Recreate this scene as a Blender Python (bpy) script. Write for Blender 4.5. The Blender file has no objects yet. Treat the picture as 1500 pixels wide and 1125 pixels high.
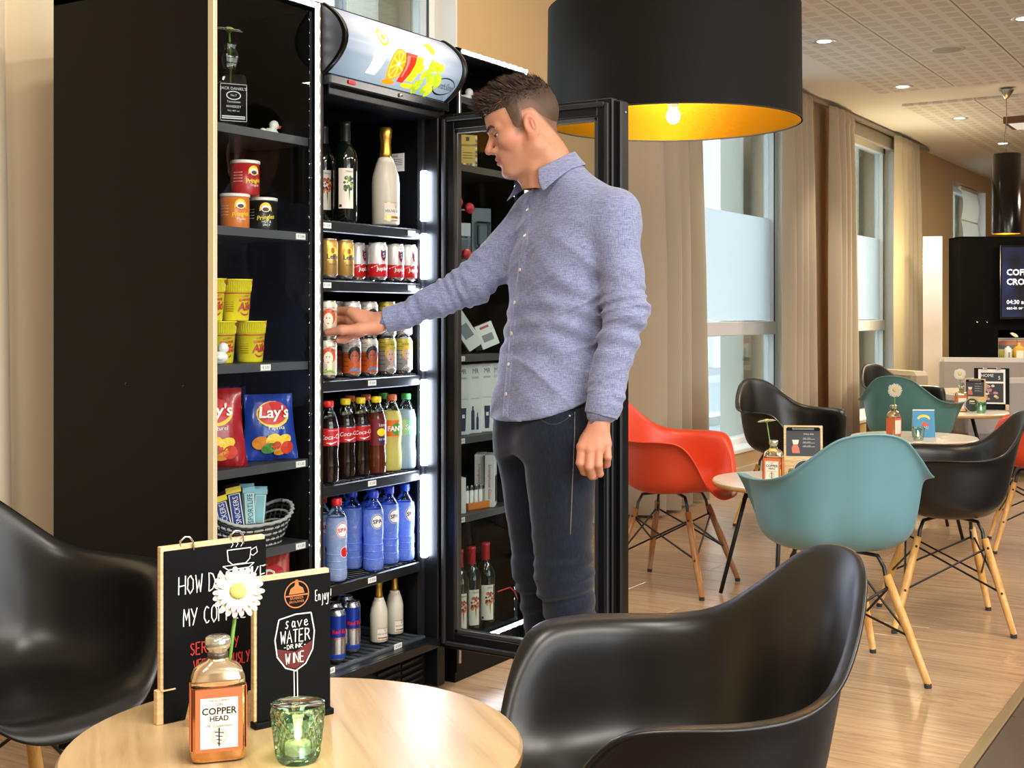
import bpy, math, random
import numpy as np
from math import sin, cos, pi, radians, atan2, sqrt
from mathutils import Vector, Matrix

random.seed(7)
rng = np.random.default_rng(7)
S = bpy.context.scene
COL = S.collection

# ------------------------------------------------------------------ camera
CAMH = 1.2
YAW = radians(31.9)          # between the viewing direction and the window wall
CY, SY = cos(YAW), sin(YAW)
FPX = 1850.0
cam_d = bpy.data.cameras.new('camera')
cam_d.lens = 36.0 * FPX / 1500.0
cam_d.sensor_width = 36.0
cam_d.shift_y = -100.5 / 1500.0
cam_d.clip_start = 0.05
cam = bpy.data.objects.new('camera', cam_d)
COL.objects.link(cam)
cam.location = (0, 0, CAMH)
cam.rotation_euler = (pi / 2, 0, YAW - pi / 2)
S.camera = cam

# ------------------------------------------------------------------ world, lamps, exposure
S.view_settings.view_transform = 'Standard'
S.view_settings.look = 'None'
S.view_settings.exposure = 0.35
S.view_settings.gamma = 1.0
S.view_settings.use_curve_mapping = False
W = bpy.data.worlds.new('overcast_sky')
S.world = W
W.use_nodes = True
_bg = W.node_tree.nodes['Background']
_bg.inputs[0].default_value = (0.87, 0.94, 1.0, 1)
_bg.inputs[1].default_value = 5.6
S.cycles.max_bounces = 8
S.cycles.diffuse_bounces = 5
S.cycles.glossy_bounces = 4
S.cycles.transmission_bounces = 6
S.cycles.transparent_max_bounces = 16
S.cycles.sample_clamp_indirect = 4.0
S.cycles.caustics_reflective = False
S.cycles.caustics_refractive = False
S.cycles.use_denoising = True


def area(name, loc, size, energy, color, rot=(0, 0, 0), spread=pi):
    d = bpy.data.lights.new(name, 'AREA')
    d.shape = 'RECTANGLE'
    d.size, d.size_y = size
    d.energy = energy
    d.color = color
    d.spread = spread
    o = bpy.data.objects.new(name, d)
    COL.objects.link(o)
    o.location = loc
    o.rotation_euler = rot
    return o


WARM = (1.0, 0.82, 0.60)
NEUT = (1.0, 0.93, 0.85)
# fill lamps added under the ceiling, out of view, to brighten the room
for _x in (0.6, 2.4, 4.2, 7.9):
    area('ceiling_fill_light', (_x, -1.4, 2.93), (1.5, 0.5), 78, NEUT)
for _x in (-0.6, 1.2):
    area('ceiling_fill_light', (_x, 0.7, 2.93), (0.9, 0.5), 40, NEUT)
area('ceiling_fill_light', (12.5, 0.0, 2.93), (1.5, 0.5), 170, WARM)
# large cool fill lamp added behind the camera; no window stands there
area('rear_fill_light', (0.5, -4.5, 1.7), (6.0, 2.4), 260, (0.86, 0.93, 1.0), rot=(pi / 2, 0, 0))


def cw(r, d, z=0.0):
    """a spot given as metres to the side of and ahead of the camera, in world coordinates"""
    return Vector((CY * d + SY * r, SY * d - CY * r, z))


def fl(px, py, z=0.0):
    """the spot at height z that the picture shows at px, py"""
    d = (CAMH - z) * FPX / (py - 462.0)
    return cw((px - 750.0) / FPX * d, d, z)


def onY(px, Y):
    """X of the spot on the plane y=Y that the picture shows in column px"""
    u = (px - 750.0) / FPX
    return Y * (CY + SY * u) / (SY - CY * u)


def yawof(fr, fd):
    """z rotation that turns local +X to the direction (fr to the side, fd ahead)"""
    v = cw(fr, fd)
    return atan2(v.y, v.x)


# ------------------------------------------------------------------ materials
def lin(h):
    h = h.lstrip('#')
    out = []
    for i in (0, 2, 4):
        c = int(h[i:i + 2], 16) / 255
        out.append(c / 12.92 if c <= 0.04045 else ((c + 0.055) / 1.055) ** 2.4)
    return (*out, 1)


MATS = {}


def M(key, hexcol=None, rough=0.5, metal=0.0, spec=0.5, emit=0.0, emitcol=None, trans=0.0, alpha=1.0, coat=0.0, sheen=0.0, sub=0.0, bump=None):
    if key in MATS:
        return MATS[key]
    m = bpy.data.materials.new(key)
    m.use_nodes = True
    nt = m.node_tree
    b = nt.nodes['Principled BSDF']
    b.inputs['Base Color'].default_value = lin(hexcol)
    b.inputs['Roughness'].default_value = rough
    b.inputs['Metallic'].default_value = metal
    b.inputs['Specular IOR Level'].default_value = spec
    if emit:
        b.inputs['Emission Color'].default_value = lin(emitcol or hexcol)
        b.inputs['Emission Strength'].default_value = emit
    b.inputs['Transmission Weight'].default_value = trans
    b.inputs['Alpha'].default_value = alpha
    b.inputs['Coat Weight'].default_value = coat
    b.inputs['Sheen Weight'].default_value = sheen
    if sub:
        b.inputs['Subsurface Weight'].default_value = sub
        b.inputs['Subsurface Radius'].default_value = (1.0, 0.35, 0.2)
        b.inputs['Subsurface Scale'].default_value = 0.01
    if bump:
        sc, st = bump
        n = nt.nodes.new('ShaderNodeTexNoise')
        n.inputs['Scale'].default_value = sc
        n.inputs['Detail'].default_value = 3
        tc = nt.nodes.new('ShaderNodeTexCoord')
        nt.links.new(tc.outputs['Object'], n.inputs['Vector'])
        bp = nt.nodes.new('ShaderNodeBump')
        bp.inputs['Strength'].default_value = st
        bp.inputs['Distance'].default_value = 0.002
        nt.links.new(n.outputs['Fac'], bp.inputs['Height'])
        nt.links.new(bp.outputs['Normal'], b.inputs['Normal'])
    MATS[key] = m
    return m


def nodes(key):
    m = bpy.data.materials.new(key)
    m.use_nodes = True
    nt = m.node_tree
    MATS[key] = m
    return m, nt, nt.nodes, nt.links, nt.nodes['Principled BSDF']


def glassy(key, tint='#ffffff', gloss=1.0, rough=0.0, ior=1.45):
    """thin sheet of glass: clear along the view, mirror-like at grazing angles"""
    if key in MATS:
        return MATS[key]
    m, nt, N, L, b = nodes(key)
    N.remove(b)
    t = N.new('ShaderNodeBsdfTransparent')
    t.inputs[0].default_value = lin(tint)
    g = N.new('ShaderNodeBsdfGlossy')
    g.inputs['Roughness'].default_value = rough
    f = N.new('ShaderNodeFresnel')
    f.inputs[0].default_value = ior
    mu = N.new('ShaderNodeMath')
    mu.operation = 'MULTIPLY'
    mu.inputs[1].default_value = gloss
    x = N.new('ShaderNodeMixShader')
    L.new(f.outputs[0], mu.inputs[0])
    L.new(mu.outputs[0], x.inputs[0])
    L.new(t.outputs[0], x.inputs[1])
    L.new(g.outputs[0], x.inputs[2])
    L.new(x.outputs[0], N['Material Output'].inputs[0])
    return m


def frosted(key, tint, rough=0.6, w=0.8):
    """white film or translucent plastic: scatters the light that comes through"""
    if key in MATS:
        return MATS[key]
    m, nt, N, L, b = nodes(key)
    b.inputs['Base Color'].default_value = lin(tint)
    b.inputs['Roughness'].default_value = rough
    t = N.new('ShaderNodeBsdfTranslucent')
    t.inputs[0].default_value = lin(tint)
    x = N.new('ShaderNodeMixShader')
    x.inputs[0].default_value = w
    L.new(b.outputs[0], x.inputs[1])
    L.new(t.outputs[0], x.inputs[2])
    L.new(x.outputs[0], N['Material Output'].inputs[0])
    return m


def wood(key, stops, scale=(1, 14, 14), nscale=3.0, rough=0.4, rand=0.25, coord='Object', spec=0.5, bumpst=0.08, knots=0.0):
    """stops: dark to light hex colours; grain runs along the axis with the smallest scale"""
    if key in MATS:
        return MATS[key]
    m, nt, N, L, b = nodes(key)
    tc = N.new('ShaderNodeTexCoord')
    mp = N.new('ShaderNodeMapping')
    mp.inputs['Scale'].default_value = scale
    oi = N.new('ShaderNodeObjectInfo')
    add = N.new('ShaderNodeVectorMath')
    add.operation = 'MULTIPLY_ADD'
    cmb = N.new('ShaderNodeCombineXYZ')
    for i in range(3):
        L.new(oi.outputs['Random'], cmb.inputs[i])
    add.inputs[1].default_value = (37, 91, 53)
    L.new(cmb.outputs[0], add.inputs[0])
    L.new(tc.outputs[coord], add.inputs[2])
    L.new(add.outputs[0], mp.inputs['Vector'])
    n1 = N.new('ShaderNodeTexNoise')
    n1.inputs['Scale'].default_value = nscale
    n1.inputs['Detail'].default_value = 6
    n1.inputs['Roughness'].default_value = 0.65
    n1.inputs['Distortion'].default_value = 0.6
    L.new(mp.outputs[0], n1.inputs['Vector'])
    cr = N.new('ShaderNodeValToRGB')
    e = cr.color_ramp.elements
    while len(e) < len(stops):
        e.new(0.5)
    for i, h in enumerate(stops):
        e[i].position = 0.28 + 0.44 * i / (len(stops) - 1)
        e[i].color = lin(h)
    L.new(n1.outputs['Fac'], cr.inputs[0])
    hs = N.new('ShaderNodeHueSaturation')
    mr = N.new('ShaderNodeMapRange')
    mr.inputs['To Min'].default_value = 1 - rand
    mr.inputs['To Max'].default_value = 1 + rand
    L.new(oi.outputs['Random'], mr.inputs['Value'])
    L.new(mr.outputs[0], hs.inputs['Value'])
    L.new(cr.outputs[0], hs.inputs['Color'])
    last = hs.outputs[0]
    if knots:
        n2 = N.new('ShaderNodeTexNoise')
        n2.inputs['Scale'].default_value = nscale * 1.7
        n2.inputs['Detail'].default_value = 2
        L.new(tc.outputs[coord], n2.inputs['Vector'])
        r2 = N.new('ShaderNodeValToRGB')
        r2.color_ramp.elements[0].position = 0.66
        r2.color_ramp.elements[1].position = 0.74
        L.new(n2.outputs['Fac'], r2.inputs[0])
        mx = N.new('ShaderNodeMix')
        mx.data_type = 'RGBA'
        ml = N.new('ShaderNodeMath')
        ml.operation = 'MULTIPLY'
        ml.inputs[1].default_value = knots
        L.new(r2.outputs[0], ml.inputs[0])
        L.new(ml.outputs[0], mx.inputs[0])
        L.new(last, mx.inputs[6])
        mx.inputs[7].default_value = lin(stops[0])
        last = mx.outputs[2]
    L.new(last, b.inputs['Base Color'])
    b.inputs['Roughness'].default_value = rough
    b.inputs['Specular IOR Level'].default_value = spec
    bp = N.new('ShaderNodeBump')
    bp.inputs['Strength'].default_value = bumpst
    bp.inputs['Distance'].default_value = 0.002
    L.new(n1.outputs['Fac'], bp.inputs['Height'])
    L.new(bp.outputs['Normal'], b.inputs['Normal'])
    return m


# ------------------------------------------------------------------ mesh helpers
def rotz(p, a):
    c, s = cos(a), sin(a)
    return (p[0] * c - p[1] * s, p[0] * s + p[1] * c, p[2])


class MB:
    def __init__(s):
        s.v, s.f, s.mi, s.sm = [], [], [], []

    def add(s, vs, fs, m=0, smooth=False, tf=None):
        b = len(s.v)
        if tf is not None:
            vs = [tf(p) for p in vs]
        s.v.extend(tuple(p) for p in vs)
        for f in fs:
            if len(f) < 3:
                continue
            s.f.append(tuple(i + b for i in f))
            s.mi.append(m)
            s.sm.append(smooth)
        return s

    def box(s, c, d, m=0, bev=0.0, rz=0.0, tf=None):
        hx, hy, hz = d[0] / 2, d[1] / 2, d[2] / 2
        vs, fs = [], []
        if bev <= 0:
            for x in (-hx, hx):
                for y in (-hy, hy):
                    for z in (-hz, hz):
                        vs.append((x, y, z))
            fs = [(0, 1, 3, 2), (4, 6, 7, 5), (0, 4, 5, 1), (2, 3, 7, 6), (0, 2, 6, 4), (1, 5, 7, 3)]
        else:
            bev = min(bev, hx * .99, hy * .99, hz * .99)
            idx = {}
            for sx in (-1, 1):
                for sy in (-1, 1):
                    for sz in (-1, 1):
                        for ax in range(3):
                            p = [sx * (hx - bev), sy * (hy - bev), sz * (hz - bev)]
                            p[ax] = (sx * hx, sy * hy, sz * hz)[ax]
                            idx[(sx, sy, sz, ax)] = len(vs)
                            vs.append(tuple(p))
            I = idx
            for ax in range(3):
                o = [k for k in range(3) if k != ax]
                for sg in (-1, 1):
                    q = []
                    for a, b in ((-1, -1), (1, -1), (1, 1), (-1, 1)):
                        t = [0, 0, 0]
                        t[ax] = sg
                        t[o[0]] = a
                        t[o[1]] = b
                        q.append(I[(*t, ax)])
                    fs.append(tuple(q))
                for a in (-1, 1):
                    for b in (-1, 1):
                        q = []
                        for sg, k in ((-1, 0), (1, 0), (1, 1), (-1, 1)):
                            t = [0, 0, 0]
                            t[ax] = sg
                            t[o[0]] = a
                            t[o[1]] = b
                            q.append(I[(*t, o[k])])
                        fs.append(tuple(q))
            for sx in (-1, 1):
                for sy in (-1, 1):
                    for sz in (-1, 1):
                        fs.append(tuple(I[(sx, sy, sz, k)] for k in range(3)))
        out = []
        for p in vs:
            p = rotz(p, rz) if rz else p
            out.append((p[0] + c[0], p[1] + c[1], p[2] + c[2]))
        return s.add(out, fs, m, False, tf)

    def tube(s, pts, r, n=8, m=0, cap=True, smooth=True, tf=None):
        pts = [Vector(p) for p in pts]
        rs = r if isinstance(r, (list, tuple)) else [r] * len(pts)
        vs, fs = [], []
        up = None
        for i, p in enumerate(pts):
            if i == 0:
                t = pts[1] - p
            elif i == len(pts) - 1:
                t = p - pts[i - 1]
            else:
                t = (pts[i + 1] - p).normalized() + (p - pts[i - 1]).normalized()
            t.normalize()
            if up is None:
                up = Vector((0, 0, 1)) if abs(t.z) < 0.9 else Vector((1, 0, 0))
            a = t.cross(up)
            if a.length < 1e-6:
                a = t.orthogonal()
            a.normalize()
            b = a.cross(t).normalized()
            up = b
            for k in range(n):
                w = 2 * pi * k / n
                vs.append(p + (a * cos(w) + b * sin(w)) * rs[i])
        for i in range(len(pts) - 1):
            for k in range(n):
                fs.append((i * n + k, i * n + (k + 1) % n, (i + 1) * n + (k + 1) % n, (i + 1) * n + k))
        if cap:
            fs.append(tuple(range(n)))
            fs.append(tuple((len(pts) - 1) * n + k for k in range(n)))
        return s.add(vs, fs, m, smooth, tf)

    def lathe(s, prof, n=16, c=(0, 0, 0), m=0, smooth=True, e=None, ry=1.0, tf=None, rz=0.0):
        """prof: (radius, z) or (hx, hy, z) rows; e: superellipse exponent for squarish sections"""
        vs, fs = [], []
        for q in prof:
            if len(q) == 2:
                hx, hy, z = q[0], q[0] * ry, q[1]
            else:
                hx, hy, z = q
            for k in range(n):
                w = 2 * pi * (k + 0.5) / n
                x, y = cos(w), sin(w)
                if e:
                    x = math.copysign(abs(x) ** (2 / e), x)
                    y = math.copysign(abs(y) ** (2 / e), y)
                p = (x * hx, y * hy, 0)
                if rz:
                    p = rotz(p, rz)
                vs.append((c[0] + p[0], c[1] + p[1], c[2] + z))
        R = len(prof)
        for i in range(R - 1):
            for k in range(n):
                fs.append((i * n + k, i * n + (k + 1) % n, (i + 1) * n + (k + 1) % n, (i + 1) * n + k))
        if max(prof[0][:-1]) > 1e-5:
            fs.append(tuple(range(n))[::-1])
        if max(prof[-1][:-1]) > 1e-5:
            fs.append(tuple((R - 1) * n + k for k in range(n)))
        return s.add(vs, fs, m, smooth, tf)

    def grid(s, rows, m=0, smooth=True, cu=False, tf=None):
        n = len(rows[0])
        vs = [p for r in rows for p in r]
        fs = []
        for i in range(len(rows) - 1):
            for k in range(n if cu else n - 1):
                fs.append((i * n + k, i * n + (k + 1) % n, (i + 1) * n + (k + 1) % n, (i + 1) * n + k))
        return s.add(vs, fs, m, smooth, tf)

    def prism(s, poly, y0, y1, m=0, tf=None, smooth=False):
        """polygon in x, z pushed from y0 to y1"""
        n = len(poly)
        vs = [(p[0], y0, p[1]) for p in poly] + [(p[0], y1, p[1]) for p in poly]
        fs = [tuple(range(n)), tuple(range(n, 2 * n))[::-1]]
        for i in range(n):
            j = (i + 1) % n
            fs.append((i, i + n, j + n, j))
        return s.add(vs, fs, m, smooth, tf)

    def ell(s, c, r, n=12, m=0, tf=None, rz=0):
        k = max(4, n // 2)
        prof = [(sin(pi * i / k), -cos(pi * i / k)) for i in range(k + 1)]
        vs, fs = [], []
        for (a, z) in prof:
            for j in range(n):
                w = 2 * pi * j / n
                p = rotz((a * cos(w) * r[0], a * sin(w) * r[1], z * r[2]), rz)
                vs.append((p[0] + c[0], p[1] + c[1], p[2] + c[2]))
        for i in range(k):
            for j in range(n):
                fs.append((i * n + j, i * n + (j + 1) % n, (i + 1) * n + (j + 1) % n, (i + 1) * n + j))
        return s.add(vs, fs, m, True, tf)

    def mesh(s, name, mats):
        me = bpy.data.meshes.new(name)
        me.from_pydata(s.v, [], s.f)
        mats = mats if isinstance(mats, (list, tuple)) else [mats]
        for m in mats:
            me.materials.append(m)
        me.polygons.foreach_set('material_index', s.mi)
        me.polygons.foreach_set('use_smooth', s.sm)
        me.validate()
        me.update()
        return me

    def build(s, name, mats, parent=None, loc=(0, 0, 0), rot=(0, 0, 0), fix=True):
        me = s.mesh(name, mats)
        if fix:
            import bmesh
            bm = bmesh.new()
            bm.from_mesh(me)
            bmesh.ops.remove_doubles(bm, verts=bm.verts, dist=1e-6)
            bmesh.ops.recalc_face_normals(bm, faces=bm.faces)
            bm.to_mesh(me)
            bm.free()
        return link(name, me, parent, loc, rot)


def link(name, me, parent=None, loc=(0, 0, 0), rot=(0, 0, 0)):
    o = bpy.data.objects.new(name, me)
    COL.objects.link(o)
    o.parent = parent
    o.location = loc
    o.rotation_euler = rot
    return o


def tag(o, label=None, cat=None, group=None, kind=None):
    if label:
        o['label'] = label
    if cat:
        o['category'] = cat
    if group:
        o['group'] = group
    if kind:
        o['kind'] = kind
    return o


def thing(name, label, cat, loc=(0, 0, 0), rz=0.0, group=None):
    o = bpy.data.objects.new(name, None)
    o.empty_display_size = 0.05
    COL.objects.link(o)
    o.location = loc
    o.rotation_euler = (0, 0, rz)
    return tag(o, label, cat, group)


KIDS = {}


def kids(o):
    return [c for c in bpy.data.objects if c.parent == o]


def dup(o, loc=None, rz=None, label=None, group=None, parent=None, top=True, cache={}):
    c = o.copy()
    COL.objects.link(c)
    if parent is not None:
        c.parent = parent
    if top:
        if loc is not None:
            c.location = loc
        if rz is not None:
            c.rotation_euler = (0, 0, rz)
        if label:
            c['label'] = label
        if group:
            c['group'] = group
    for ch in list(o.children):
        dup(ch, parent=c, top=False)
    return c


def struct(mb, name, mats, parent=None):
    o = mb.build(name, mats, parent)
    o['kind'] = 'structure'
    return o


_TX = {}


def text(s, size, align='CENTER', shear=0.0, res=2, sx=1.0, bold=0.0):
    """flat lettering as (verts2d, faces); x to the right, y up, centred on its height"""
    key = (s, align, shear, res, bold)
    if key not in _TX:
        cu = bpy.data.curves.new('lettering', 'FONT')
        cu.body = s
        cu.align_x = align
        cu.align_y = 'CENTER'
        cu.resolution_u = res
        cu.shear = shear
        cu.offset = bold
        ob = bpy.data.objects.new('lettering', cu)
        COL.objects.link(ob)
        dg = bpy.context.evaluated_depsgraph_get()
        me = bpy.data.meshes.new_from_object(ob.evaluated_get(dg))
        vs = [(v.co.x, v.co.y) for v in me.vertices]
        fs = [tuple(p.vertices) for p in me.polygons]
        bpy.data.objects.remove(ob)
        bpy.data.curves.remove(cu)
        bpy.data.meshes.remove(me)
        _TX[key] = (vs, fs)
    vs, fs = _TX[key]
    return [(x * size * sx, y * size) for x, y in vs], fs


def put_flat(mb, tx, c, m=0, y=0.0, rot=0.0):
    """lettering on a plane facing -Y at c=(x,z)"""
    vs, fs = tx
    k, q = cos(rot), sin(rot)
    return mb.add([(c[0] + x * k - z * q, y, c[1] + x * q + z * k) for x, z in vs], fs, m)


def put_cyl(mb, tx, R, a0, z0, m=0, rot=0.0):
    """lettering wrapped on an upright cylinder; a0 turns from the -Y side"""
    vs, fs = tx
    k, q = cos(rot), sin(rot)
    out = []
    for x, z in vs:
        x, z = x * k - z * q, x * q + z * k
        a = a0 + x / R
        out.append((R * sin(a), -R * cos(a), z0 + z))
    return mb.add(out, fs, m)


def cylpatch(mb, R, a0, a1, z0, z1, m=0, n=8, R1=None):
    R1 = R if R1 is None else R1
    rows = []
    for z, r in ((z0, R), (z1, R1)):
        rows.append([(r * sin(a0 + (a1 - a0) * i / n), -r * cos(a0 + (a1 - a0) * i / n), z) for i in range(n + 1)])
    return mb.grid(rows, m, True)


def disc_pts(n, rx, rz=None):
    rz = rz or rx
    return [(rx * cos(2 * pi * i / n), rz * sin(2 * pi * i / n)) for i in range(n)]


def poly_cyl(mb, pts, R, a0, z0, m=0):
    """small flat-print polygon wrapped on a cylinder"""
    n = len(pts)
    cx, cz = sum(p[0] for p in pts) / n, sum(p[1] for p in pts) / n
    if n < 5 and max(abs(p[0] - cx) for p in pts) < .004:
        return put_cyl(mb, (pts, [tuple(range(n))]), R, a0, z0, m)
    ring = [(cx + (x - cx) * .5, cz + (z - cz) * .5) for x, z in pts]
    vs = [(cx, cz)] + ring + list(pts)
    fs = [(0, 1 + i, 1 + (i + 1) % n) for i in range(n)] + [(1 + i, 1 + n + i, 1 + n + (i + 1) % n, 1 + (i + 1) % n) for i in range(n)]
    return put_cyl(mb, (vs, fs), R, a0, z0, m)


def poly_flat(mb, pts, c, m=0, y=0.0, rot=0.0):
    return put_flat(mb, (pts, [tuple(range(len(pts)))]), c, m, y, rot)
# ================================================================== THE SETTING
YW = 3.47          # window wall
HC = 2.98          # underside of the ceiling panels
black_paint = M('black_lacquer', '#080807', rough=0.5, spec=0.14, bump=(300, 0.05))
white_paint = M('white_frame_paint', '#e9ebec', rough=0.35)
wall_m = M('beige_wall_paint', '#cfb184', rough=0.85, bump=(120, 0.1))
wall_w = M('pale_wall_paint', '#cfc0a8', rough=0.85)
ceil_m = M('ceiling_paint', '#e9e4dc', rough=0.9)
alu = M('brushed_aluminium', '#b9b6ae', rough=0.35, metal=0.9)
chrome = M('chrome', '#dadada', rough=0.12, metal=1.0)

# floor: laminate boards laid across the room, dark tiles beyond a metal strip
plank_m = wood('oak_laminate', ['#896a4e', '#9f7f60', '#ad8e6d', '#b99c7b'], scale=(20, 0.8, 4), nscale=2.4, rough=0.24, rand=0.05, spec=0.55)
base_m = M('floor_joint', '#5b452f', rough=0.8)
flo = MB()
flo.box((8, -1.5, -0.06), (24, 10.2, 0.10))
floor = struct(flo, 'floor', base_m)
Y0 = 0.765
PW, PL = 0.192, 1.29
b = MB()
b.box((0, 0, 0), (PW - 0.0012, PL - 0.0012, 0.012), bev=0.0012)
plank_me = b.mesh('plank', plank_m)
_k = 0
for i in range(76):
    x = 1.6 + PW * i
    off = (i * 0.37 % 1.0) * PL
    y = Y0 - off
    while y < YW + 0.1:
        ya, yb = max(y, Y0), min(y + PL, YW + 0.02)
        if yb - ya > 0.03:
            o = link('plank', plank_me, floor, (x, (ya + yb) / 2, -0.006))
            o.scale.y = (yb - ya) / PL
            o.name = 'plank'
        y += PL
tile_m = M('dark_tile', '#453a33', rough=0.4, bump=(60, 0.15))
b = MB()
b.box((0, 0, 0), (0.596, 0.596, 0.012), bev=0.002)
tile_me = b.mesh('tile', tile_m)
for i in range(16):
    for j in range(4):
        link('tile', tile_me, floor, (1.9 + 0.6 * i, 0.432 - 0.6 * j, -0.006))
b = MB()
b.box((8, 0.748, 0.0005), (14, 0.032, 0.007), bev=0.002)
struct(b, 'trim_1', M('brass_grey_strip', '#b09a74', rough=0.35, metal=0.7))
b = MB()
b.box((8, YW - 0.008, 0.045), (22, 0.016, 0.09), bev=0.003)
struct(b, 'baseboard_back', M('pale_skirting', '#cdbb9a', rough=0.5))

# ceiling with rows of perforated boards
c = MB()
c.box((8, -1.5, HC + 0.07), (24, 10.2, 0.10))
ceiling = struct(c, 'ceiling', ceil_m)


def perforated():
    m, nt, N, L, bs = nodes('perforated_board')
    tc = N.new('ShaderNodeTexCoord')
    sp = N.new('ShaderNodeSeparateXYZ')
    L.new(tc.outputs['Object'], sp.inputs[0])

    def per(sock, period, lo, hi):
        a = N.new('ShaderNodeMath'); a.operation = 'DIVIDE'; a.inputs[1].default_value = period
        L.new(sock, a.inputs[0])
        f = N.new('ShaderNodeMath'); f.operation = 'FRACT'
        L.new(a.outputs[0], f.inputs[0])
        g = N.new('ShaderNodeMath'); g.operation = 'GREATER_THAN'; g.inputs[1].default_value = lo
        L.new(f.outputs[0], g.inputs[0])
        h = N.new('ShaderNodeMath'); h.operation = 'LESS_THAN'; h.inputs[1].default_value = hi
        L.new(f.outputs[0], h.inputs[0])
        k = N.new('ShaderNodeMath'); k.operation = 'MULTIPLY'
        L.new(g.outputs[0], k.inputs[0]); L.new(h.outputs[0], k.inputs[1])
        return k.outputs[0]
    px = per(sp.outputs[0], 0.15, 0.14, 0.86)
    py = per(sp.outputs[1], 0.12, 0.10, 0.74)
    k = N.new('ShaderNodeMath'); k.operation = 'MULTIPLY'
    L.new(px, k.inputs[0]); L.new(py, k.inputs[1])
    mx = N.new('ShaderNodeMix'); mx.data_type = 'RGBA'
    mx.inputs[6].default_value = lin('#e6e1d8')
    mx.inputs[7].default_value = lin('#d5cec2')
    L.new(k.outputs[0], mx.inputs[0])
    L.new(mx.outputs[2], bs.inputs['Base Color'])
    bs.inputs['Roughness'].default_value = 0.9
    return m


perf = perforated()
for (xa, xb) in ((-3.6, 10.18), (10.89, 18.6)):
    for j in range(9):
        y1 = 2.87 - 0.6 * j
        b = MB()
        b.box(((xa + xb) / 2, y1 - 0.3, HC + 0.012), (xb - xa, 0.592, 0.024), bev=0.003)
        b.build('panel', perf, ceiling)

# window wall with openings that reach almost to the floor
glass_m = glassy('window_glass', '#eef5f6', gloss=0.6)
film_m = frosted('frosted_film', '#f3f4f5', w=0.85)
OPEN = [(3.1, 5.07, 2.86, 0.25), (7.35, 9.86, 2.92, 0.20), (11.20, 13.03, 2.92, 0.20), (15.45, 17.3, 2.80, 0.9)]
w = MB()
xs = -4.0
T = 0.36
for (xa, xb, zt, zb) in OPEN:
    w.box(((xs + xa) / 2, YW + T / 2, HC / 2), (xa - xs, T, HC + 0.1))
    w.box(((xa + xb) / 2, YW + T / 2, zb / 2 - 0.025), (xb - xa, T, zb + 0.05))
    w.box(((xa + xb) / 2, YW + T / 2, (zt + HC + 0.05) / 2), (xb - xa, T, HC + 0.05 - zt))
    xs = xb
w.box(((xs + 20) / 2, YW + T / 2, HC / 2), (20 - xs, T, HC + 0.1))
struct(w, 'wall_back', wall_m)
stone = M('exterior_stone', '#cbc7ba', rough=0.9, bump=(40, 0.4))
for i, (xa, xb, zt, zb) in enumerate(OPEN):
    win = MB()
    yg = YW + 0.17
    fw = 0.075
    for x in (xa + fw / 2, xb - fw / 2):
        win.box((x, yg, (zt + zb) / 2), (fw, 0.09, zt - zb), bev=0.006)
    for z in (zb + fw / 2, zt - fw / 2):
        win.box(((xa + xb) / 2, yg, z), (xb - xa, 0.09, fw), bev=0.006)
    if zb < 0.5:
        win.box(((xa + xb) / 2, yg - 0.005, 1.10), (xb - xa - 2 * fw, 0.10, 0.105), bev=0.006)
    wo = struct(win, 'window_%d' % (i + 1), white_paint)
    g = MB()
    g.box(((xa + xb) / 2, yg, (zt + zb) / 2), (xb - xa - 2 * fw + 0.02, 0.008, zt - zb - 2 * fw + 0.02))
    g.build('pane', glass_m, wo)
    gk = MB()
    for x in (xa + fw - 0.004, xb - fw + 0.004):
        gk.box((x, yg - 0.046, (zt + zb) / 2), (0.012, 0.006, zt - zb - 2 * fw))
    gk.build('gasket', M('dark_gasket', '#33444c', rough=0.6), wo)
    if i in (1, 2):
        f = MB()
        f.box(((xa + xb) / 2, yg - 0.008, 1.57), (xb - xa - 2 * fw, 0.002, 0.82))
        f.build('frosted_film', film_m, wo)
    sl = MB()
    sl.box(((xa + xb) / 2, YW + 0.05, zb + 0.012), (xb - xa + 0.04, 0.16, 0.03), bev=0.004)
    sl.build('window_sill', white_paint, wo)
    rv = MB()
    for x in (xa + 0.02, xb - 0.02):
        rv.box((x, YW + T + 0.09, (zt + zb) / 2), (0.30, 0.2, zt - zb + 0.2))
    rv.build('stone_reveal', stone, wo)
    jb = MB()
    for x in (xa + 0.006, xb - 0.006):
        jb.box((x, YW + 0.062, (zt + zb) / 2), (0.014, 0.125, zt - zb))
    jb.build('jamb_lining', white_paint, wo)
# boxed-in lintels over the tall windows
for i in (1, 2):
    xa, xb, zt, zb = OPEN[i]
    b = MB()
    b.box(((xa + xb) / 2, YW - 0.03, 2.90), (xb - xa + 0.1, 0.06, 0.11), bev=0.004)
    struct(b, 'trim_%d' % (i + 1), M('lintel_grey', '#9b9284', rough=0.6))
    b = MB()
    b.box(((xa + xb) / 2, YW - 0.11, 2.965), (xb - xa + 1.6, 0.03, 0.028), bev=0.003)
    struct(b, 'trim_%d' % (i + 4), M('curtain_rail', '#8c857b', rough=0.4, metal=0.4))

# far end and the other sides of the lobby
b = MB(); b.box((20, -1.4, HC / 2), (0.2, 10, HC + 0.1)); struct(b, 'wall_far', wall_m)
b = MB(); b.box((8, -6.55, HC / 2), (24, 0.2, HC + 0.1)); struct(b, 'wall_front', wall_w)
b = MB(); b.box((-4.0, -1.4, HC / 2), (0.2, 10, HC + 0.1)); struct(b, 'wall_near', wall_w)


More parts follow.
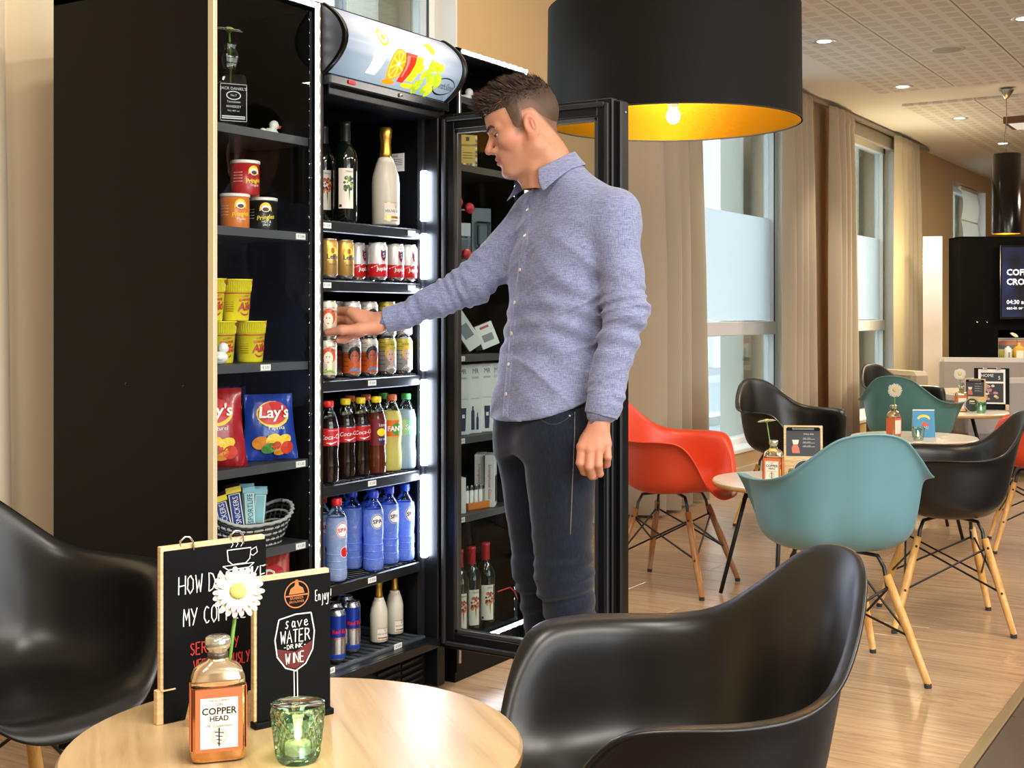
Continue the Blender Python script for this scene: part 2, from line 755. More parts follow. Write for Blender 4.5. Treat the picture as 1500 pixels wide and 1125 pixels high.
# curtains
def curtain_mat():
    m, nt, N, L, bs = nodes('curtain_cloth')
    bs.inputs['Base Color'].default_value = lin('#bcae95')
    bs.inputs['Roughness'].default_value = 0.85
    bs.inputs['Sheen Weight'].default_value = 0.2
    t = N.new('ShaderNodeBsdfTranslucent')
    t.inputs[0].default_value = lin('#b8a583')
    x = N.new('ShaderNodeMixShader')
    x.inputs[0].default_value = 0.12
    L.new(bs.outputs[0], x.inputs[1]); L.new(t.outputs[0], x.inputs[2])
    L.new(x.outputs[0], N['Material Output'].inputs[0])
    return m


cloth = curtain_mat()
cloth_l = M('cream_curtain_cloth', '#f2e2c0', rough=0.85, sheen=0.2)


def curtain(xa, xb, label, nf, y=YW - 0.12, mat=cloth, seed=1, amp=0.055, zt=2.955):
    r = random.Random(seed)
    ph = [r.uniform(0.75, 1.25) for _ in range(nf + 1)]
    cum = [0]
    for q in ph:
        cum.append(cum[-1] + q)
    n = nf * 12
    rows = []
    for z, sc, sq in ((zt, 0.55, 1.0), (zt - 0.08, 0.75, 0.985), (zt - 0.12, 0.62, 0.98), (zt - 0.6, 0.95, 0.985), (1.5, 1.1, 1.0), (0.6, 1.15, 1.01), (0.02, 1.15, 1.02)):
        row = []
        for i in range(n + 1):
            t = i / n
            u = t * nf
            k = int(min(u, nf - 1))
            fr = u - k
            a = (0.6 + 0.5 * ph[k]) * amp * sc
            yy = y - a * (0.5 - 0.5 * cos(2 * pi * fr)) + 0.010 * sin(5.1 * t * nf + z) - 0.006 * sin(4 * pi * fr + 1)
            xx = xa + (xb - xa) * (0.5 + (t - 0.5) * sq) - 0.022 * sin(2 * pi * fr)
            row.append((xx, yy, z))
        rows.append(row)
    root = thing('curtain', label, 'curtain', ((xa + xb) / 2, y, 0))
    m = MB(); m.grid(rows, 0, True)
    o = m.build('cloth', mat, root, loc=(-(xa + xb) / 2, -y, 0), fix=False)
    sd = o.modifiers.new('thick', 'SOLIDIFY'); sd.thickness = 0.006
    t = MB(); t.box((0, 0, zt + 0.004), (abs(xb - xa), 0.03, 0.02), bev=0.003)
    t.build('heading_tape', mat, root)
    return root


curtain(1.35, 2.72, 'cream floor length curtain hanging behind the black side panel of the shelf unit', 6, y=YW - 0.08, mat=cloth_l, seed=4, amp=0.09)
_yc = YW - 0.14
curtain(onY(928, _yc), onY(1022, _yc), 'beige floor length curtain hanging between the big drum lampshade and the red chair', 4, seed=2, amp=0.15, y=_yc + .06)
curtain(onY(1149, _yc), onY(1191, _yc), 'grey beige curtain on the far side of the window behind the drum lampshade', 4, seed=3)
curtain(onY(1217, _yc), onY(1251, _yc), 'grey beige curtain on the near side of the second tall window', 4, seed=5)
curtain(onY(1312, _yc), onY(1348, _yc), 'grey beige curtain between the second tall window and the glowing floor lamp', 5, seed=6)

# street outside: pale facade across the road
b = MB(); b.box((10, 12, -0.35), (60, 16, 0.1))
st = struct(b, 'street', M('wet_asphalt', '#9aa0a4', rough=0.5, bump=(30, 0.3)))
b = MB()
b.box((10, 6.9, -0.24), (60, 0.3, 0.12)); b.box((10, 11.2, -0.24), (60, 0.3, 0.12))
b.build('kerb', M('kerb_stone', '#c6c9ca', rough=0.8), st)
bl = thing('street_building', 'pale stone building with dark windows across the street, outside the glazing', 'building', (14, 14.4, -0.3))
b = MB(); b.box((4, 0.6, 6), (60, 1.0, 12)); b.build('facade', M('pale_facade', '#dcdcd9', rough=0.9, bump=(8, 0.2)), bl)
fr_m = M('facade_window_frame', '#5a656e', rough=0.5)
pn_m = M('facade_window_glass', '#39444e', rough=0.08, spec=0.9)
for i in range(17):
    for j, (zc, hh) in enumerate(((2.4, 3.0), (6.3, 2.8))):
        b = MB(); b.box((0, 0, 0), (1.5, 0.14, hh), bev=0.02)
        fo = b.build('window', fr_m, bl, loc=(-22 + 2.9 * i, 0.06, zc))
        b = MB(); b.box((0, -0.07, 0), (1.34, 0.02, hh - 0.16)); b.build('pane', pn_m, fo)
b = MB()
for i in range(18):
    b.box((-23.45 + 2.9 * i, 0.0, 6), (0.5, 0.34, 12))
po = b.build('pilaster', M('white_stone', '#e2e1dc', rough=0.85), bl); po['kind'] = 'stuff'
# ================================================================== DISPLAY UNITS AND FRIDGE
YF = 2.317                  # front plane of the units
ZT = 2.072
led_m = M('led_white', '#ffffff', emit=62.0, emitcol='#eef4ff')
ledtape_m = M('led_tape', '#e8eef8', rough=0.4, emit=0.45, emitcol='#eaf1ff')
shelf_m = M('anthracite_shelf', '#2c2d2f', rough=0.45)
shelf_edge = M('shelf_edge_grey', '#5c5d60', rough=0.35, metal=0.5)
tag_m = M('price_tag_paper', '#f1efe9', rough=0.6)
ink = M('black_ink', '#161616', rough=0.6)
clear = glassy('cabinet_glass', '#f6f8f7', gloss=0.05)
inner_m = M('cabinet_inside_black', '#111214', rough=0.38, bump=(400, 0.08))

led_mb = MB(); led_mb.ell((0, 0, 0), (0.0064, 0.004, 0.0064), n=8)
led_me = led_mb.mesh('led', led_m)


def led_strip(parent, pts, label=None):
    """a self-adhesive light tape along pts with one bead every 34 mm"""
    m = MB()
    beads = []
    for a, b_ in zip(pts[:-1], pts[1:]):
        a, b_ = Vector(a), Vector(b_)
        ln = (b_ - a).length
        horiz = abs((b_ - a).x) > abs((b_ - a).z)
        c = (a + b_) / 2
        m.box(c, (ln if horiz else 0.015, 0.003, 0.015 if horiz else ln))
        n = int(ln / 0.036)
        for i in range(n + 1):
            beads.append(a + (b_ - a) * (i / n) + Vector((0, -0.003, 0)))
    o = m.build('light_strip', ledtape_m, parent)
    for p in beads:
        link('led', led_me, o, p)
    return o


def price_tag(parent, x, y, z, rz=0, s='1.50', w=0.038, h=0.016):
    m = MB(); m.box((0, 0, 0), (w, 0.002, h), 0)
    put_flat(m, text('\u20ac ' + s, h * 0.62), (0, 0), 1, -0.0014)
    return m.build('price_tag', [tag_m, ink], parent, loc=(x, y, z), rot=(0, 0, rz))


def unit(name, label, xa, xb, shelves, tags, depth=0.60, left_panel=True, trims=True):
    w_ = xb - xa
    root = thing(name, label, 'shelf unit', ((xa + xb) / 2, YF, 0))
    h = w_ / 2
    for sx, nm in ((-1, 'side_panel'), (1, 'side_panel')):
        m = MB(); m.box((sx * (h - 0.009), depth / 2, ZT / 2 + 0.02), (0.018, depth, ZT - 0.04), bev=0.0015)
        m.build(nm, black_paint, root)
    m = MB(); m.box((0, depth - 0.006, ZT / 2), (w_ - 0.036, 0.012, ZT - 0.05)); m.build('back_panel', inner_m, root)
    m = MB(); m.box((0, depth / 2, ZT - 0.01), (w_, depth, 0.02), bev=0.0015); m.build('top_panel', black_paint, root)
    m = MB(); m.box((0, depth / 2 + 0.01, 0.055), (w_ - 0.036, depth - 0.02, 0.11)); m.build('plinth', black_paint, root)
    for z, tg in zip(shelves, tags):
        m = MB()
        m.box((0, depth / 2 + 0.01, z - 0.011), (w_ - 0.038, depth - 0.05, 0.022), 0, bev=0.001)
        m.box((0, 0.032, z - 0.011), (w_ - 0.038, 0.004, 0.0225), 1)
        s = m.build('shelf', [shelf_m, shelf_edge], root)
        for x, st_ in tg:
            price_tag(s, x, 0.029, z - 0.0115, s=st_)
    return root, h, depth


SH_L = [1.695, 1.430, 1.072, 0.800, 0.573, 0.30]
XL0, XL1 = 2.290, 2.712
ul, hl, dl = unit('snack_shelf_unit', 'tall black shelf unit of snacks with a light strip, at the cream curtain', XL0, XL1, SH_L,
                  [[], [(0.16, '2.00')], [(0.02, '3.50')], [(0.16, '1.50')], [(0.16, '1.20')], []])
# the aluminium edge and the tape of lights round the front
m = MB(); m.box((-hl + 0.002, -0.006, ZT / 2), (0.014, 0.022, ZT), bev=0.002); m.build('edge_profile', M('champagne_profile', '#d9caa6', rough=0.4, metal=0.3), ul)
m = MB(); m.box((hl - 0.005, 0.003, ZT / 2), (0.008, 0.010, ZT), bev=0.002); m.build('edge_profile', M('bronze_profile', '#8d7d5e', rough=0.5), ul)
for y_ in (2.624, 2.411):
    m = MB(); m.lathe([(0.0045, 0), (0.004, 0.002), (0, 0.002)], 10)
    m.build('screw', M('screw_dark', '#050505', rough=0.3), ul, loc=(-hl, y_ - YF, 1.02), rot=(0, -pi / 2, 0))
led_strip(ul, [(-hl + 0.02, -0.004, ZT - 0.012), (hl - 0.020, -0.004, ZT - 0.012), (hl - 0.020, -0.004, 0.12)])
m = MB(); m.box((0, 0.004, ZT / 2 + 0.05), (2 * hl - 0.06, 0.004, ZT - 0.16)); m.build('glass_front', clear, ul)
m = MB()
m.lathe([(0.0, -0.014), (0.011, -0.012), (0.013, 0), (0.011, 0.012), (0, 0.014)], 12)
m.build('hinge', chrome, ul, loc=(-hl + 0.028, 0.012, 2.012), rot=(pi / 2, 0, 0))

SH_R = [1.925, 1.70, 1.36, 1.068, 0.796, 0.535]
XR0, XR1 = 3.385, 3.822
ur, hr, dr = unit('sundries_shelf_unit', 'black lit shelf unit of small goods behind the open fridge door', XR0, XR1, SH_R,
                  [[], [], [], [(-0.15, '2.50')], [(-0.15, '9.00')], [(-0.15, '4.00')]])
m = MB()
for sx in (-1, 1):
    m.box((sx * (hr - 0.006), -0.004, ZT / 2), (0.012, 0.012, ZT - 0.14), bev=0.002)
m.build('edge_profile', alu, ur)
led_strip(ur, [(-hr + 0.02, -0.006, ZT - 0.012), (hr - 0.018, -0.006, ZT - 0.012), (hr - 0.018, -0.006, 0.125), (-hr + 0.02, -0.006, 0.125)])
m = MB(); m.box((0, 0.012, ZT / 2 + 0.03), (2 * hr - 0.06, 0.004, ZT - 0.2)); m.build('glass_front', clear, ur)
# the clip hinge on the glass
m = MB()
m.box((0, 0, 0), (0.075, 0.012, 0.014), bev=0.003); m.box((-0.008, 0, 0), (0.016, 0.013, 0.052), bev=0.004)
m.box((-0.035, -0.004, 0), (0.014, 0.012, 0.022), bev=0.003)
m.build('hinge', chrome, ur, loc=(hr - 0.055, 0.002, 0.36))
m = MB(); m.tube([(-0.05, 0, 0), (0.03, 0, 0.0), (0.06, 0, -0.02), (0.08, 0, -0.05)], 0.0022, 6)
m.build('red_wire', M('red_cable', '#c8201c', rough=0.5), ur, loc=(hr - 0.11, 0.02, 0.25))

# ------------------------------------------------------------------ the fridge
XF0, XF1 = 2.714, 3.318
fw = XF1 - XF0
FX = (XF0 + XF1) / 2
fr = thing('display_fridge', 'tall black drinks fridge with a lit fruit picture on top and its door open', 'fridge', (FX, YF, 0))
fh = fw / 2
FD = 0.60
body = M('fridge_black', '#0a0b0d', rough=0.4, spec=0.3, bump=(500, 0.04))
liner = M('fridge_liner', '#0f1115', rough=0.28)
for sx, t_ in ((-1, 0.012), (1, 0.04)):
    m = MB(); m.box((sx * (fh - t_ / 2), FD / 2, 1.0), (t_, FD, 1.96), bev=0.003); m.build('side_wall', body, fr)
m = MB(); m.box((0, FD - 0.02, 1.0), (fw - 0.08, 0.04, 1.8)); m.build('back_wall', liner, fr)
m = MB(); m.box((0, FD / 2, 1.86), (fw - 0.07, FD, 0.07), bev=0.002); m.build('inner_ceiling', liner, fr)
m = MB(); m.box((0, FD / 2, 0.162), (fw - 0.07, FD - 0.01, 0.025), bev=0.002); m.build('inner_floor', liner, fr)
# machine compartment with louvres
m = MB(); m.box((0, FD / 2 + 0.02, 0.075), (fw - 0.08, FD - 0.06, 0.14), bev=0.002); gv = m.build('base_grille', body, fr)
lv = MB()
lv.prism([(-0.055, -0.006), (0.055, 0.0), (0.055, 0.007), (-0.055, 0.003)], -0.008, 0.0)
lv_me = lv.mesh('louvre', M('louvre_dark', '#050506', rough=0.5))
for cx in (-0.12, 0.08, 0.2):
    for k in range(5):
        link('louvre', lv_me, gv, (cx - 0.02, 0.046, 0.03 + 0.021 * k))
m = MB(); m.box((0, 0.006, 0.159), (fw - 0.04, 0.02, 0.028), bev=0.003); m.build('door_sill', M('sill_black_gloss', '#15171a', rough=0.18), fr)
for sx in (-1, 1):
    m = MB(); m.lathe([(0.02, 0), (0.02, 0.02)], 10); m.build('foot', body, fr, loc=(sx * 0.24, 0.08, 0))
# curved lit sign on top
prof = []
for i in range(13):
    a = -0.5 + i / 12
    prof.append((-0.075 + 0.085 * (2 * a) ** 2, 1.975 + a * 0.205))
poly = [(p[0], p[1]) for p in prof]
can = MB()
full = [(FD - 0.02, 1.872), (0.02, 1.872)] + prof + [(0.03, 2.082), (FD - 0.02, 2.082)]
N_ = len(full)
vs = [(-fh, y, z) for y, z in full] + [(fh, y, z) for y, z in full]
fs = [tuple(range(N_)), tuple(range(N_, 2 * N_))[::-1]] + [(i, (i + 1) % N_, (i + 1) % N_ + N_, i + N_) for i in range(N_)]
can.add(vs, fs)
canopy = can.build('sign_canopy', M('canopy_brown_black', '#15120d', rough=0.6, spec=0.2), fr)
for sx in (-1, 1):
    end = MB()
    rim = [(y - 0.012, z) for y, z in prof]
    rows = [[(sx * (fh - t), y, z) for y, z in rim] for t in (0.0, 0.014)]
    end.grid(rows + [[(sx * (fh - 0.014), y + 0.012, z) for y, z in rim]], 0, True)
    end.build('canopy_rim', M('canopy_rim_black', '#0f0d0b', rough=0.35), fr)


def lit(key, h, e=1.0):
    return M(key, h, rough=0.3, emit=e * .72, emitcol=h)


sgn = MB()


def sign_y(z):
    a = min(0.5, max(-0.5, (z - 1.975) / 0.205))
    return -0.075 + 0.085 * (2 * a) ** 2


def sign_poly(pts, m, off):
    """flat print bent on the curved front; pts in x, z"""
    q = []
    for i in range(len(pts)):
        a_, b_ = pts[i], pts[(i + 1) % len(pts)]
        k = 3 if len(pts) < 8 else 1
        q += [(a_[0] + (b_[0] - a_[0]) * j / k, a_[1] + (b_[1] - a_[1]) * j / k) for j in range(k)]
    n = len(q)
    cx = sum(p[0] for p in q) / n
    cz = sum(p[1] for p in q) / n
    vs = [(cx, sign_y(cz) - off, cz)]
    R_ = 4 if max(abs(p[1] - cz) for p in q) > .012 else 1
    for r in range(1, R_ + 1):
        for x, z in q:
            zz = cz + (z - cz) * r / R_
            vs.append((cx + (x - cx) * r / R_, sign_y(zz) - off, zz))
    fs = [(0, 1 + i, 1 + (i + 1) % n) for i in range(n)]
    for r in range(R_ - 1):
        b0, b1 = 1 + r * n, 1 + (r + 1) * n
        fs += [(b0 + i, b1 + i, b1 + (i + 1) % n, b0 + (i + 1) % n) for i in range(n)]
    sgn.add(vs, fs, m)


rows = []
za, zb = 1.882, 2.068
hz = 0.0
for i in range(25):
    z = za + (zb - za) * i / 24
    rows.append([(-fh + 0.016 + (fw - 0.032) * k / 24, sign_y(z) - 0.002, z) for k in range(25)])
sgn.grid(rows, 0, True)


def sign_back():
    """backlit print: bright in the middle where the tube behind it is"""
    m, nt, N, L, bs = nodes('sign_backlit_print')
    tc = N.new('ShaderNodeTexCoord'); sp = N.new('ShaderNodeSeparateXYZ'); L.new(tc.outputs['Object'], sp.inputs[0])

    def ramp(sock, a, b, stops):
        mr = N.new('ShaderNodeMapRange'); mr.inputs[1].default_value = a; mr.inputs[2].default_value = b
        L.new(sock, mr.inputs[0])
        r = N.new('ShaderNodeValToRGB'); e = r.color_ramp.elements
        while len(e) < len(stops):
            e.new(0.5)
        for i, (p, h) in enumerate(stops):
            e[i].position = p; e[i].color = lin(h)
        L.new(mr.outputs[0], r.inputs[0])
        return r.outputs[0]
    v = ramp(sp.outputs[2], za, zb, [(0, '#a3b6c2'), (0.30, '#c3d1d9'), (0.36, '#e8eef1'), (0.8, '#f8f9fb'), (1, '#c3c9d8')])
    h = ramp(sp.outputs[0], -fh, fh, [(0, '#aab2c0'), (0.25, '#f0f3f7'), (0.5, '#ffffff'), (0.75, '#f0f3f8'), (1, '#98a6b4')])
    mx = N.new('ShaderNodeMix'); mx.data_type = 'RGBA'; mx.blend_type = 'MULTIPLY'; mx.inputs[0].default_value = 1
    L.new(v, mx.inputs[6]); L.new(h, mx.inputs[7])
    L.new(mx.outputs[2], bs.inputs['Emission Color']); bs.inputs['Emission Strength'].default_value = 0.92
    bs.inputs['Base Color'].default_value = (0.05, 0.05, 0.05, 1)
    bs.inputs['Roughness'].default_value = 0.25
    return m


sm = [sign_back(), lit('sign_orange', '#f59a1c', 1), lit('sign_orange_pulp', '#ffc04a', 1.1), lit('sign_red', '#d9301f', .9), lit('sign_yellow', '#f8dc1e', 1), lit('sign_green', '#a9c81e', .9), lit('sign_lime', '#c9dc2c', 1), M('sign_black', '#101010', rough=0.4), lit('sign_white', '#ffffff', 1.1), lit('sign_rose', '#e8806a', .9)]


def blob(cx, cz, rx, rz, m, off, n=16):
    sign_poly([(cx + rx * cos(2 * pi * i / n), cz + rz * sin(2 * pi * i / n)) for i in range(n)], m, off)


blob(-0.115, 2.005, .026, .026, 4, .003); blob(-0.115, 2.005, .019, .019, 8, .0035); blob(-0.115, 2.005, .010, .010, 4, .004)
blob(-0.035, 1.940, .040, .044, 1, .003, 22); blob(-0.035, 1.940, .034, .038, 2, .0035, 22); blob(-0.035, 1.940, .006, .006, 8, .004)
for k in range(8):
    a = k * pi / 4
    sign_poly([(-0.035 + .008 * cos(a), 1.940 + .008 * sin(a)), (-0.035 + .031 * cos(a - .3), 1.940 + .035 * sin(a - .3)), (-0.035 + .031 * cos(a + .3), 1.940 + .035 * sin(a + .3))], 1, .004)
sign_poly([(-.012, 1.978), (.045, 1.978), (.030, 1.898), (0.0, 1.898)], 3, .005)
sign_poly([(-.006, 1.968), (.010, 1.970), (.010, 1.912), (.004, 1.910)], 9, .0055)
sign_poly([(.040, 1.975), (.078, 1.975), (.066, 1.905), (.034, 1.905)], 4, .0045)
sign_poly([(.095, 2.022), (.140, 2.035), (.150, 2.012), (.135, 1.994), (.115, 1.998)], 4, .004)
blob(-0.03, 1.893, .03, .006, 1, .003)
blob(0.06, 1.895, .03, .006, 4, .003)
_r = random.Random(3)
for k in range(34):
    x, z = _r.uniform(.072, .185), 0
    z = 1.945 - abs(x - .13) * .3 + _r.uniform(-.048, .028)
    blob(x, z, .0125, .0125, 5 if k % 3 else 6, .005 + .0001 * k, 9)
    blob(x + .002, z + .002, .007, .006, 6, .0052 + .0001 * k, 7)
sign_poly([(-.155, 1.96), (-.098, 1.96), (-.105, 1.90), (-.148, 1.90)], 8, .0035)
tv_, tf_ = text('CombiSteel', .024, shear=.2, sx=.92)
sgn.add([(0.222 + x, sign_y(1.915 + z) - .0045, 1.915 + z) for x, z in tv_], tf_, 7)
for s_ in (1, -1):
    pts_o = [(0.222 + .052 * cos(a), 1.915 + .024 * sin(a)) for a in np.linspace(0.15 * s_, (pi - .15) * s_, 18)]
    pts_i = [(0.222 + .050 * cos(a), 1.915 + .0205 * sin(a)) for a in np.linspace(0.15 * s_, (pi - .15) * s_, 18)]
    sgn.grid([[(x, sign_y(z) - .0045, z) for x, z in pts_o], [(x, sign_y(z) - .0045, z) for x, z in pts_i]], 7)
sgn.build('sign_print', sm, fr, fix=False)
m = MB(); m.box((0, 0.0, 1.862), (fw - 0.02, 0.05, 0.028), bev=0.004); cp = m.build('control_panel', M('sill_black_gloss'), fr)
m = MB(); m.box((-0.2, -0.027, 1.864), (0.03, 0.006, 0.011), bev=0.002); m.build('rocker_switch', lit('switch_red', '#c81820', .6), cp)
m = MB(); m.lathe([(0.006, -0.004), (0.006, 0.004)], 10); m.build('lock', chrome, cp, loc=(0.03, -0.027, 1.862), rot=(pi / 2, 0, 0))

SH_F = [1.478, 1.306, 1.015, 0.712, 0.420]
TG = [[(-0.21, '12.00'), (0.2, '15.00')], [(-0.21, '3.50'), (0.2, '3.00')], [(0.0, '4.50')], [(0.0, '2.50')], [(0.0, '2.50')]]
rail_m = M('fridge_shelf_rail', '#17191c', rough=0.3)
for z, tg in zip(SH_F, TG):
    m = MB()
    for k in range(23):
        x = -fh + 0.03 + (fw - 0.09) * k / 22
        m.tube([(x, 0.075, z - 0.003), (x, FD - 0.06, z - 0.003)], 0.0025, 5)
    for y in (0.09, 0.3, 0.52):
        m.tube([(-fh + 0.013, y, z - 0.008), (fh - 0.045, y, z - 0.008)], 0.003, 5)
    m.box((-0.015, 0.067, z - 0.021), (fw - 0.056, 0.014, 0.033), bev=0.003)
    s = m.build('shelf', rail_m, fr); s['kind'] = 'stuff'
    for x, st_ in tg:
        price_tag(s, x, 0.058, z - 0.019, s=st_)
m = MB()
for k in range(16):
    m.box((-fh + 0.03 + (fw - 0.09) * k / 15, 0.24, 0.1755), (0.014, 0.36, 0.01), bev=0.002)
m.box((0, 0.05, 0.176), (fw - 0.1, 0.02, 0.012), bev=0.003)
s = m.build('bottom_rack', M('rack_grey', '#50545a', rough=0.35, metal=0.4), fr); s['kind'] = 'stuff'
price_tag(s, 0.1, 0.036, 0.182, s='6.00'); price_tag(s, -0.22, 0.036, 0.182, s='3.00')
# light tubes up the right-hand jamb, one between each pair of shelves
tube_m = M('fridge_tube', '#ffffff', emit=40.0, emitcol='#dce9ff')
cover_m = M('tube_cover', '#15171b', rough=0.5)
for z0, z1 in ((1.50, 1.66), (1.315, 1.46), (1.025, 1.285), (0.722, 0.995), (0.43, 0.692)):
    m = MB(); m.box((fh - 0.052, 0.045, (z0 + z1) / 2), (0.020, 0.022, z1 - z0), bev=0.004); m.build('light_tube', tube_m, fr)
m = MB(); m.box((fh - 0.046, 0.062, 1.0), (0.014, 0.018, 1.66)); m.build('tube_bracket', cover_m, fr)
m = MB()
m.box((0, 0, 0), (0.066, 0.002, 0.058), 0)
put_flat(m, text('CARRIER', .0075, align='LEFT'), (-0.02, 0.020), 1, -0.0014)
for k in range(4):
    m.box((0.004, -0.0012, 0.010 - .006 * k), (0.045, 0.0006, 0.0015), 1)
put_flat(m, text('CE', .016), (-0.012, -0.020), 1, -0.0014)
m.build('rating_plate', [tag_m, ink], fr, loc=(fh - 0.042, 0.165, 1.695), rot=(0, 0, -pi / 2))

# the open door, square to the fridge, hinged on the far jamb
dx, dz0, dz1 = fh - 0.012, 0.145, 1.838
DL = 0.617
dr_ = MB()
st_w = 0.052
dm = M('door_frame_black', '#0a0a0b', rough=0.38, spec=0.3, bump=(500, 0.04))


def door_box(c, d, bev=0.004):
    dr_.box((dx + c[0], c[1], c[2]), d, bev=bev)


for y in (-st_w / 2 - 0.004, -DL + st_w / 2):
    door_box((0, y, (dz0 + dz1) / 2), (0.034, st_w, dz1 - dz0))
for z in (dz0 + st_w / 2, dz1 - st_w / 2):
    door_box((0, -DL / 2, z), (0.034, DL - 2 * st_w + 0.004, st_w))
dframe = dr_.build('door', dm, fr)
m = MB()
for y in (-st_w - 0.008, -DL + st_w + 0.004):
    m.box((dx - 0.004, y, (dz0 + dz1) / 2), (0.022, 0.014, dz1 - dz0 - 2 * st_w), bev=0.002)
for z in (dz0 + st_w + 0.006, dz1 - st_w - 0.006):
    m.box((dx - 0.004, -DL / 2, z), (0.022, DL - 2 * st_w, 0.014), bev=0.002)
m.build('glazing_bead', M('bead_grey', '#55534e', rough=0.3, metal=0.6), dframe)
m = MB(); m.box((dx + 0.004, -DL / 2, (dz0 + dz1) / 2), (0.006, DL - 2 * st_w, dz1 - dz0 - 2 * st_w)); m.build('door_glass', glassy('fridge_door_glass', '#eef3f4', gloss=0.16), dframe)
m = MB()
for y in (-0.018, -DL + 0.018):
    m.box((dx - 0.022, y, (dz0 + dz1) / 2), (0.012, 0.014, dz1 - dz0 - 0.03), bev=0.003)
for z in (dz0 + 0.018, dz1 - 0.018):
    m.box((dx - 0.022, -DL / 2, z), (0.012, DL - 0.05, 0.014), bev=0.003)
m.build('door_seal', M('door_seal', '#1b1b1c', rough=0.6), dframe)
m = MB(); m.box((dx + 0.03, -DL - 0.006, (dz0 + dz1) / 2), (0.05, 0.022, dz1 - dz0 - 0.01), bev=0.005); m.build('door_handle', dm, dframe)
m = MB(); m.lathe([(0.004, -.002), (0.004, .002)], 8); m.build('screw', chrome, dframe, loc=(dx + 0.03, -DL - 0.018, dz1 - 0.04), rot=(pi / 2, 0, 0))
# ================================================================== CHAIRS AND TABLES
def catmull(P, t):
    """P: list of equally spaced points (numpy), t in 0..len-1"""
    n = len(P)
    i = min(int(t), n - 2)
    u = t - i
    p0 = P[max(i - 1, 0)] if i > 0 else 2 * P[0] - P[1]
    p1, p2 = P[i], P[i + 1]
    p3 = P[i + 2] if i + 2 < n else 2 * P[-1] - P[-2]
    return 0.5 * ((2 * p1) + (-p0 + p2) * u + (2 * p0 - 5 * p1 + 4 * p2 - p3) * u * u + (-p0 + 3 * p1 - 3 * p2 + p3) * u ** 3)


# profiles of the shell from the middle of the seat to the rim, one per direction round it (0 = front)
SHELL = {
    0:   [(0, .422), (.09, .424), (.165, .434), (.215, .440), (.245, .434), (.264, .420), (.272, .404)],
    22:  [(0, .422), (.09, .424), (.175, .436), (.228, .444), (.258, .440), (.276, .428), (.284, .414)],
    38:  [(0, .422), (.10, .425), (.190, .440), (.240, .456), (.268, .468), (.286, .476), (.298, .474)],
    50:  [(0, .422), (.11, .426), (.200, .446), (.245, .480), (.272, .530), (.292, .574), (.312, .584)],
    61:  [(0, .422), (.12, .426), (.205, .444), (.250, .490), (.268, .560), (.285, .638), (.324, .650)],
    75:  [(0, .422), (.12, .425), (.198, .440), (.246, .485), (.262, .570), (.275, .650), (.320, .664)],
    92:  [(0, .422), (.12, .425), (.192, .438), (.240, .480), (.258, .565), (.270, .650), (.316, .663)],
    112: [(0, .422), (.11, .425), (.184, .438), (.234, .482), (.254, .570), (.268, .652), (.306, .667)],
    128: [(0, .422), (.11, .425), (.180, .440), (.232, .488), (.256, .580), (.270, .668), (.299, .692)],
    144: [(0, .422), (.10, .425), (.176, .443), (.230, .500), (.256, .610), (.276, .725), (.298, .752)],
    160: [(0, .422), (.10, .426), (.172, .455), (.224, .535), (.256, .670), (.286, .790), (.302, .812)],
    180: [(0, .422), (.10, .426), (.174, .457), (.228, .540), (.262, .685), (.294, .812), (.306, .830)],
}


def shell_mesh(name, mat, na=72, ns=20, scale=1.0):
    ang = sorted(SHELL)
    full = ang + [360 - a for a in ang[::-1] if 0 < a < 180]
    prof = {a: np.array(SHELL[a if a <= 180 else 360 - a]) for a in full}
    rows = []
    for j in range(na):
        th = 360.0 * j / na
        k = max(i for i, a in enumerate(full) if a <= th)
        n = len(full)
        idx = [(k - 1) % n, k, (k + 1) % n, (k + 2) % n]
        A = [full[i] for i in idx]
        if A[0] > A[1]: A[0] -= 360
        if A[2] < A[1]: A[2] += 360
        if A[3] < A[2]: A[3] += 360
        P = [prof[full[i]] for i in idx]
        h = A[2] - A[1]
        u = (th - A[1]) / h
        m1 = (P[2] - P[0]) / (A[2] - A[0]) * h
        m2 = (P[3] - P[1]) / (A[3] - A[1]) * h
        pr = (2 * u**3 - 3 * u**2 + 1) * P[1] + (u**3 - 2 * u**2 + u) * m1 + (-2 * u**3 + 3 * u**2) * P[2] + (u**3 - u**2) * m2
        row = []
        for s in range(1, ns + 1):
            q = catmull(list(pr), (len(pr) - 1) * s / ns)
            a = radians(th)
            row.append((q[0] * cos(a) * (1.0), q[0] * sin(a) * 1.03, q[1]))
        rows.append(row)
    m = MB()
    vs = [(0, 0, .422)] + [p for r in rows for p in r]
    fs = []
    for j in range(na):
        a, b_ = 1 + j * ns, 1 + ((j + 1) % na) * ns
        fs.append((0, a, b_))
        for s in range(ns - 1):
            fs.append((a + s, a + s + 1, b_ + s + 1, b_ + s))
    m.add(vs, fs, 0, True)
    me = m.mesh(name, mat)
    return me


def plastic(key, h, rough=0.36, spec=0.45):
    return M(key, h, rough=rough, spec=spec, bump=(900, 0.06))


pl_black = plastic('shell_black', '#121110', 0.34)
pl_red = plastic('shell_red', '#cb4020', 0.38)
pl_teal = plastic('shell_teal', '#628d92', 0.40)
pl_green = plastic('shell_sea_green', '#52827e', 0.42)
maple = wood('maple_leg', ['#b07c3e', '#c8954f', '#d6a862'], scale=(30, 30, 2.5), nscale=2, rough=0.4, rand=0.04)
brownleg = wood('walnut_leg', ['#7a4c26', '#96612f', '#a5713d'], scale=(30, 30, 2.5), nscale=2, rough=0.4, rand=0.04)
wire_m = M('black_wire', '#0e0e0f', rough=0.4)
rub = M('rubber_foot', '#171513', rough=0.8)
legs_cache = {}


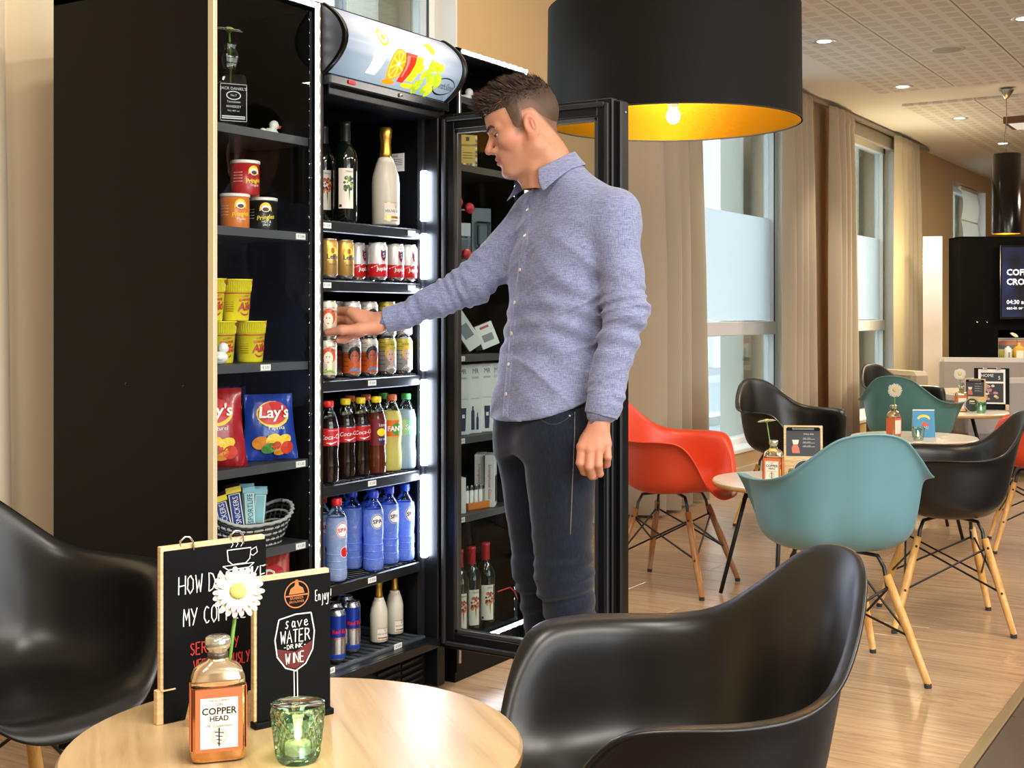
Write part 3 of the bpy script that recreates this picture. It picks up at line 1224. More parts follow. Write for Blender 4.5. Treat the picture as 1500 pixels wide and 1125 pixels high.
def armchair(label, mat, pos, rz, leg_m=maple, group=None, shells={}):
    root = thing('shell_armchair', label, 'chair', pos, rz, group)
    k = mat.name
    if k not in shells:
        shells[k] = shell_mesh('shell', mat)
    sh = link('shell', shells[k], root)
    sd = sh.modifiers.new('thick', 'SOLIDIFY'); sd.thickness = 0.0075; sd.offset = 0
    bv = sh.modifiers.new('round', 'SUBSURF'); bv.levels = 1; bv.render_levels = 1
    key = leg_m.name
    if key not in legs_cache:
        L_ = {}
        for i, (sx, sy) in enumerate(((1, 1), (1, -1), (-1, 1), (-1, -1))):
            top = Vector((0.115 * sx, 0.115 * sy, 0.375))
            bot = Vector((0.215 * sx + 0.01, 0.225 * sy, 0.012))
            m = MB()
            m.tube([bot, bot.lerp(top, .5), bot.lerp(top, .93)], [0.0115, 0.0155, 0.0135], 12)
            L_['leg%d' % i] = m.mesh('leg', leg_m)
            m = MB(); m.tube([bot + Vector((0, 0, -.012)), bot.lerp(top, .012)], [0.0118, 0.0120], 10)
            L_['foot%d' % i] = m.mesh('rubber_foot', rub)
            m = MB()
            m.tube([bot.lerp(top, .80) + Vector((-.012 * sx, -.012 * sy, .004)), top, Vector((0.10 * sx, 0.10 * sy, .41)), Vector((0.045 * sx, 0.045 * sy, .416))], 0.007, 8)
            L_['brk%d' % i] = m.mesh('leg_bracket', wire_m)
            for j, t in enumerate((.40, .84)):
                m = MB()
                m.ell(bot.lerp(top, t) + Vector((0.0, 0.012 * sy, 0)), (0.006, 0.006, 0.006), 6)
                L_['bolt%d%d' % (i, j)] = m.mesh('bolt', wire_m)
        m = MB()

        def lp(sx, sy, t):
            top = Vector((0.115 * sx, 0.115 * sy, 0.375)); bot = Vector((0.215 * sx + 0.01, 0.225 * sy, 0.012))
            return bot.lerp(top, t)
        for a, b_ in (((1, 1), (1, -1)), ((-1, 1), (-1, -1)), ((1, 1), (-1, 1)), ((1, -1), (-1, -1))):
            m.tube([lp(*a, .40), lp(*b_, .84)], 0.0042, 6)
            m.tube([lp(*a, .84), lp(*b_, .40)], 0.0042, 6)
        L_['wire'] = m.mesh('wire_brace', wire_m)
        legs_cache[key] = L_
    L_ = legs_cache[key]
    for i in range(4):
        lg = link('leg', L_['leg%d' % i], root)
        link('rubber_foot', L_['foot%d' % i], lg)
        link('leg_bracket', L_['brk%d' % i], lg)
        for j in (0, 1):
            link('bolt', L_['bolt%d%d' % (i, j)], lg)
    wb = link('wire_brace', L_['wire'], root); wb['kind'] = 'stuff'
    return root


armchair('black plastic armchair nearest the camera, drawn up to the oak table with the chalkboards', pl_black, cw(.235, 1.95), yawof(-.98, -.18))
armchair('black plastic armchair by the cream curtain, behind the oak table with the chalkboards', pl_black, cw(-1.02, 2.55), yawof(.80, -.60))
armchair('red plastic armchair on brown legs, just behind the standing man', pl_red, cw(.713, 5.62), yawof(.87, -.49), leg_m=brownleg)
armchair('pale teal plastic armchair seen from behind, second table from the camera', pl_teal, cw(1.09, 4.24), yawof(-.13, .99))
armchair('black plastic armchair in front of the window, beside the wooden menu board', pl_black, cw(1.57, 7.15), yawof(.55, -.83))
armchair('sea green plastic armchair behind the table with the blue card', pl_green, cw(2.50, 7.95), yawof(.60, .80))
armchair('black plastic armchair behind the sea green one, by the window sill', pl_black, cw(2.92, 9.45), yawof(.55, -.83))
armchair('charcoal plastic armchair on pale wooden legs, just beyond the pale teal one', pl_black, cw(1.70, 4.95), yawof(-.98, .16))
armchair('red plastic armchair half hidden behind the charcoal one', pl_red, cw(2.71, 6.50), yawof(-.95, .30))

oak_top = wood('oak_table_top', ['#866b4a', '#a98b62', '#b89b72', '#c2a880'], scale=(16, 1.2, 4), nscale=1.6, rough=0.28, rand=0.0, spec=0.5, knots=0.5)
pale_top = M('pale_table_top', '#d8cdbd', rough=0.3)
edge_m = wood('table_edge', ['#a5773e', '#c2945a'], scale=(4, 4, 30), rough=0.4, rand=0)
TZ = 0.54
TZ2 = 0.505


def cafe_table(label, pos, rad, top, rz=0.0, TZ=0.53):
    root = thing('round_table', label, 'table', pos, rz)
    m = MB(); m.lathe([(rad - .004, TZ - .004), (rad - .001, TZ - .001), (rad - .006, TZ)], 64); m.lathe([(0, TZ - .003), (rad - .006, TZ)], 64)
    m = MB(); m.lathe([(rad - .006, TZ - .026), (rad, TZ - .020), (rad, TZ - .006)], 64, m=1); m.lathe([(rad, TZ - .006), (rad - .005, TZ), (0.0, TZ)], 64, m=0, smooth=False)
    m.build('tabletop', [top, edge_m], root)
    for k in range(4):
        a = pi / 4 + k * pi / 2
        m = MB(); m.tube([(cos(a) * .16, sin(a) * .16, TZ - .03), (cos(a) * (rad - .03), sin(a) * (rad - .03), 0.0048)], 0.009, 8); m.build('leg', M('dark_steel', '#24272a', rough=0.4, metal=0.6), root)
    m = MB(); m.box((0, 0, TZ - .031), (.30, .30, .008), bev=.002); m.build('mounting_plate', M('dark_steel'), root)
    return root


P1, P2, P3, P4 = cw(-.335, 1.955), cw(1.16, 5.34), cw(2.22, 6.98), cw(3.10, 8.85)
cafe_table('round oak topped table closest to the camera, carrying two chalkboards', P1, .352, oak_top, rz=radians(-40), TZ=TZ)
cafe_table('round pale table between the red and the pale teal chair', P2, .31, pale_top, rz=yawof(-.29, .11) - pi / 4 - .0, TZ=TZ2)
cafe_table('round pale table carrying the blue card', P3, .34, pale_top, .4)
cafe_table('round pale table farthest away, carrying the white sheet menu board', P4, .36, pale_top, .2)
# ================================================================== GOODS ON THE SHELVES
RF = radians(-50)       # turned straight to the camera from the units


def on(o, X, Y, z, rz=0.0):
    o.location = (X, Y, z)
    o.rotation_euler = (0, 0, rz)
    return o


white_m = M('print_white', '#f4f1ea', rough=0.45)
cream_m = M('label_cream', '#e9dfcc', rough=0.6)
red_m = M('print_red', '#c4161c', rough=0.4)
black_m = M('print_black', '#141416', rough=0.45)
yellow_m = M('print_yellow', '#f2d21c', rough=0.4)
orange_m = M('print_orange', '#e8772a', rough=0.4)
blue_m = M('print_blue', '#1d3f9e', rough=0.4)
navy_m = M('print_navy', '#232a4f', rough=0.45)
green_m = M('print_green', '#4f9a2e', rough=0.4)
gold_m = M('gold_foil', '#d0a347', rough=0.28, metal=0.9)
silver_m = M('can_silver', '#cfd2d4', rough=0.25, metal=0.95)
stem_m = M('flower_stem', '#6d9a35', rough=0.5)
petal_m = M('petal_white', '#d3ccb8', rough=0.6, sub=0.0)
fcen_m = M('flower_yellow', '#d3c46a', rough=0.8, bump=(900, 0.8))

# ---- gerbera
_pm = MB()
_r = random.Random(11)
for ring, (n, l0, l1, wd, up) in enumerate(((22, .009, .040, .0046, .06), (19, .009, .033, .0042, .36))):
    for k in range(n):
        a = 2 * pi * (k + .5 * (ring % 2)) / n + _r.uniform(-.04, .04)
        L2 = l1 * _r.uniform(.92, 1.04)
        pr = []
        for t, w_ in ((0, .45), (.35, .9), (.7, 1.0), (.92, .75), (1.0, .25)):
            x = l0 + (L2 - l0) * t
            z = up * (x - l0) * (1 - .9 * t) + .0025 * ring
            pr.append((x, w_ * wd, z))
        ca, sa = cos(a), sin(a)
        rows = [[(x * ca - s_ * w_ * sa, x * sa + s_ * w_ * ca, z - (.0012 if s_ == 0 else 0)) for s_ in (-1, 0, 1)] for x, w_, z in pr]
        _pm.grid(rows, 0, True)
petals_me = _pm.mesh('petals', petal_m)
_pm = MB(); _pm.ell((0, 0, .004), (.0125, .0125, .005), 14)
fc_me = _pm.mesh('flower_centre', fcen_m)


def gerbera(label, base, head, tilt=(0, 0), scale=1.0):
    """stem from base to head; tilt = where the flower looks (x, y)"""
    base, head = Vector(base), Vector(head)
    root = thing('gerbera', label, 'flower', base)
    h = head - base
    m = MB(); m.tube([(0, 0, 0), h * .5 + Vector((.004, 0, 0)), h], 0.0028 * scale, 8); m.build('stem', stem_m, root)
    m = MB(); m.lathe([(0.003, -.008), (.010, -.002), (.012, .002)], 10); sp = m.build('sepal', stem_m, root, loc=h)
    d = Vector((tilt[0], tilt[1], 1)).normalized()
    q = d.to_track_quat('Z', 'Y').to_euler()
    for nm, me in (('petals', petals_me), ('flower_centre', fc_me)):
        o = link(nm, me, root, h, q)
        o.scale = (scale,) * 3
    sp.rotation_euler = q
    return root


# ---- rubber duck
def duck(label, X, Y, z, rz, s=1.0, col=white_m, beak=None):
    root = thing('rubber_duck', label, 'duck', (X, Y, z), rz)
    m = MB()
    m.ell((0, 0, .018 * s), (.026 * s, .020 * s, .018 * s), 14)
    m.ell((-.024 * s, 0, .026 * s), (.010 * s, .010 * s, .008 * s), 10)
    m.ell((-.003 * s, -.017 * s, .020 * s), (.014 * s, .005 * s, .009 * s), 10)
    m.ell((-.003 * s, .017 * s, .020 * s), (.014 * s, .005 * s, .009 * s), 10)
    m.ell((.012 * s, 0, .044 * s), (.0155 * s, .0145 * s, .0155 * s), 14)
    m.build('body', M('duck_white', '#efece6', rough=0.35), root)
    m = MB(); m.ell((.028 * s, 0, .041 * s), (.009 * s, .008 * s, .0035 * s), 10); m.ell((.027 * s, 0, .037 * s), (.007 * s, .006 * s, .003 * s), 10)
    m.build('beak', M('duck_beak', '#e0531c', rough=0.4), root)
    m = MB()
    for sy in (-1, 1):
        m.ell((.0225 * s, sy * .008 * s, .049 * s), (.0025 * s, .002 * s, .003 * s), 8)
    m.build('eyes', black_m, root)
    return root


duck('white rubber duck with orange beak on the top shelf beside the square bottle', onY(396, 2.46), 2.46, 1.6958, radians(-25), .92)
duck('white rubber duck at the foot of the stacked yellow cups', onY(321, 2.375), 2.375, 1.0728, radians(-20), .95)
duck('white rubber duck on the top shelf of the far lit unit, beside the fridge sign', onY(683, 2.43), 2.43, 1.9258, radians(-25), .95)

# ---- square whiskey bottle used as a vase
wb = thing('whiskey_bottle', 'square glass whiskey bottle with black label on the top shelf, holding a flower', 'bottle', (onY(337, 2.44), 2.44, 1.6958), radians(-32))
m = MB()
m.lathe([(.036, .036, 0), (.039, .039, .004), (.039, .039, .138), (.036, .036, .148), (.024, .024, .158), (.014, .014, .166), (.018, .018, .180), (.021, .021, .196), (.018, .018, .212), (.013, .013, .222), (.0155, .0155, .228), (.0155, .0155, .236), (.0125, .0125, .238)], 28, e=7)
m.build('glass_body', glassy('vase_glass', '#c9c7a8', gloss=1.6), wb)
m = MB(); m.box((0, 0, .071), (.0785, .0785, .104), bev=.004); m.build('label_wrap', M('whiskey_label_black', '#060606', rough=0.6, spec=0.08), wb)
m = MB()
wl = M('whiskey_print', '#d9d9d6', rough=0.5)
for (s_, sz, z) in (("JACK DANIEL'S", .0105, .108), ('Tennessee', .0085, .073), ('WHISKEY', .0095, .060), ('70cl. 40% vol.', .006, .049)):
    put_flat(m, text(s_, sz), (0, z), 0, -.0398)
pts = disc_pts(18, .020, .012)
m.grid([[(x, -.0397, .090 + z) for x, z in pts + pts[:1]], [(x * .86, -.0397, .090 + z * .8) for x, z in pts + pts[:1]]], 0)
put_flat(m, text('No.7', .008), (0, .090), 0, -.0398)
for z in (.034, .029):
    m.box((0, -.0394, z), (.062, .0006, .003))
for x in (-.035, .035):
    m.box((x, -.0394, .071), (.0012, .0006, .094))
for z in (.120, .022):
    m.box((0, -.0394, z), (.07, .0006, .0012))
m.build('label_print', wl, wb)
X0 = onY(337, 2.44)
gerbera('white gerbera in the square whiskey bottle on the top shelf', (X0, 2.44, 1.78), (X0 - .008, 2.435, 1.966), (-.1, -.25), .95)

# ---- crisp tubes (three)
def tube_can(label, col, X, Y, z, rz, flav, h=.094, r=.0385):
    root = thing('crisp_tube', label, 'crisps', (X, Y, z), rz, 'short crisp tubes on the second shelf')
    m = MB(); m.lathe([(r - .001, 0), (r, .002), (r, h - .004)], 32); m.build('tube_body', col, root)
    m = MB(); m.lathe([(r + .0015, h - .009), (r + .002, h - .008), (r + .002, h - .001), (r - .001, h), (0, h - .001)], 32); m.build('plastic_lid', M('lid_white', '#e9e4dc', rough=0.3), root)
    m = MB()
    # the printed band: yellow arch, oval and flavour lettering
    arch = [(-.017, .055)] + [(.017 * cos(pi - pi * i / 12), .062 + .017 * sin(pi * i / 12)) for i in range(13)] + [(.017, .055)]
    poly_cyl(m, arch, r + .0004, .35, 0, 1)
    poly_cyl(m, disc_pts(18, .013, .0095), r + .0007, .35, .062, 0)
    poly_cyl(m, disc_pts(14, .009, .0055), r + .0009, .35, .060, 2)
    put_cyl(m, text('Pringles', .0165, shear=.2, bold=.02), r + .0010, .35, .038, 1, rot=.12)
    for k, ln in enumerate(flav.split('|')):
        put_cyl(m, text(ln, .0088), r + .001, .40, .026 - .009 * k, 0)
    for k in range(4):
        poly_cyl(m, [(-.014, -.0008), (.014, -.0008), (.014, .0008), (-.014, .0008)], r + .0008, -.85, .06 - .008 * k, 0)
    m.build('print', [white_m, yellow_m, M('print_brown', '#5a2a16', rough=.5)], root, fix=False)
    return root


tube_can('orange crisp tube with white lid under the red one', M('tube_orange', '#d9772c', rough=.3), onY(344, 2.42), 2.42, 1.4308, radians(-42), 'Paprika')
tube_can('black crisp tube with white lid on the second shelf', M('tube_black', '#17130f', rough=.3), onY(385, 2.435), 2.435, 1.4308, radians(-55), 'HOT &|SPICY')
tube_can('red crisp tube with white lid on top of two others', M('tube_red', '#ad1c22', rough=.3), onY(359, 2.425), 2.425, 1.5245, radians(-28), 'Original')

# ---- instant noodle cups
def noodle_cup(label, X, Y, z, rz):
    root = thing('noodle_cup', label, 'noodle cup', (X, Y, z), rz, 'yellow noodle cups on the third shelf')
    cy = M('cup_yellow', '#e8d821', rough=.4)
    m = MB(); m.lathe([(.033, 0), (.0345, .003), (.0405, .078), (.0415, .0785), (.0435, .108), (.0455, .1085), (.0455, .112), (.0, .1115)], 36); m.build('cup', cy, root)
    m = MB()
    for k in range(44):
        a = 2 * pi * k / 44
        m.tube([(.0413 * cos(a), .0413 * sin(a), .080), (.0435 * cos(a), .0435 * sin(a), .107)], .0009, 4, cap=False)
    rb = m.build('ribs', cy, root); rb['kind'] = 'stuff'
    m = MB()
    cylpatch(m, .0404, 0, 2 * pi, .0725, .0755, 0, 36, R1=.0406)
    R = .0395
    put_cyl(m, text('CURRY', .008, shear=.2), R + .0005, .45, .066, 2, rot=.12)
    poly_cyl(m, [(-.02, -.0055), (.02, -.0035), (.02, .0065), (-.02, .0045)], R, .45, .0565, 1)
    put_cyl(m, text('CHICKEN', .0095, shear=.15), R + .0006, .45, .0565, 2, rot=.05)
    R = .0378
    put_cyl(m, text('A\u00efki', .030, shear=.25, bold=.03), R + .001, .45, .038, 0, rot=.12)
    arc = [(.016 * cos(a), .012 * sin(a)) for a in np.linspace(pi * 1.08, pi * 1.92, 12)] + [(.013 * cos(a), .008 * sin(a)) for a in np.linspace(pi * 1.92, pi * 1.08, 12)]
    n = len(arc) // 2
    fs = [(i, i + 1, 2 * n - 2 - i, 2 * n - 1 - i) for i in range(n - 1)]
    put_cyl(m, (arc, fs), .0368, .45, .026, 0)
    for k in range(7):
        poly_cyl(m, [(-.012, -.0007), (.012, -.0007), (.012, .0007), (-.012, .0007)], .0384, -.75, .062 - .006 * k, 2)
    m.build('print', [M('print_crimson', '#b3202a', rough=.4), orange_m, M('print_dark_red', '#7c1518', rough=.4)], root, fix=False)
    m = MB(); m.prism([(-.012, 0), (.012, 0), (.014, .012), (0, .018), (-.012, .010)], -.001, .001); m.build('pull_tab', M('foil_red', '#8e2a1e', rough=.3, metal=.4), root, loc=(.043, -.01, .098), rot=(0, .3, 1.2))
    return root


zc = 1.0728
noodle_cup('yellow noodle cup in the lower row, behind the white duck', onY(322, 2.44), 2.44, zc, radians(-40))
noodle_cup('yellow noodle cup in the lower row, on its own side farther from the duck', onY(366, 2.43), 2.43, zc, radians(-28))
noodle_cup('yellow noodle cup in the upper row, by the metal edge of the unit', onY(306, 2.44), 2.44, zc + .1125, radians(-40))
noodle_cup('yellow noodle cup in the upper row, resting on two others', onY(345, 2.435), 2.435, zc + .1125, radians(-28))


# ---- crisp bags
def crisp_bag(name, label, col, X, Y, z, rz, w_=.165, h=.20, lean=.16, word="Lay's", sub='Paprika', chips=True, seed=1):
    root = thing(name, label, 'crisps', (X, Y, z), rz, 'crisp bags on the fourth shelf')
    r_ = random.Random(seed)
    rows = []
    nz, nx = 22, 20
    ph = [r_.uniform(0, 6) for _ in range(6)]

    def front(u, t, side):
        x = (u - .5) * w_ * (1 - .05 * sin(pi * t)) * (1.0 + .06 * cos(pi * t))
        bul = (sin(pi * u) ** .7) * (max(0, sin(pi * min(1, t * 1.0))) ** .55) * .032
        cr = .0035 * (sin(9 * u + 11 * t + ph[0]) + sin(23 * u - 9 * t + ph[1]) * .6) * (1 - .6 * sin(pi * u) * sin(pi * t))
        edge = .004 * sin(40 * u + ph[2]) * (1 if t > .93 or t < .05 else 0.2)
        y = side * (bul + cr * .6) + edge - lean * 0 + t * h * lean
        return (x, y, t * h)
    for side in (-1, 1):
        rr = [[front(k / nx, i / nz, side) for k in range(nx + 1)] for i in range(nz + 1)]
        rows.append(rr)
    m = MB(); m.grid(rows[0], 0, True); m.grid(rows[1], 0, True)
    m.build('bag', col, root)
    m = MB()

    def pr(pts, m_, off, fs=None):
        out = []
        for x, z_ in pts:
            u = min(.99, max(.01, x / w_ + .5)); t = min(.99, max(.01, z_ / h))
            p = front(u, t, -1)
            out.append((x, p[1] - off, z_))
        m.add(out, fs or [tuple(range(len(pts)))], m_)

    def fan(cx, cz, rx, rz_, m_, off, rot=0, n=18):
        pts = [(cx, cz)] + [(cx + rx * cos(a) * cos(rot) - rz_ * sin(a) * sin(rot), cz + rx * cos(a) * sin(rot) + rz_ * sin(a) * cos(rot)) for a in [2 * pi * i / n for i in range(n)]]
        pr(pts, m_, off, [(0, 1 + i, 1 + (i + 1) % n) for i in range(n)])
    fan(0.004, h * .70, .046, .036, 3, .003)
    fan(0.004, h * .72, .043, .031, 1, .0042, .15)
    tv, tf = text(word, .050, shear=.15, bold=.02)
    pr([(.004 + x * .9, h * .725 + y_ * .85) for x, y_ in tv], 2, .0075, tf)
    tv, tf = text(sub, .016)
    pr([(.01 + x, h * .50 + y_) for x, y_ in tv], 2, .005, tf)
    if chips:
        for cx, cz, rx, rz_, mm in ((-.035, .055, .022, .018, 4), (.03, .06, .024, .016, 3), (.0, .062, .022, .018, 3), (.04, .038, .02, .018, 5), (-.012, .038, .022, .014, 6), (.008, .046, .014, .011, 5), (.022, .03, .022, .012, 4)):
            fan(cx, cz * h / .2, rx, rz_, mm, .005 + .0004 * mm, .3)
    m.build('print', [white_m, red_m, white_m, M('crisp_yellow', '#efc93f', rough=.5), M('crisp_orange', '#e28a2a', rough=.5), M('tomato', '#cc3a22', rough=.5), M('herb_green', '#4c8a3a', rough=.5)], root, fix=False)
    return root


foil_blue = M('foil_blue', '#24409a', rough=.25, coat=.3)
foil_dark = M('foil_dark_blue', '#1b2455', rough=.22, coat=.3)
foil_red = M('foil_crimson', '#a01a20', rough=.25, coat=.3)
crisp_bag('crisp_bag', 'blue crisp bag with red oval, frontmost on the fourth shelf', foil_blue, onY(397, 2.41), 2.41, .8012, radians(-30), seed=1, h=.180, w_=.148)
crisp_bag('crisp_bag', 'dark blue crisp bag leaning behind the bright blue one', foil_dark, onY(328, 2.60), 2.60, .8012, radians(-45), seed=2, h=.195, sub='', w_=.13)
crisp_bag('crisp_bag', 'dark blue crisp bag between the red bag and the bright blue one', foil_dark, onY(311, 2.54), 2.54, .8012, radians(-40), seed=3, h=.19, sub='', w_=.12)
crisp_bag('crisp_bag', 'red crisp bag by the metal edge of the shelf unit', foil_red, onY(313, 2.42), 2.42, .8012, radians(-35), seed=4, sub='Naturel', h=.205)
crisp_bag('crisp_bag', 'red bag on the lowest shelf, just showing over the small chalkboard', M('foil_coral', '#c04030', rough=.3), onY(392, 2.42), 2.42, .3022, radians(-50), seed=5, sub='', word='D', h=.245, chips=False, w_=.125)

# ---- wicker basket of bars
bk = thing('wicker_basket', 'black and white wicker basket on the fifth shelf', 'basket', (onY(358, 2.43), 2.43, .5738), radians(-4))
wick = M('wicker_grey', '#a9a9a6', rough=.5)
wickb = M('wicker_black', '#1d1d1e', rough=.5)


def bko(a, t):
    """oblong bowl that flares and rises to its ends"""
    rx = .110 + .036 * t
    ry = .060 + .022 * t
    c_, s_ = cos(a), sin(a)
    x = rx * math.copysign(abs(c_) ** .75, c_)
    y = ry * math.copysign(abs(s_) ** .75, s_)
    z = .004 + t * (.062 + .040 * abs(c_) ** 2.5)
    return (x, y, z)


m = MB()
for i in range(9):
    t = i / 8
    pts = []
    for k in range(73):
        a = 2 * pi * k / 72
        q = bko(a, t)
        o_ = .0018 * (1 if (k + i) % 2 else -1)
        pts.append((q[0] * (1 + o_ / .1), q[1] * (1 + o_ / .06), q[2]))
    m.tube(pts, .0036 if i < 8 else .0052, 5, m=(1 if i % 2 else 0), cap=False)
for k in range(36):
    a = 2 * pi * k / 36
    m.tube([bko(a, t) for t in (0, .33, .66, 1)], .0022, 5, m=1)
wv = m.build('weave', [wick, wickb], bk); wv['kind'] = 'stuff'
m = MB(); m.lathe([(.108, .058, .002), (.108, .058, .006)], 30, e=2.6); m.build('bottom', wickb, bk)
BX = onY(358, 2.43)


def choc_bar(name, label, group, col, X, Y, z, rz, lean, word, wcol, band, w_=.044, h=.125, cat='snack bar'):
    root = thing(name, label, cat, (X, Y, z), rz, group)
    rows = []
    for i in range(11):
        t = i / 10
        th = .009 * (sin(pi * min(1, max(0, t))) ** .4)
        zz = t * h
        ww = w_ / 2 * (1 if .08 < t < .92 else 1.06)
        row = []
        for k in range(12):
            a = 2 * pi * k / 12
            row.append((ww * math.copysign(abs(cos(a)) ** .7, cos(a)), th * sin(a) + .0008 * sin(k * 9 + i), zz))
        rows.append(row)
    m = MB(); m.grid(rows, 0, True, cu=True); m.add(rows[0], [tuple(range(12))]); m.add(rows[-1], [tuple(range(12))])
    b_ = m.build('wrapper', col, root, rot=(0, lean, 0))
    m = MB()
    m.box((0, -.0098, h * .47), (w_ * .72, .001, h * .66), 0)
    m.box((0, -.0104, h * .47), (w_ * .60, .001, h * .64), 1)
    m.box((0, -.0098, h * .88), (w_ * .95, .001, h * .12), 3)
    tv, tf = text(word, .021, sx=.82)
    put_flat(m, (tv, tf), (0.002, h * .47), 2, -.0112, rot=pi / 2)
    m.build('print', [white_m, wcol[0], wcol[1], band], root, rot=(0, lean, 0), fix=False)
    return root


brown_w = M('wrapper_brown', '#2a140e', rough=.3)
gB = 'bars in the wicker basket'
choc_bar('chocolate_bar', 'dark red snack bar leaning in the basket, nearest the metal edge', gB, M('wrapper_dark_red', '#5a0f16', rough=.3), BX - .105, 2.425, .600, radians(-30), radians(-22), 'TWIX', (navy_m, white_m), navy_m)
choc_bar('chocolate_bar', 'brown snack bar with blue panel and yellow end, beside the dark red one', gB, brown_w, BX - .062, 2.43, .605, radians(-28), radians(-14), 'SNICKERS', (M('panel_blue', '#1d2f86', rough=.3), white_m), yellow_m)
choc_bar('chocolate_bar', 'brown snack bar with blue panel, standing next to the pale gum packs', gB, brown_w, BX - .016, 2.435, .612, radians(-28), radians(-9), 'SNICKERS', (M('panel_blue', '#1d2f86'), white_m), yellow_m, h=.135)
choc_bar('chocolate_bar', 'brown snack bar standing at the back of the basket', gB, brown_w, BX - .072, 2.475, .612, radians(-28), radians(-6), 'SNICKERS', (M('panel_blue', '#1d2f86'), white_m), yellow_m, h=.135)
gum = M('gum_pale_blue', '#8fc4cc', rough=.3)
choc_bar('gum_pack', 'pale blue gum pack with dark lettering, standing in the basket', gB, gum, BX + .026, 2.435, .615, radians(-30), radians(-3), 'SPORTLIFE', (M('gum_pale', '#a9d5da', rough=.3), navy_m), gum, cat='gum', w_=.036)
choc_bar('gum_pack', 'pale blue gum pack at the outer end of the basket', gB, gum, BX + .066, 2.445, .612, radians(-30), radians(4), '', (gum, navy_m), gum, cat='gum', w_=.04, h=.115)
choc_bar('gum_pack', 'pale blue gum pack standing behind the lettered one', gB, gum, BX + .04, 2.475, .615, radians(-30), radians(2), '', (gum, navy_m), gum, cat='gum', w_=.04, h=.12)


# ---- bottles and cans in the fridge
def round_bottle(name, label, cat, group, prof, mat, X, Y, z, rz, split=None, mat2=None, n=24):
    root = thing(name, label, cat, (X, Y, z), rz, group)
    if split is None:
        m = MB(); m.lathe(prof, n); m.build('glass_body', mat, root)
    else:
        m = MB(); m.lathe([p for p in prof if p[1] <= split], n, m=0); m.lathe([p for p in prof if p[1] >= split], n, m=1)
        m.build('bottle_body', [mat, mat2], root)
    return root


wine_glass = M('wine_glass_green', '#0c120b', rough=.08, spec=.7)
WINE = [(.033, 0), (.0365, .004), (.0365, .185), (.034, .205), (.022, .228), (.0148, .243), (.0138, .285), (.0155, .287), (.0155, .297), (.013, .299)]


def wine(label, X, Y, z, rz, art, capc, group, text1='TERRA'):
    root = round_bottle('wine_bottle', label, 'wine bottle', group, WINE, wine_glass, X, Y, z, rz)
    m = MB(); m.lathe([(.0148, .225 + .012), (.0158, .24), (.0150, .285), (.0163, .287), (.0163, .300), (0, .301)], 18); m.build('capsule', capc, root)
    m = MB(); R = .0369
    cylpatch(m, R, -.62, .62, .038, .158, 0, 12)
    put_cyl(m, text(text1, .0075), R + .0006, .25, .148, 1)
    r_ = random.Random(5)
    for k in range(26):
        a = r_.uniform(-.12, .55); zz = r_.uniform(.095, .135) - abs(a - .22) * .02
        poly_cyl(m, disc_pts(7, r_.uniform(.003, .007), r_.uniform(.003, .006)), R + .0004 + k * 2e-5, a, zz, 2 + k % 3)
    poly_cyl(m, [(-.002, .045), (.003, .045), (.001, 0)], R + .0005, .26, .055, 2)
    poly_cyl(m, [(-.004, -.004), (.004, -.004), (.004, .004), (-.004, .004)], R + .0005, -.45, .046, 1)
    m.build('label', [cream_m, ink, art[0], art[1], art[2]], root, fix=False)
    return root


gart = (M('art_leaf_dark', '#3c5c24', rough=.6), M('art_leaf', '#86a83a', rough=.6), M('art_blue', '#33415a', rough=.6))
rart = (M('art_wine', '#6e1c24', rough=.6), M('art_red', '#c2452e', rough=.6), M('art_orange', '#d98a3a', rough=.6))
Zs = [z + .0025 for z in SH_F]
wine('dark wine bottle with leafy green label art on the top fridge shelf', onY(506, 2.43), 2.43, Zs[0], radians(-48), gart, M('capsule_black', '#141611', rough=.35), 'top fridge shelf bottles')
wr = wine('dark wine bottle at the fridge jamb, half covered by the strip of lights', onY(474, 2.52), 2.52, Zs[0], radians(-48), rart, M('capsule_black', '#141611'), 'top fridge shelf bottles')
CHAMP = [(.038, 0), (.0435, .005), (.0435, .13), (.041, .155), (.030, .192), (.020, .212), (.0165, .232), (.0155, .27), (.0175, .274), (.0175, .280)]


def sparkling(label, X, Y, z, rz, s, group):
    root = thing('sparkling_wine_bottle', label, 'wine bottle', (X, Y, z), rz, group)
    sc = [(a * s, b_ * s) for a, b_ in CHAMP]
    m = MB(); m.lathe([p for p in sc if p[1] <= .213 * s], 28, m=0); m.build('bottle_body', M('sparkling_white', '#d8d2bd', rough=.3), root)
    m = MB(); m.lathe([(.0205 * s, .206 * s), (.0185 * s, .225 * s), (.0165 * s, .25 * s), (.0175 * s, .27 * s), (.0195 * s, .276 * s), (.0200 * s, .30 * s), (.016 * s, .306 * s), (0, .307 * s)], 20); m.build('gold_foil', gold_m, root)
    m = MB(); R = .0440 * s
    cylpatch(m, R, -.35, .95, .014 * s, .068 * s, 0, 12)
    for z0, z1 in ((.012, .0145), (.0675, .0695)):
        cylpatch(m, R + .0003, -.35, .95, z0 * s, z1 * s, 1, 12)
    put_cyl(m, text('VEUVE DU', .0115 * s), R + .0006, .3, .042 * s, 2)
    cylpatch(m, R + .0004, -.25, .85, .020 * s, .027 * s, 1, 10)
    put_cyl(m, text('V', .022 * s), R + .0006, .55, .057 * s, 1)
    m.build('label', [cream_m, gold_m, ink], root, fix=False)
    m = MB(); m.lathe([(.031 * s, .188 * s), (.0235 * s, .2075 * s), (.0232 * s, .210 * s)], 24); m.build('neck_band', M('neck_band_white', '#e4dfcf', rough=.4), root)
    return root


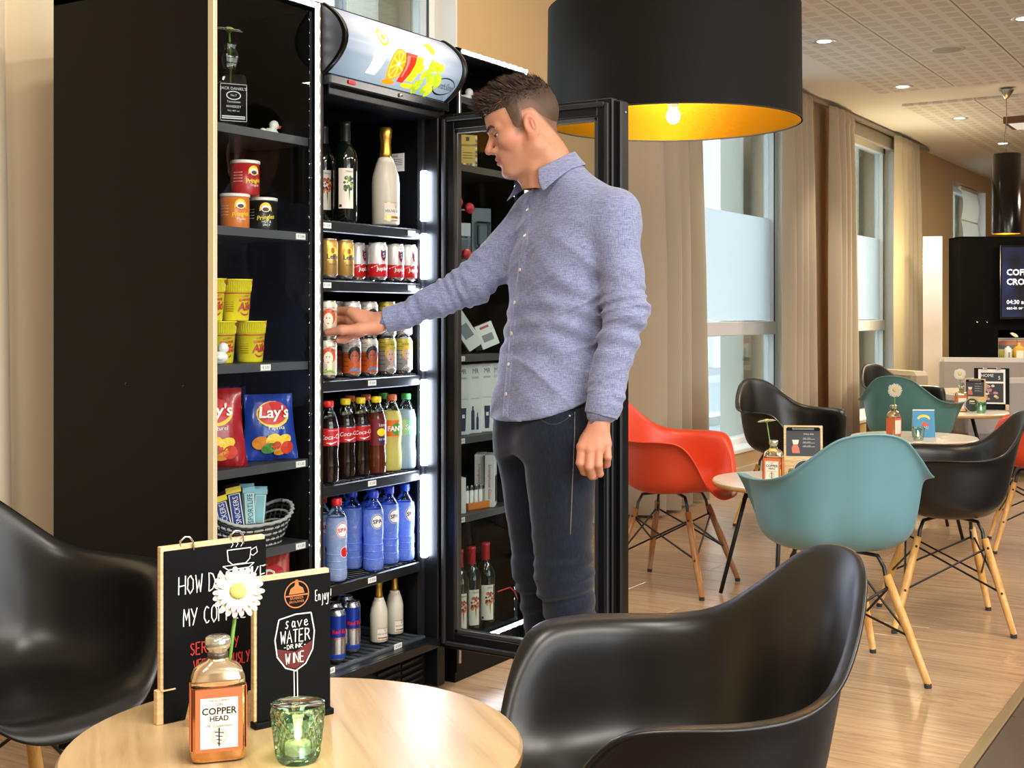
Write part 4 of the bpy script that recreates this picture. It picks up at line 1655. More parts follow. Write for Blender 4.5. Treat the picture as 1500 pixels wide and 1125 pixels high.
sparkling('cream sparkling wine bottle with gold foil neck on the top fridge shelf', onY(565, 2.42), 2.42, Zs[0], radians(-38), 1.0, 'top fridge shelf bottles')
sparkling('small white sparkling wine bottle on the fridge floor, nearer the cans', onY(555, 2.43), 2.43, .1868, radians(-42), .64, 'small sparkling wine bottles')
sparkling('small white sparkling wine bottle on the fridge floor, nearer the hinge', onY(578, 2.45), 2.45, .1868, radians(-30), .64, 'small sparkling wine bottles')


def can(name, label, group, bands, X, Y, z, rz, r=.0305, h=.115, prints=None, cat='can'):
    """bands: (z0, z1, material) from bottom to top as fractions of the height"""
    root = thing(name, label, cat, (X, Y, z), rz, group)
    mats = []
    m = MB()
    m.lathe([(r * .78, 0), (r * .84, .003), (r, .010)], 24, m=0)
    for z0, z1, mm in bands:
        if mm not in mats:
            mats.append(mm)
        i = mats.index(mm) + 1
        m.lathe([(r, .010 + (h - .022) * z0), (r, .010 + (h - .022) * z1)], 24, m=i)
    top = mats.index(bands[-1][2]) + 1
    m.lathe([(r, h - .012), (r * .86, h - .003)], 24, m=top)
    for k in range(len(m.f) - 1, -1, -1):
        if len(m.f[k]) > 4:
            del m.f[k]; del m.mi[k]; del m.sm[k]
    m.build('can_body', [silver_m] + mats, root)
    m = MB(); m.lathe([(r * .86, h - .003), (r * .88, h), (r * .82, h), (r * .80, h - .003), (0, h - .003)], 24); m.build('can_lid', silver_m, root)
    m = MB(); m.box((0.004, 0, h - .0015), (.018, .010, .0012), bev=.0005); m.build('ring_pull', silver_m, root)
    if prints:
        m = MB(); pm = prints(m, r + .0004, h)
        m.build('print', pm, root, fix=False)
    return root


gold_can = M('can_gold', '#b8914a', rough=.3, metal=.6)


def leffe(m, R, h):
    arch = [(-.016, .050)] + [(.016 * cos(pi - pi * i / 12), .072 + .020 * sin(pi * i / 12)) for i in range(13)] + [(.016, .050)]
    poly_cyl(m, arch, R, .25, 0, 0)
    put_cyl(m, text('Leffe', .020, bold=.02), R + .0005, .28, .062, 1)
    poly_cyl(m, disc_pts(10, .006, .009), R + .0004, .25, .080, 2)
    put_cyl(m, text('BLONDE', .006), R + .0005, .28, .040, 1)
    return [yellow_m, navy_m, M('print_brick', '#a2502a', rough=.5)]


def jup(m, R, h):
    pts = [(-.034, .030), (.034, .052), (.034, .066), (-.034, .044)]
    poly_cyl(m, [(-.03, .036), (.0, .047), (.03, .058), (.03, .0605), (0, .0495), (-.03, .0385)], R + .0003, .1, 0, 1)
    sh = [(-.010, .092), (.010, .092), (.0105, .074), (.006, .062), (0, .057), (-.006, .062), (-.0105, .074)]
    poly_cyl(m, sh, R + .0004, .45, 0, 0)
    poly_cyl(m, [(x * .74, .0755 + (z - .0755) * .76) for x, z in sh], R + .0006, .45, 0, 2)
    put_cyl(m, text('S', .020), R + .0008, .45, .0755, 1)
    put_cyl(m, text('Jupiler', .0165, bold=.02), R + .0006, .40, .034, 1)
    return [red_m, white_m, navy_m]


g2 = 'beer cans on the second fridge shelf'
z2 = Zs[1]
can('beer_can', 'gold beer can by the strip of lights, second fridge shelf', g2, [(0, 1, gold_can)], onY(480, 2.41), 2.41, z2, radians(-35), prints=leffe)
can('beer_can', 'gold beer can next to the red and white cans', g2, [(0, 1, gold_can)], onY(504, 2.41), 2.41, z2, radians(-35), prints=leffe)
rw = [(0, .42, red_m), (.42, 1, M('can_white', '#d9d6d0', rough=.3, metal=.3))]
for px, Y, ry, lb in ((522, 2.47, -20, 'red and white beer can set back beside the gold cans'), (553, 2.405, -40, 'red and white beer can standing frontmost on the second fridge shelf'),
                      (578, 2.41, -36, 'red and white beer can between the frontmost one and the light tube'), (597, 2.405, -30, 'red and white beer can right at the light tube'), (541, 2.50, -30, 'red and white beer can in the gap behind the frontmost one')):
    can('beer_can', lb, g2, rw, onY(px, Y), Y, z2, radians(ry), prints=jup)


def comic(hair, skin, bg, shirt):
    """simple printed face: hair cap, face, neck and top"""
    def f(m, R, h):
        a0 = .42
        K = 1.35
        pc = poly_cyl

        def poly_cyl_(m, pts, R, a, z, mm=0):
            return pc(m, [(x * K, max(.0115, (zz - .05) * K + .05) if z == 0 else zz * K) for x, zz in pts], R, a, z if z == 0 else (z - .05) * K + .05, mm)
        poly_cyl_(m, [(-.017, .008), (.017, .008), (.013, .026), (.004, .034), (-.006, .034), (-.013, .026)], R, a0, 0, 3)
        poly_cyl_(m, [(-.004, .030), (.006, .030), (.006, .044), (-.004, .044)], R + .0003, a0, 0, 1)
        poly_cyl_(m, disc_pts(16, .0165, .018), R + .0003, a0, .062, 0)
        poly_cyl_(m, disc_pts(14, .0105, .0145), R + .0006, a0 - .06, .056, 1)
        poly_cyl_(m, [(-.0115, .066), (.010, .066), (.012, .074), (0, .079), (-.010, .075)], R + .0008, a0, 0, 0)
        for dx_ in (-.0055, .003):
            poly_cyl_(m, disc_pts(6, .0016, .0012), R + .0009, a0 - .06 + dx_ / R, .059, 4)
        poly_cyl_(m, [(-.003, 0), (0, .0012), (.003, 0), (0, -.0015)], R + .0009, a0 - .10, .0475, 5)
        put_cyl(m, text('NO TO FAKE NEWS', .0055, shear=.2), R + .0009, a0, .092, 4)
        put_cyl(m, text('APPLE', .0085, shear=.2), R + .0009, a0 + .55, .081, 4)
        for k in range(6):
            poly_cyl_(m, [(-.008, -.0006), (.008, -.0006), (.008, .0006), (-.008, .0006)], R + .0004, a0 - 1.05, .086 - .010 * k, 4)
        return [hair, skin, bg, shirt, ink, red_m]
    return f


skin1 = M('print_pale_skin', '#ead8b8', rough=.4)
skin2 = M('print_bronze_skin', '#b8562c', rough=.4)
hair_r = M('print_red_hair', '#c9512a', rough=.4)
hair_k = M('print_dark_hair', '#14161c', rough=.4)
hair_y = M('print_blond_hair', '#d8b92c', rough=.4)
can_cream = M('can_cream', '#d6cdb0', rough=.35, metal=.2)
can_or = M('can_orange', '#d2601f', rough=.35, metal=.2)
can_ye = M('can_olive_yellow', '#b5a536', rough=.35, metal=.2)
pale = M('can_pale', '#d9d4c8', rough=.35, metal=.2)
g3 = 'cider cans stacked in two layers'
kinds = {'a': ([(0, 1, can_cream)], comic(hair_r, skin1, green_m, M('print_lime_top', '#7fa63a', rough=.4)), 'cream cider can with a red-haired face'),
         'b': ([(0, .66, can_or), (.66, 1, pale)], comic(hair_k, skin2, orange_m, M('print_blue_top', '#3f86bb', rough=.4)), 'orange cider can with a dark-haired face'),
         'c': ([(0, .72, M('can_lilac_grey', '#a7a39f', rough=.35, metal=.3)), (.72, 1, can_ye)], comic(hair_y, M('print_pink_skin', '#d9b9a8', rough=.4), yellow_m, M('print_white_top', '#d8d6d2', rough=.4)), 'yellow topped cider can with a blond-haired face')}
CH = .1125
spots = [('a', 479, 2.405, 0, 'in the lower layer'), ('b', 515, 2.41, 0, 'in the lower layer, nearer the strip'), ('b', 540, 2.41, 0, 'in the lower layer, by the yellow ones'),
         ('c', 567, 2.41, 0, 'in the lower layer, by the orange ones'), ('c', 591, 2.415, 0, 'in the lower layer at the tube'),
         ('a', 479, 2.405, 1, 'held between thumb and fingers'), ('b', 515, 2.43, 1, 'in the upper layer, just above the hand'), ('b', 540, 2.43, 1, 'in the upper layer, above the wrist'),
         ('c', 567, 2.42, 1, 'in the upper layer, above the cuff'), ('c', 591, 2.43, 1, 'in the upper layer at the tube'), ('b', 492, 2.50, 1, 'set back behind the fingers'), ('b', 492, 2.50, 0, 'set back in the lower layer')]
for kd, px, Y, lay, wh in spots:
    bd, prf, tx = kinds[kd]
    ry = {'a': -62, 'b': -52, 'c': -48}[kd] + (4 if px in (540, 591) else 0)
    can('cider_can', tx + ' ' + wh, g3, bd, onY(px, Y), Y, Zs[2] + lay * CH, radians(ry), r=.0290, h=CH, prints=prf)

PET = [(.027, 0), (.0305, .006), (.0312, .05), (.0285, .082), (.0308, .108), (.0308, .160), (.0295, .168), (.025, .186), (.017, .206), (.0130, .214), (.0130, .222)]
pet_clear = glassy('pet_clear', '#e6ecec', gloss=1.3)


def soda(label, group, liq, cap, lab, X, Y, z, rz, word=None, wcol=white_m, fill=.186, zc0=None, l0=.108, l1=.158, shear=.25, size=.024, prof=PET, s=1.0, cat='soft drink', name='soda_bottle', clearm=None, extra=None):
    prof = [(a * s, b_ * s) for a, b_ in prof]
    root = round_bottle(name, label, cat, group, prof, liq, X, Y, z, rz, split=fill * s, mat2=clearm or pet_clear)
    top = prof[-1][1]
    m = MB(); m.lathe([(.0148 * s, top - .004), (.0150 * s, top), (.0148 * s, top + .013), (.0135 * s, top + .0145), (0, top + .0145)], 20)
    for k in range(20):
        a = 2 * pi * k / 20
        m.tube([(.0149 * s * cos(a), .0149 * s * sin(a), top), (.0149 * s * cos(a), .0149 * s * sin(a), top + .012)], .0006, 4)
    cp_ = m.build('cap', cap, root); cp_['kind'] = 'stuff'
    if lab is not None:
        m = MB(); R = .0313 * s
        cylpatch(m, R, 0, 2 * pi, l0 * s, l1 * s, 0, 28)
        if word:
            put_cyl(m, text(word, size * s, shear=shear), R + .0005, .30, (l0 + l1) / 2 * s, 1, rot=.06 if shear else 0)
        if extra:
            extra(m, R + .0004, s)
        m.build('label', [lab, wcol, white_m, yellow_m, navy_m, green_m, orange_m, black_m], root, fix=False)
    return root


cola = M('cola', '#170a06', rough=.12, spec=.6)
tea = M('ice_tea', '#54200f', rough=.15, spec=.6)
fant = frosted('orange_soda', '#fbf39a', w=.6)
spri = frosted('lemon_soda', '#c8e0e8', w=.6)
cap_red = M('cap_red', '#c41e1e', rough=.35)
cap_y = M('cap_yellow', '#e8cf1c', rough=.35)
cap_or = M('cap_orange', '#d8652a', rough=.35)
cap_g = M('cap_green', '#3f9a48', rough=.35)
cap_b = M('cap_blue', '#1f3fc0', rough=.35)
lab_red = M('label_red', '#b3161c', rough=.4)
z4 = Zs[3]
g4 = 'soft drink bottles on the fourth fridge shelf'


def swoosh(m, R, s):
    poly_cyl(m, [(-.022, -.001), (-.008, -.004), (.006, .001), (.022, .003), (.006, -.0015), (-.008, -.007)], R + .0003, .3, .118 * s, 2)
    put_cyl(m, text('ORIGINAL TASTE', .0042), R + .0003, .3, .152 * s, 2)


def blackband(m, R, s):
    swoosh(m, R, s)
    cylpatch(m, R, 0, 2 * pi, .152 * s, .1585 * s, 7, 24)


soda('cola bottle with red cap, frontmost at the strip of lights', g4, cola, cap_red, lab_red, onY(481, 2.40), 2.40, z4, radians(-40), 'Coca-Cola', extra=swoosh, size=.019, s=1.0)
soda('cola bottle with yellow cap, next to the red capped one', g4, cola, cap_y, lab_red, onY(506, 2.425), 2.425, z4, radians(-34), 'Coca-Cola', extra=blackband, size=.0175)
soda('cola bottle with yellow cap, beside the iced tea', g4, cola, cap_y, lab_red, onY(528, 2.42), 2.42, z4, radians(-34), 'Coca-Cola', extra=blackband, size=.0175)


def lemons(m, R, s):
    poly_cyl(m, [(-.02, -.008), (.02, -.004), (.02, .008), (-.02, .004)], R + .0003, .5, .150 * s, 0)
    put_cyl(m, text('Lipton', .012), R + .0006, .55, .150 * s, 2)
    poly_cyl(m, disc_pts(14, .015, .012), R + .0003, .35, .128 * s, 3)
    poly_cyl(m, disc_pts(14, .012, .010), R + .0005, .4, .104 * s, 4)
    put_cyl(m, text('ICE TEA', .0075), R + .0007, .45, .106 * s, 2)


soda('iced tea bottle with yellow cap and lemon label', g4, tea, cap_y, M('label_maroon', '#6b1623', rough=.4), onY(551, 2.41), 2.41, z4, radians(-40), None, l0=.088, l1=.168, extra=lemons)


def fan_x(m, R, s):
    poly_cyl(m, disc_pts(14, .019, .019), R + .0002, .28, .131 * s, 5)
    put_cyl(m, text('FANTA', .021, bold=.04), R + .0007, .34, .131 * s, 2)


soda('glowing yellow soda bottle with orange cap and label', g4, fant, cap_or, M('label_orange', '#e2731e', rough=.4), onY(574, 2.42), 2.42, z4, radians(-38), None, extra=fan_x, fill=.186)
soda('clear lemon soda bottle with green cap at the light tube', g4, spri, cap_g, M('label_mint', '#7dc8a0', rough=.4), onY(595, 2.415), 2.415, z4, radians(-35), 'Sprite', size=.02)
for px, Y, cp_, lb in ((513, 2.50, cap_or, 'soda bottle with orange cap standing behind the yellow capped colas'), (536, 2.50, cap_or, 'soda bottle with orange cap standing behind the iced tea'), (562, 2.49, cap_g, 'soda bottle with green cap standing behind the glowing yellow one')):
    soda(lb, g4, fant if cp_ is cap_or else spri, cp_, M('label_orange') if cp_ is cap_or else M('label_mint'), onY(px, Y), Y, z4, radians(-30), None)

def watery(key, tint, rough=.1, w=.5):
    m = frosted(key, tint, rough, w)
    nt = m.node_tree; N, L = nt.nodes, nt.links
    b = N['Principled BSDF']; b.inputs['Specular IOR Level'].default_value = .8
    n = N.new('ShaderNodeTexNoise'); n.inputs['Scale'].default_value = 70; n.inputs['Detail'].default_value = 2; n.inputs['Distortion'].default_value = 1.5
    tc = N.new('ShaderNodeTexCoord'); L.new(tc.outputs['Object'], n.inputs[0])
    bp = N.new('ShaderNodeBump'); bp.inputs['Strength'].default_value = .55; bp.inputs['Distance'].default_value = .004
    L.new(n.outputs[0], bp.inputs['Height']); L.new(bp.outputs[0], b.inputs['Normal'])
    mx = N.new('ShaderNodeMix'); mx.data_type = 'RGBA'; mx.inputs[6].default_value = lin(tint); mx.inputs[7].default_value = (1, 1, 1, 1)  # white flecks put into the colour imitate light caught in the water
    mr = N.new('ShaderNodeMapRange'); mr.inputs[1].default_value = .48; mr.inputs[2].default_value = .75; mr.inputs[4].default_value = .6
    L.new(n.outputs[0], mr.inputs[0]); L.new(mr.outputs[0], mx.inputs[0]); L.new(mx.outputs[2], b.inputs['Base Color'])
    return m


WAT = [(.026, 0), (.0305, .006), (.0315, .02), (.030, .045), (.031, .07), (.029, .09), (.0312, .112), (.0312, .170), (.029, .186), (.021, .202), (.0135, .212), (.0135, .224)]
wat_b = watery('water_blue', '#8db6ff', w=.62, rough=.12)
wat_c = watery('water_clear_blue', '#b3cdf2', w=.55, rough=.2)
g5 = 'water bottles on the fifth fridge shelf'


def spa(colr):
    def f(m, R, s):
        poly_cyl(m, disc_pts(20, .021, .023), R, .42, .150 * s, 2)
        n = 24
        for rr0, rr1 in ((.0195, .0175),):
            a_ = [(rr0 * cos(2 * pi * i / n), rr0 * 1.1 * sin(2 * pi * i / n)) for i in range(n)]
            b2 = [(rr1 * cos(2 * pi * i / n), rr1 * 1.1 * sin(2 * pi * i / n)) for i in range(n)]
            put_cyl(m, (a_ + b2, [(i, (i + 1) % n, n + (i + 1) % n, n + i) for i in range(n)]), R + .0003, .42, .150 * s, colr)
        put_cyl(m, text('SPA', .0165, sx=1.15, bold=.03), R + .0005, .42, .150 * s, colr, rot=.12)
    return f


def water(label, liq, cap, px, Y, ry, colr):
    X = onY(px, Y)
    root = round_bottle('water_bottle', label, 'water', (X, Y, Zs[4]) and g5, WAT, liq, X, Y, Zs[4], radians(ry), split=.186, mat2=glassy('pet_blue', '#a9c6f5', gloss=1.3) if liq is wat_b else pet_clear)
    m = MB(); m.lathe([(.0150, .219), (.0152, .223), (.0150, .239), (.0135, .2405), (0, .2405)], 20)
    for k in range(20):
        a = 2 * pi * k / 20
        m.tube([(.0151 * cos(a), .0151 * sin(a), .224), (.0151 * cos(a), .0151 * sin(a), .237)], .0006, 4)
    c_ = m.build('cap', cap, root); c_['kind'] = 'stuff'
    m = MB(); spa(colr)(m, .0317, 1.0)
    m.build('label', [red_m, red_m, white_m, yellow_m, navy_m], root, fix=False)
    if colr == 1:
        m = MB(); poly_cyl(m, disc_pts(16, .014, .016), .0319, .62, .085, 0); poly_cyl(m, disc_pts(16, .0125, .0145), .0321, .62, .085, 1)
        m.build('red_dot_label', [white_m, red_m], root, fix=False)
    m = MB()
    for z in (.035, .058, .078):
        m.lathe([(.0300, z - .003), (.0318, z), (.0300, z + .003)], 24)
    m.build('grip_ribs', liq, root)
    return root


water('water bottle with red cap, half behind the strip of lights', wat_c, cap_red, 471, 2.472, -45, 1)
water('water bottle with red cap, frontmost beside the blue capped ones', wat_c, cap_red, 493, 2.40, -40, 1)
water('blue water bottle with blue cap, set back beside the red capped ones', wat_b, cap_b, 516, 2.475, 60, 4)
water('blue water bottle with blue cap, frontmost in the middle of the shelf', wat_b, cap_b, 547, 2.405, -52, 4)
water('blue water bottle with blue cap, beside the frontmost one', wat_b, cap_b, 570, 2.425, -42, 4)
water('blue water bottle with blue cap at the light tube', wat_b, cap_b, 593, 2.415, -38, 4)
water('blue water bottle in the second row behind the red capped ones', wat_b, cap_b, 500, 2.56, -40, 4)
water('blue water bottle in the second row behind the frontmost one', wat_b, cap_b, 543, 2.50, -40, 4)
water('blue water bottle in the second row nearest the light tube', wat_b, cap_b, 562, 2.50, -40, 4)


def bull(m, R, h):
    put_cyl(m, text('Red Bull', .017, sx=.9, bold=.03), R + .0005, .30, .088, 0)
    put_cyl(m, text('ENERGY DRINK', .006), R + .0005, .30, .068, 0)
    cylpatch(m, R + .0003, 0, 2 * pi, .018, .022, 1, 20)
    return [red_m, blue_m]


bb = [(0, .10, blue_m), (.10, .48, silver_m), (.48, .97, M('can_cobalt', '#1c3a9c', rough=.28, metal=.5)), (.97, 1, silver_m)]
g6 = 'blue and silver cans on the fridge floor'
for px, Y, ry, lb in ((493, 2.40, -40, 'blue and silver can on the fridge floor, closest to the chalkboards'), (515, 2.43, -40, 'blue and silver can on the fridge floor, closest to the small sparkling wines'), (489, 2.46, -40, 'blue and silver can in the second row, nearer the jamb'), (506, 2.49, -40, 'blue and silver can in the second row, nearer the middle')):
    can('energy_drink_can', lb, g6, bb, onY(px, Y), Y, .1868, radians(ry), r=.0265, h=.150, prints=bull)

# ---- goods in the far lit unit
yb = thing('yellow_box', 'upright yellow box with patterned border, top of the far lit unit', 'box', (onY(683, 2.42), 2.42, 1.7008), radians(-38))
m = MB(); m.box((0, 0, .058), (.070, .030, .116), bev=.001); m.build('carton', M('carton_mustard', '#d9ae3c', rough=.5), yb)
m = MB()
for sx in (-1, 1):
    for k in range(9):
        m.box((sx * .031, -.0155, .008 + .0125 * k), (.006, .001, .008), k % 3)
for k in range(5):
    m.box((-.022 + .011 * k, -.0155, .012), (.007, .001, .014), (k + 1) % 3)
put_flat(m, text('MARIANNE', .0115), (0, .080), 3, -.0160)
m.box((0, -.0155, .102), (.012, .001, .014), 3)
for k in range(3):
    m.box((0, -.0155, .055 - .009 * k), (.034, .001, .0015), 3)
m.build('print', [M('print_terracotta', '#b2482c', rough=.5), M('print_teal', '#2d6a72', rough=.5), cream_m, M('print_umber', '#3a2412', rough=.5)], yb)

hook_m = M('red_hook_tip', '#d4202a', rough=.35)
for px, z, lb in ((688, 1.560, 'red tipped display hook, upper one in clear view through the door glass'), (671, 1.575, 'red tipped display hook, at the edge of the door glass'), (684, 1.405, 'red tipped display hook, lower one behind the outstretched arm')):
    Y = 2.36
    X = onY(px, Y)
    h = thing('display_hook', lb, 'hook', (X, Y, z), 0, 'red tipped display hooks')
    m = MB()
    for o_ in (-.006, .006):
        m.tube([(o_, 0, -.004), (o_, .30, -.012), (o_, .535, -.014)], .0022, 6)
    m.build('wire_prong', chrome, h)
    m = MB(); m.lathe([(.003, -.008), (.022, -.006), (.024, 0), (.020, .006), (0.0, .008)], 10, ry=.8); m.build('hook_tip', hook_m, h, rot=(pi / 2, 0, 0))
    m = MB(); m.box((0, .540, -.012), (.05, .006, .05), bev=.002); m.build('back_plate', inner_m, h)
blis = glassy('blister_plastic', '#dfe4e8', gloss=2.0)
for px, z, w_, hh, Y, lb, cd in ((705, 1.50, .085, .16, 2.46, 'grey blister pack hanging on the upper hook', '#7b7f82'), (677, 1.438, .07, .15, 2.40, 'white blister pack hanging beside the door edge', '#c8ccd0')):
    h = thing('blister_pack', lb, 'blister pack', (onY(px, Y), Y, z - hh / 2), radians(-20), 'hanging blister packs')
    m = MB(); m.box((0, 0, hh / 2), (w_, .003, hh), bev=.001); m.build('card', M('blister_card_' + cd[1:], cd, rough=.5), h)
    m = MB(); m.box((0, -.012, hh * .4), (w_ * .75, .022, hh * .6), bev=.006); m.build('bubble', blis, h)
    m = MB(); m.box((0, -.008, hh * .4), (w_ * .45, .010, hh * .45), bev=.004); m.build('contents', M('gadget_grey', '#9a9da0', rough=.4), h)
# leaning white boxes on the fourth shelf
for px, Y, w_, hh, dp, rz, lean, lb in ((697, 2.40, .060, .165, .022, -35, .55, 'long white carton leaning back on the shelf above the tall white boxes'), (715, 2.42, .070, .085, .06, -30, .35, 'squat white carton propped behind the leaning long one')):
    h = thing('white_carton', lb, 'box', (onY(px, Y), Y, 1.0885 if hh > .1 else 1.0875), radians(rz))
    m = MB(); m.box((0, 0, hh / 2), (w_, dp, hh), bev=.0015); m.build('carton', white_m, h, rot=(-lean * .4, -lean, 0))
    m = MB(); m.box((0, -dp / 2 - .0006, hh * .85), (w_ * .5, .001, hh * .10), 0); m.box((0, -dp / 2 - .0006, hh * .4), (w_ * .6, .001, hh * .3), 1); m.build('print', [red_m, M('print_grey', '#8a8d90', rough=.5)], h, rot=(-lean * .4, -lean, 0))


def mr_box(px, Y, lb, kind):
    h = thing('white_gift_box', lb, 'box', (onY(px, Y), Y, .7968), radians(-22), 'tall white boxes in the far lit unit')
    m = MB(); m.box((0, 0, .118), (.054, .062, .236), bev=.001); m.build('carton', M('carton_white', '#e6e3de', rough=.5), h)
    m = MB()
    y = -.0316
    put_flat(m, text('MR', .024, sx=.8), (0, .212), 0, y); put_flat(m, text('JONES', .010), (0, .190), 0, y)
    put_flat(m, text('Shower & Shave', .0055), (0, .120), 0, y)
    if kind == 0:
        for cx, w2, z1 in ((-.011, .013, .075), (.008, .009, .052)):
            m.prism([(cx - w2 / 2, .012), (cx + w2 / 2, .012), (cx + w2 / 2, z1), (cx + w2 / 5, z1 + .006), (cx + w2 / 5, z1 + .018), (cx - w2 / 5, z1 + .018), (cx - w2 / 5, z1 + .006), (cx - w2 / 2, z1)], y - .0008, y, 1)
    else:
        m.prism([(-.008, .012), (.008, .012), (.009, .026), (.012, .090), (-.012, .090), (-.009, .026)], y - .0008, y, 1)
        m.box((0, y - .001, .062), (.010, .0008, .012), 2)
    m.build('print', [M('print_grey_dark', '#55585c', rough=.5), navy_m, white_m], h)


mr_box(671, 2.42, 'tall white box at the edge of the door glass', 1)
mr_box(689, 2.42, 'tall white box printed with two navy bottles', 0)
mr_box(706, 2.42, 'tall white box printed with one navy tube', 1)
mr_box(721, 2.42, 'tall white box against the shirt hem', 0)
for px, Y, lb, s_ in ((704, 2.44, 'slim white phone glass box with red lettering, nearer the lighters', 0), (719, 2.40, 'slim white phone glass box with red lettering, against the jeans', 1)):
    h = thing('phone_glass_box', lb, 'box', (onY(px, Y), Y, .5358), radians(-62), 'slim white phone glass boxes')
    m = MB(); m.box((0, 0, .090), (.034, .095, .180), bev=.001); m.build('carton', M('carton_white'), h)
    m = MB(); put_flat(m, text('Smartphone Glass', .0165), (0, .088), 0, -.0482, rot=-pi / 2); m.build('print', red_m, h)
    if s_:
        m = MB(); m.box((.0178, .0, .06), (.001, .05, .09), 0); m.build('picture', black_m, h)
tr = thing('lighter_tray', 'orange card tray on the shelf below the tall white boxes', 'tray', (onY(697, 2.41), 2.41, .5358), radians(-10))
m = MB()
m.box((0, 0, .001), (.13, .05, .002))
for sx in (-1, 1):
    m.box((sx * .064, 0, .012), (.002, .05, .024))
for sy in (-1, 1):
    m.box((0, sy * .024, .012), (.13, .002, .024))
m.build('tray', M('tray_orange', '#d6792a', rough=.5, bump=(200, .3)), tr)
for k in range(5):
    a = -.045 + .0225 * k
    X = onY(697, 2.41) + a * cos(radians(-10)); Y = 2.41 + a * sin(radians(-10))
    h = thing('lighter', 'white lighter in the orange tray, ' + ['nearest the door edge', 'second from the door edge', 'in the middle of the row', 'second from the phone glass boxes', 'nearest the phone glass boxes'][k], 'lighter', (X, Y, .538), radians(-10), 'white lighters in the orange tray')
    m = MB(); m.lathe([(.0085, .0055, 0), (.0092, .006, .003), (.0092, .006, .058), (.008, .005, .060)], 12); m.build('lighter_body', white_m, h)
    m = MB(); m.box((0, 0, .067), (.013, .009, .014), bev=.002); m.lathe([(.004, -.003), (.004, .003)], 8, c=(.002, 0, .075)); m.build('metal_top', chrome, h)
sb = thing('small_white_box', 'small white box at the edge of the door glass, beside the lighters', 'box', (onY(669, 2.40), 2.40, .5358), radians(-30))
m = MB(); m.box((0, 0, .06), (.05, .04, .12), bev=.001); m.build('carton', M('carton_white'), sb)
m = MB(); put_flat(m, text('O', .02), (0, .03), 0, -.0206); m.build('print', ink, sb)
for px, Y, lb in ((672, 2.40, 'red capped wine bottle at the edge of the door glass'), (690, 2.40, 'red capped wine bottle on the floor of the far unit, nearer the door edge'), (711, 2.40, 'red capped wine bottle on the floor of the far unit, nearer the chrome hinge')):
    wine(lb, onY(px, Y), Y, .1112, radians(-46), rart, M('capsule_red', '#b01622', rough=.3), 'red capped wine bottles')
# ================================================================== LAMPS, TABLE GOODS, FAR FURNITURE
# ---- the big drum shade
Lc = cw(.60, 4.70)
lam = thing('drum_pendant_lamp', 'huge black drum lampshade lined with gold, hanging over the open door', 'lamp', (Lc.x, Lc.y, 0))
RB, RT, ZB, ZTP = .470, .466, 1.912, 2.335


def shade_black():
    m, nt, N, L, b = nodes('shade_black_fabric')
    b.inputs['Base Color'].default_value = lin('#100d09')
    b.inputs['Roughness'].default_value = .7
    b.inputs['Specular IOR Level'].default_value = .2
    w = N.new('ShaderNodeTexNoise'); w.inputs['Scale'].default_value = 60
    tc = N.new('ShaderNodeTexCoord'); mp = N.new('ShaderNodeMapping'); mp.inputs['Scale'].default_value = (1, 1, 12)
    L.new(tc.outputs['Object'], mp.inputs[0]); L.new(mp.outputs[0], w.inputs[0])
    bp = N.new('ShaderNodeBump'); bp.inputs['Strength'].default_value = .25; bp.inputs['Distance'].default_value = .001
    L.new(w.outputs[0], bp.inputs['Height']); L.new(bp.outputs[0], b.inputs['Normal'])
    return m


m = MB(); m.lathe([(RB, ZB), (RB, ZB + .004), (RT, ZTP)], 96)
m.f = [f for f in m.f if len(f) == 4]; m.mi = [0] * len(m.f); m.sm = [True] * len(m.f)
m.build('lamp_shade', shade_black(), lam)
m = MB(); m.lathe([(RB - .004, ZB + .001), (RT - .004, ZTP)], 96)
m.f = [f for f in m.f if len(f) == 4]; m.mi = [0] * len(m.f); m.sm = [True] * len(m.f)
m.build('gold_lining', M('gold_lining', '#a67c14', rough=.34, metal=.85, bump=(90, .25)), lam)
m = MB(); m.lathe([(RB + .001, ZB - .001), (RB + .001, ZB + .004), (RB - .005, ZB + .004), (RB - .005, ZB - .001)], 96)
m.f = [f for f in m.f if len(f) == 4]; m.mi = [0] * len(m.f); m.sm = [True] * len(m.f)
m.build('rim', M('shade_rim', '#14110c', rough=.6), lam)
m = MB()
for k in range(3):
    a = 2 * pi * k / 3
    m.tube([(0, 0, ZTP - .06), (RT * cos(a), RT * sin(a), ZTP - .02)], .004, 6)
m.tube([(0, 0, ZTP - .06), (0, 0, HC)], .004, 6)
m.build('suspension', chrome, lam)
m = MB(); m.lathe([(.055, HC), (.055, HC - .02), (.01, HC - .05)], 20); m.build('ceiling_rose', alu, lam)
for dx_, dy_ in ((-.0, -.0),):
    m = MB(); m.ell((dx_, dy_, ZB + .03), (.026, .026, .03), 16); m.build('bulb', M('bulb_glow', '#ffe9b0', emit=25, emitcol='#ffdf9c'), lam)
    m = MB(); m.lathe([(.02, ZB + .06), (.02, ZB + .30), (.01, ZTP - .06)], 12); m.build('lamp_holder', white_m, lam)
d_ = bpy.data.lights.new('added_ceiling_uplight', 'POINT'); d_.energy = 55; d_.color = (1, .84, .6); d_.shadow_soft_size = .08  # uplight added just above the shade to brighten the ceiling and wall
o_ = bpy.data.objects.new('added_ceiling_uplight', d_); COL.objects.link(o_); o_.location = (Lc.x, Lc.y, ZTP + .04)
d_ = bpy.data.lights.new('drum_lamp_light', 'POINT'); d_.energy = .8; d_.color = (1, .80, .45); d_.shadow_soft_size = .05
o_ = bpy.data.objects.new('drum_lamp_light', d_); COL.objects.link(o_); o_.location = (Lc.x, Lc.y, ZB + .09)

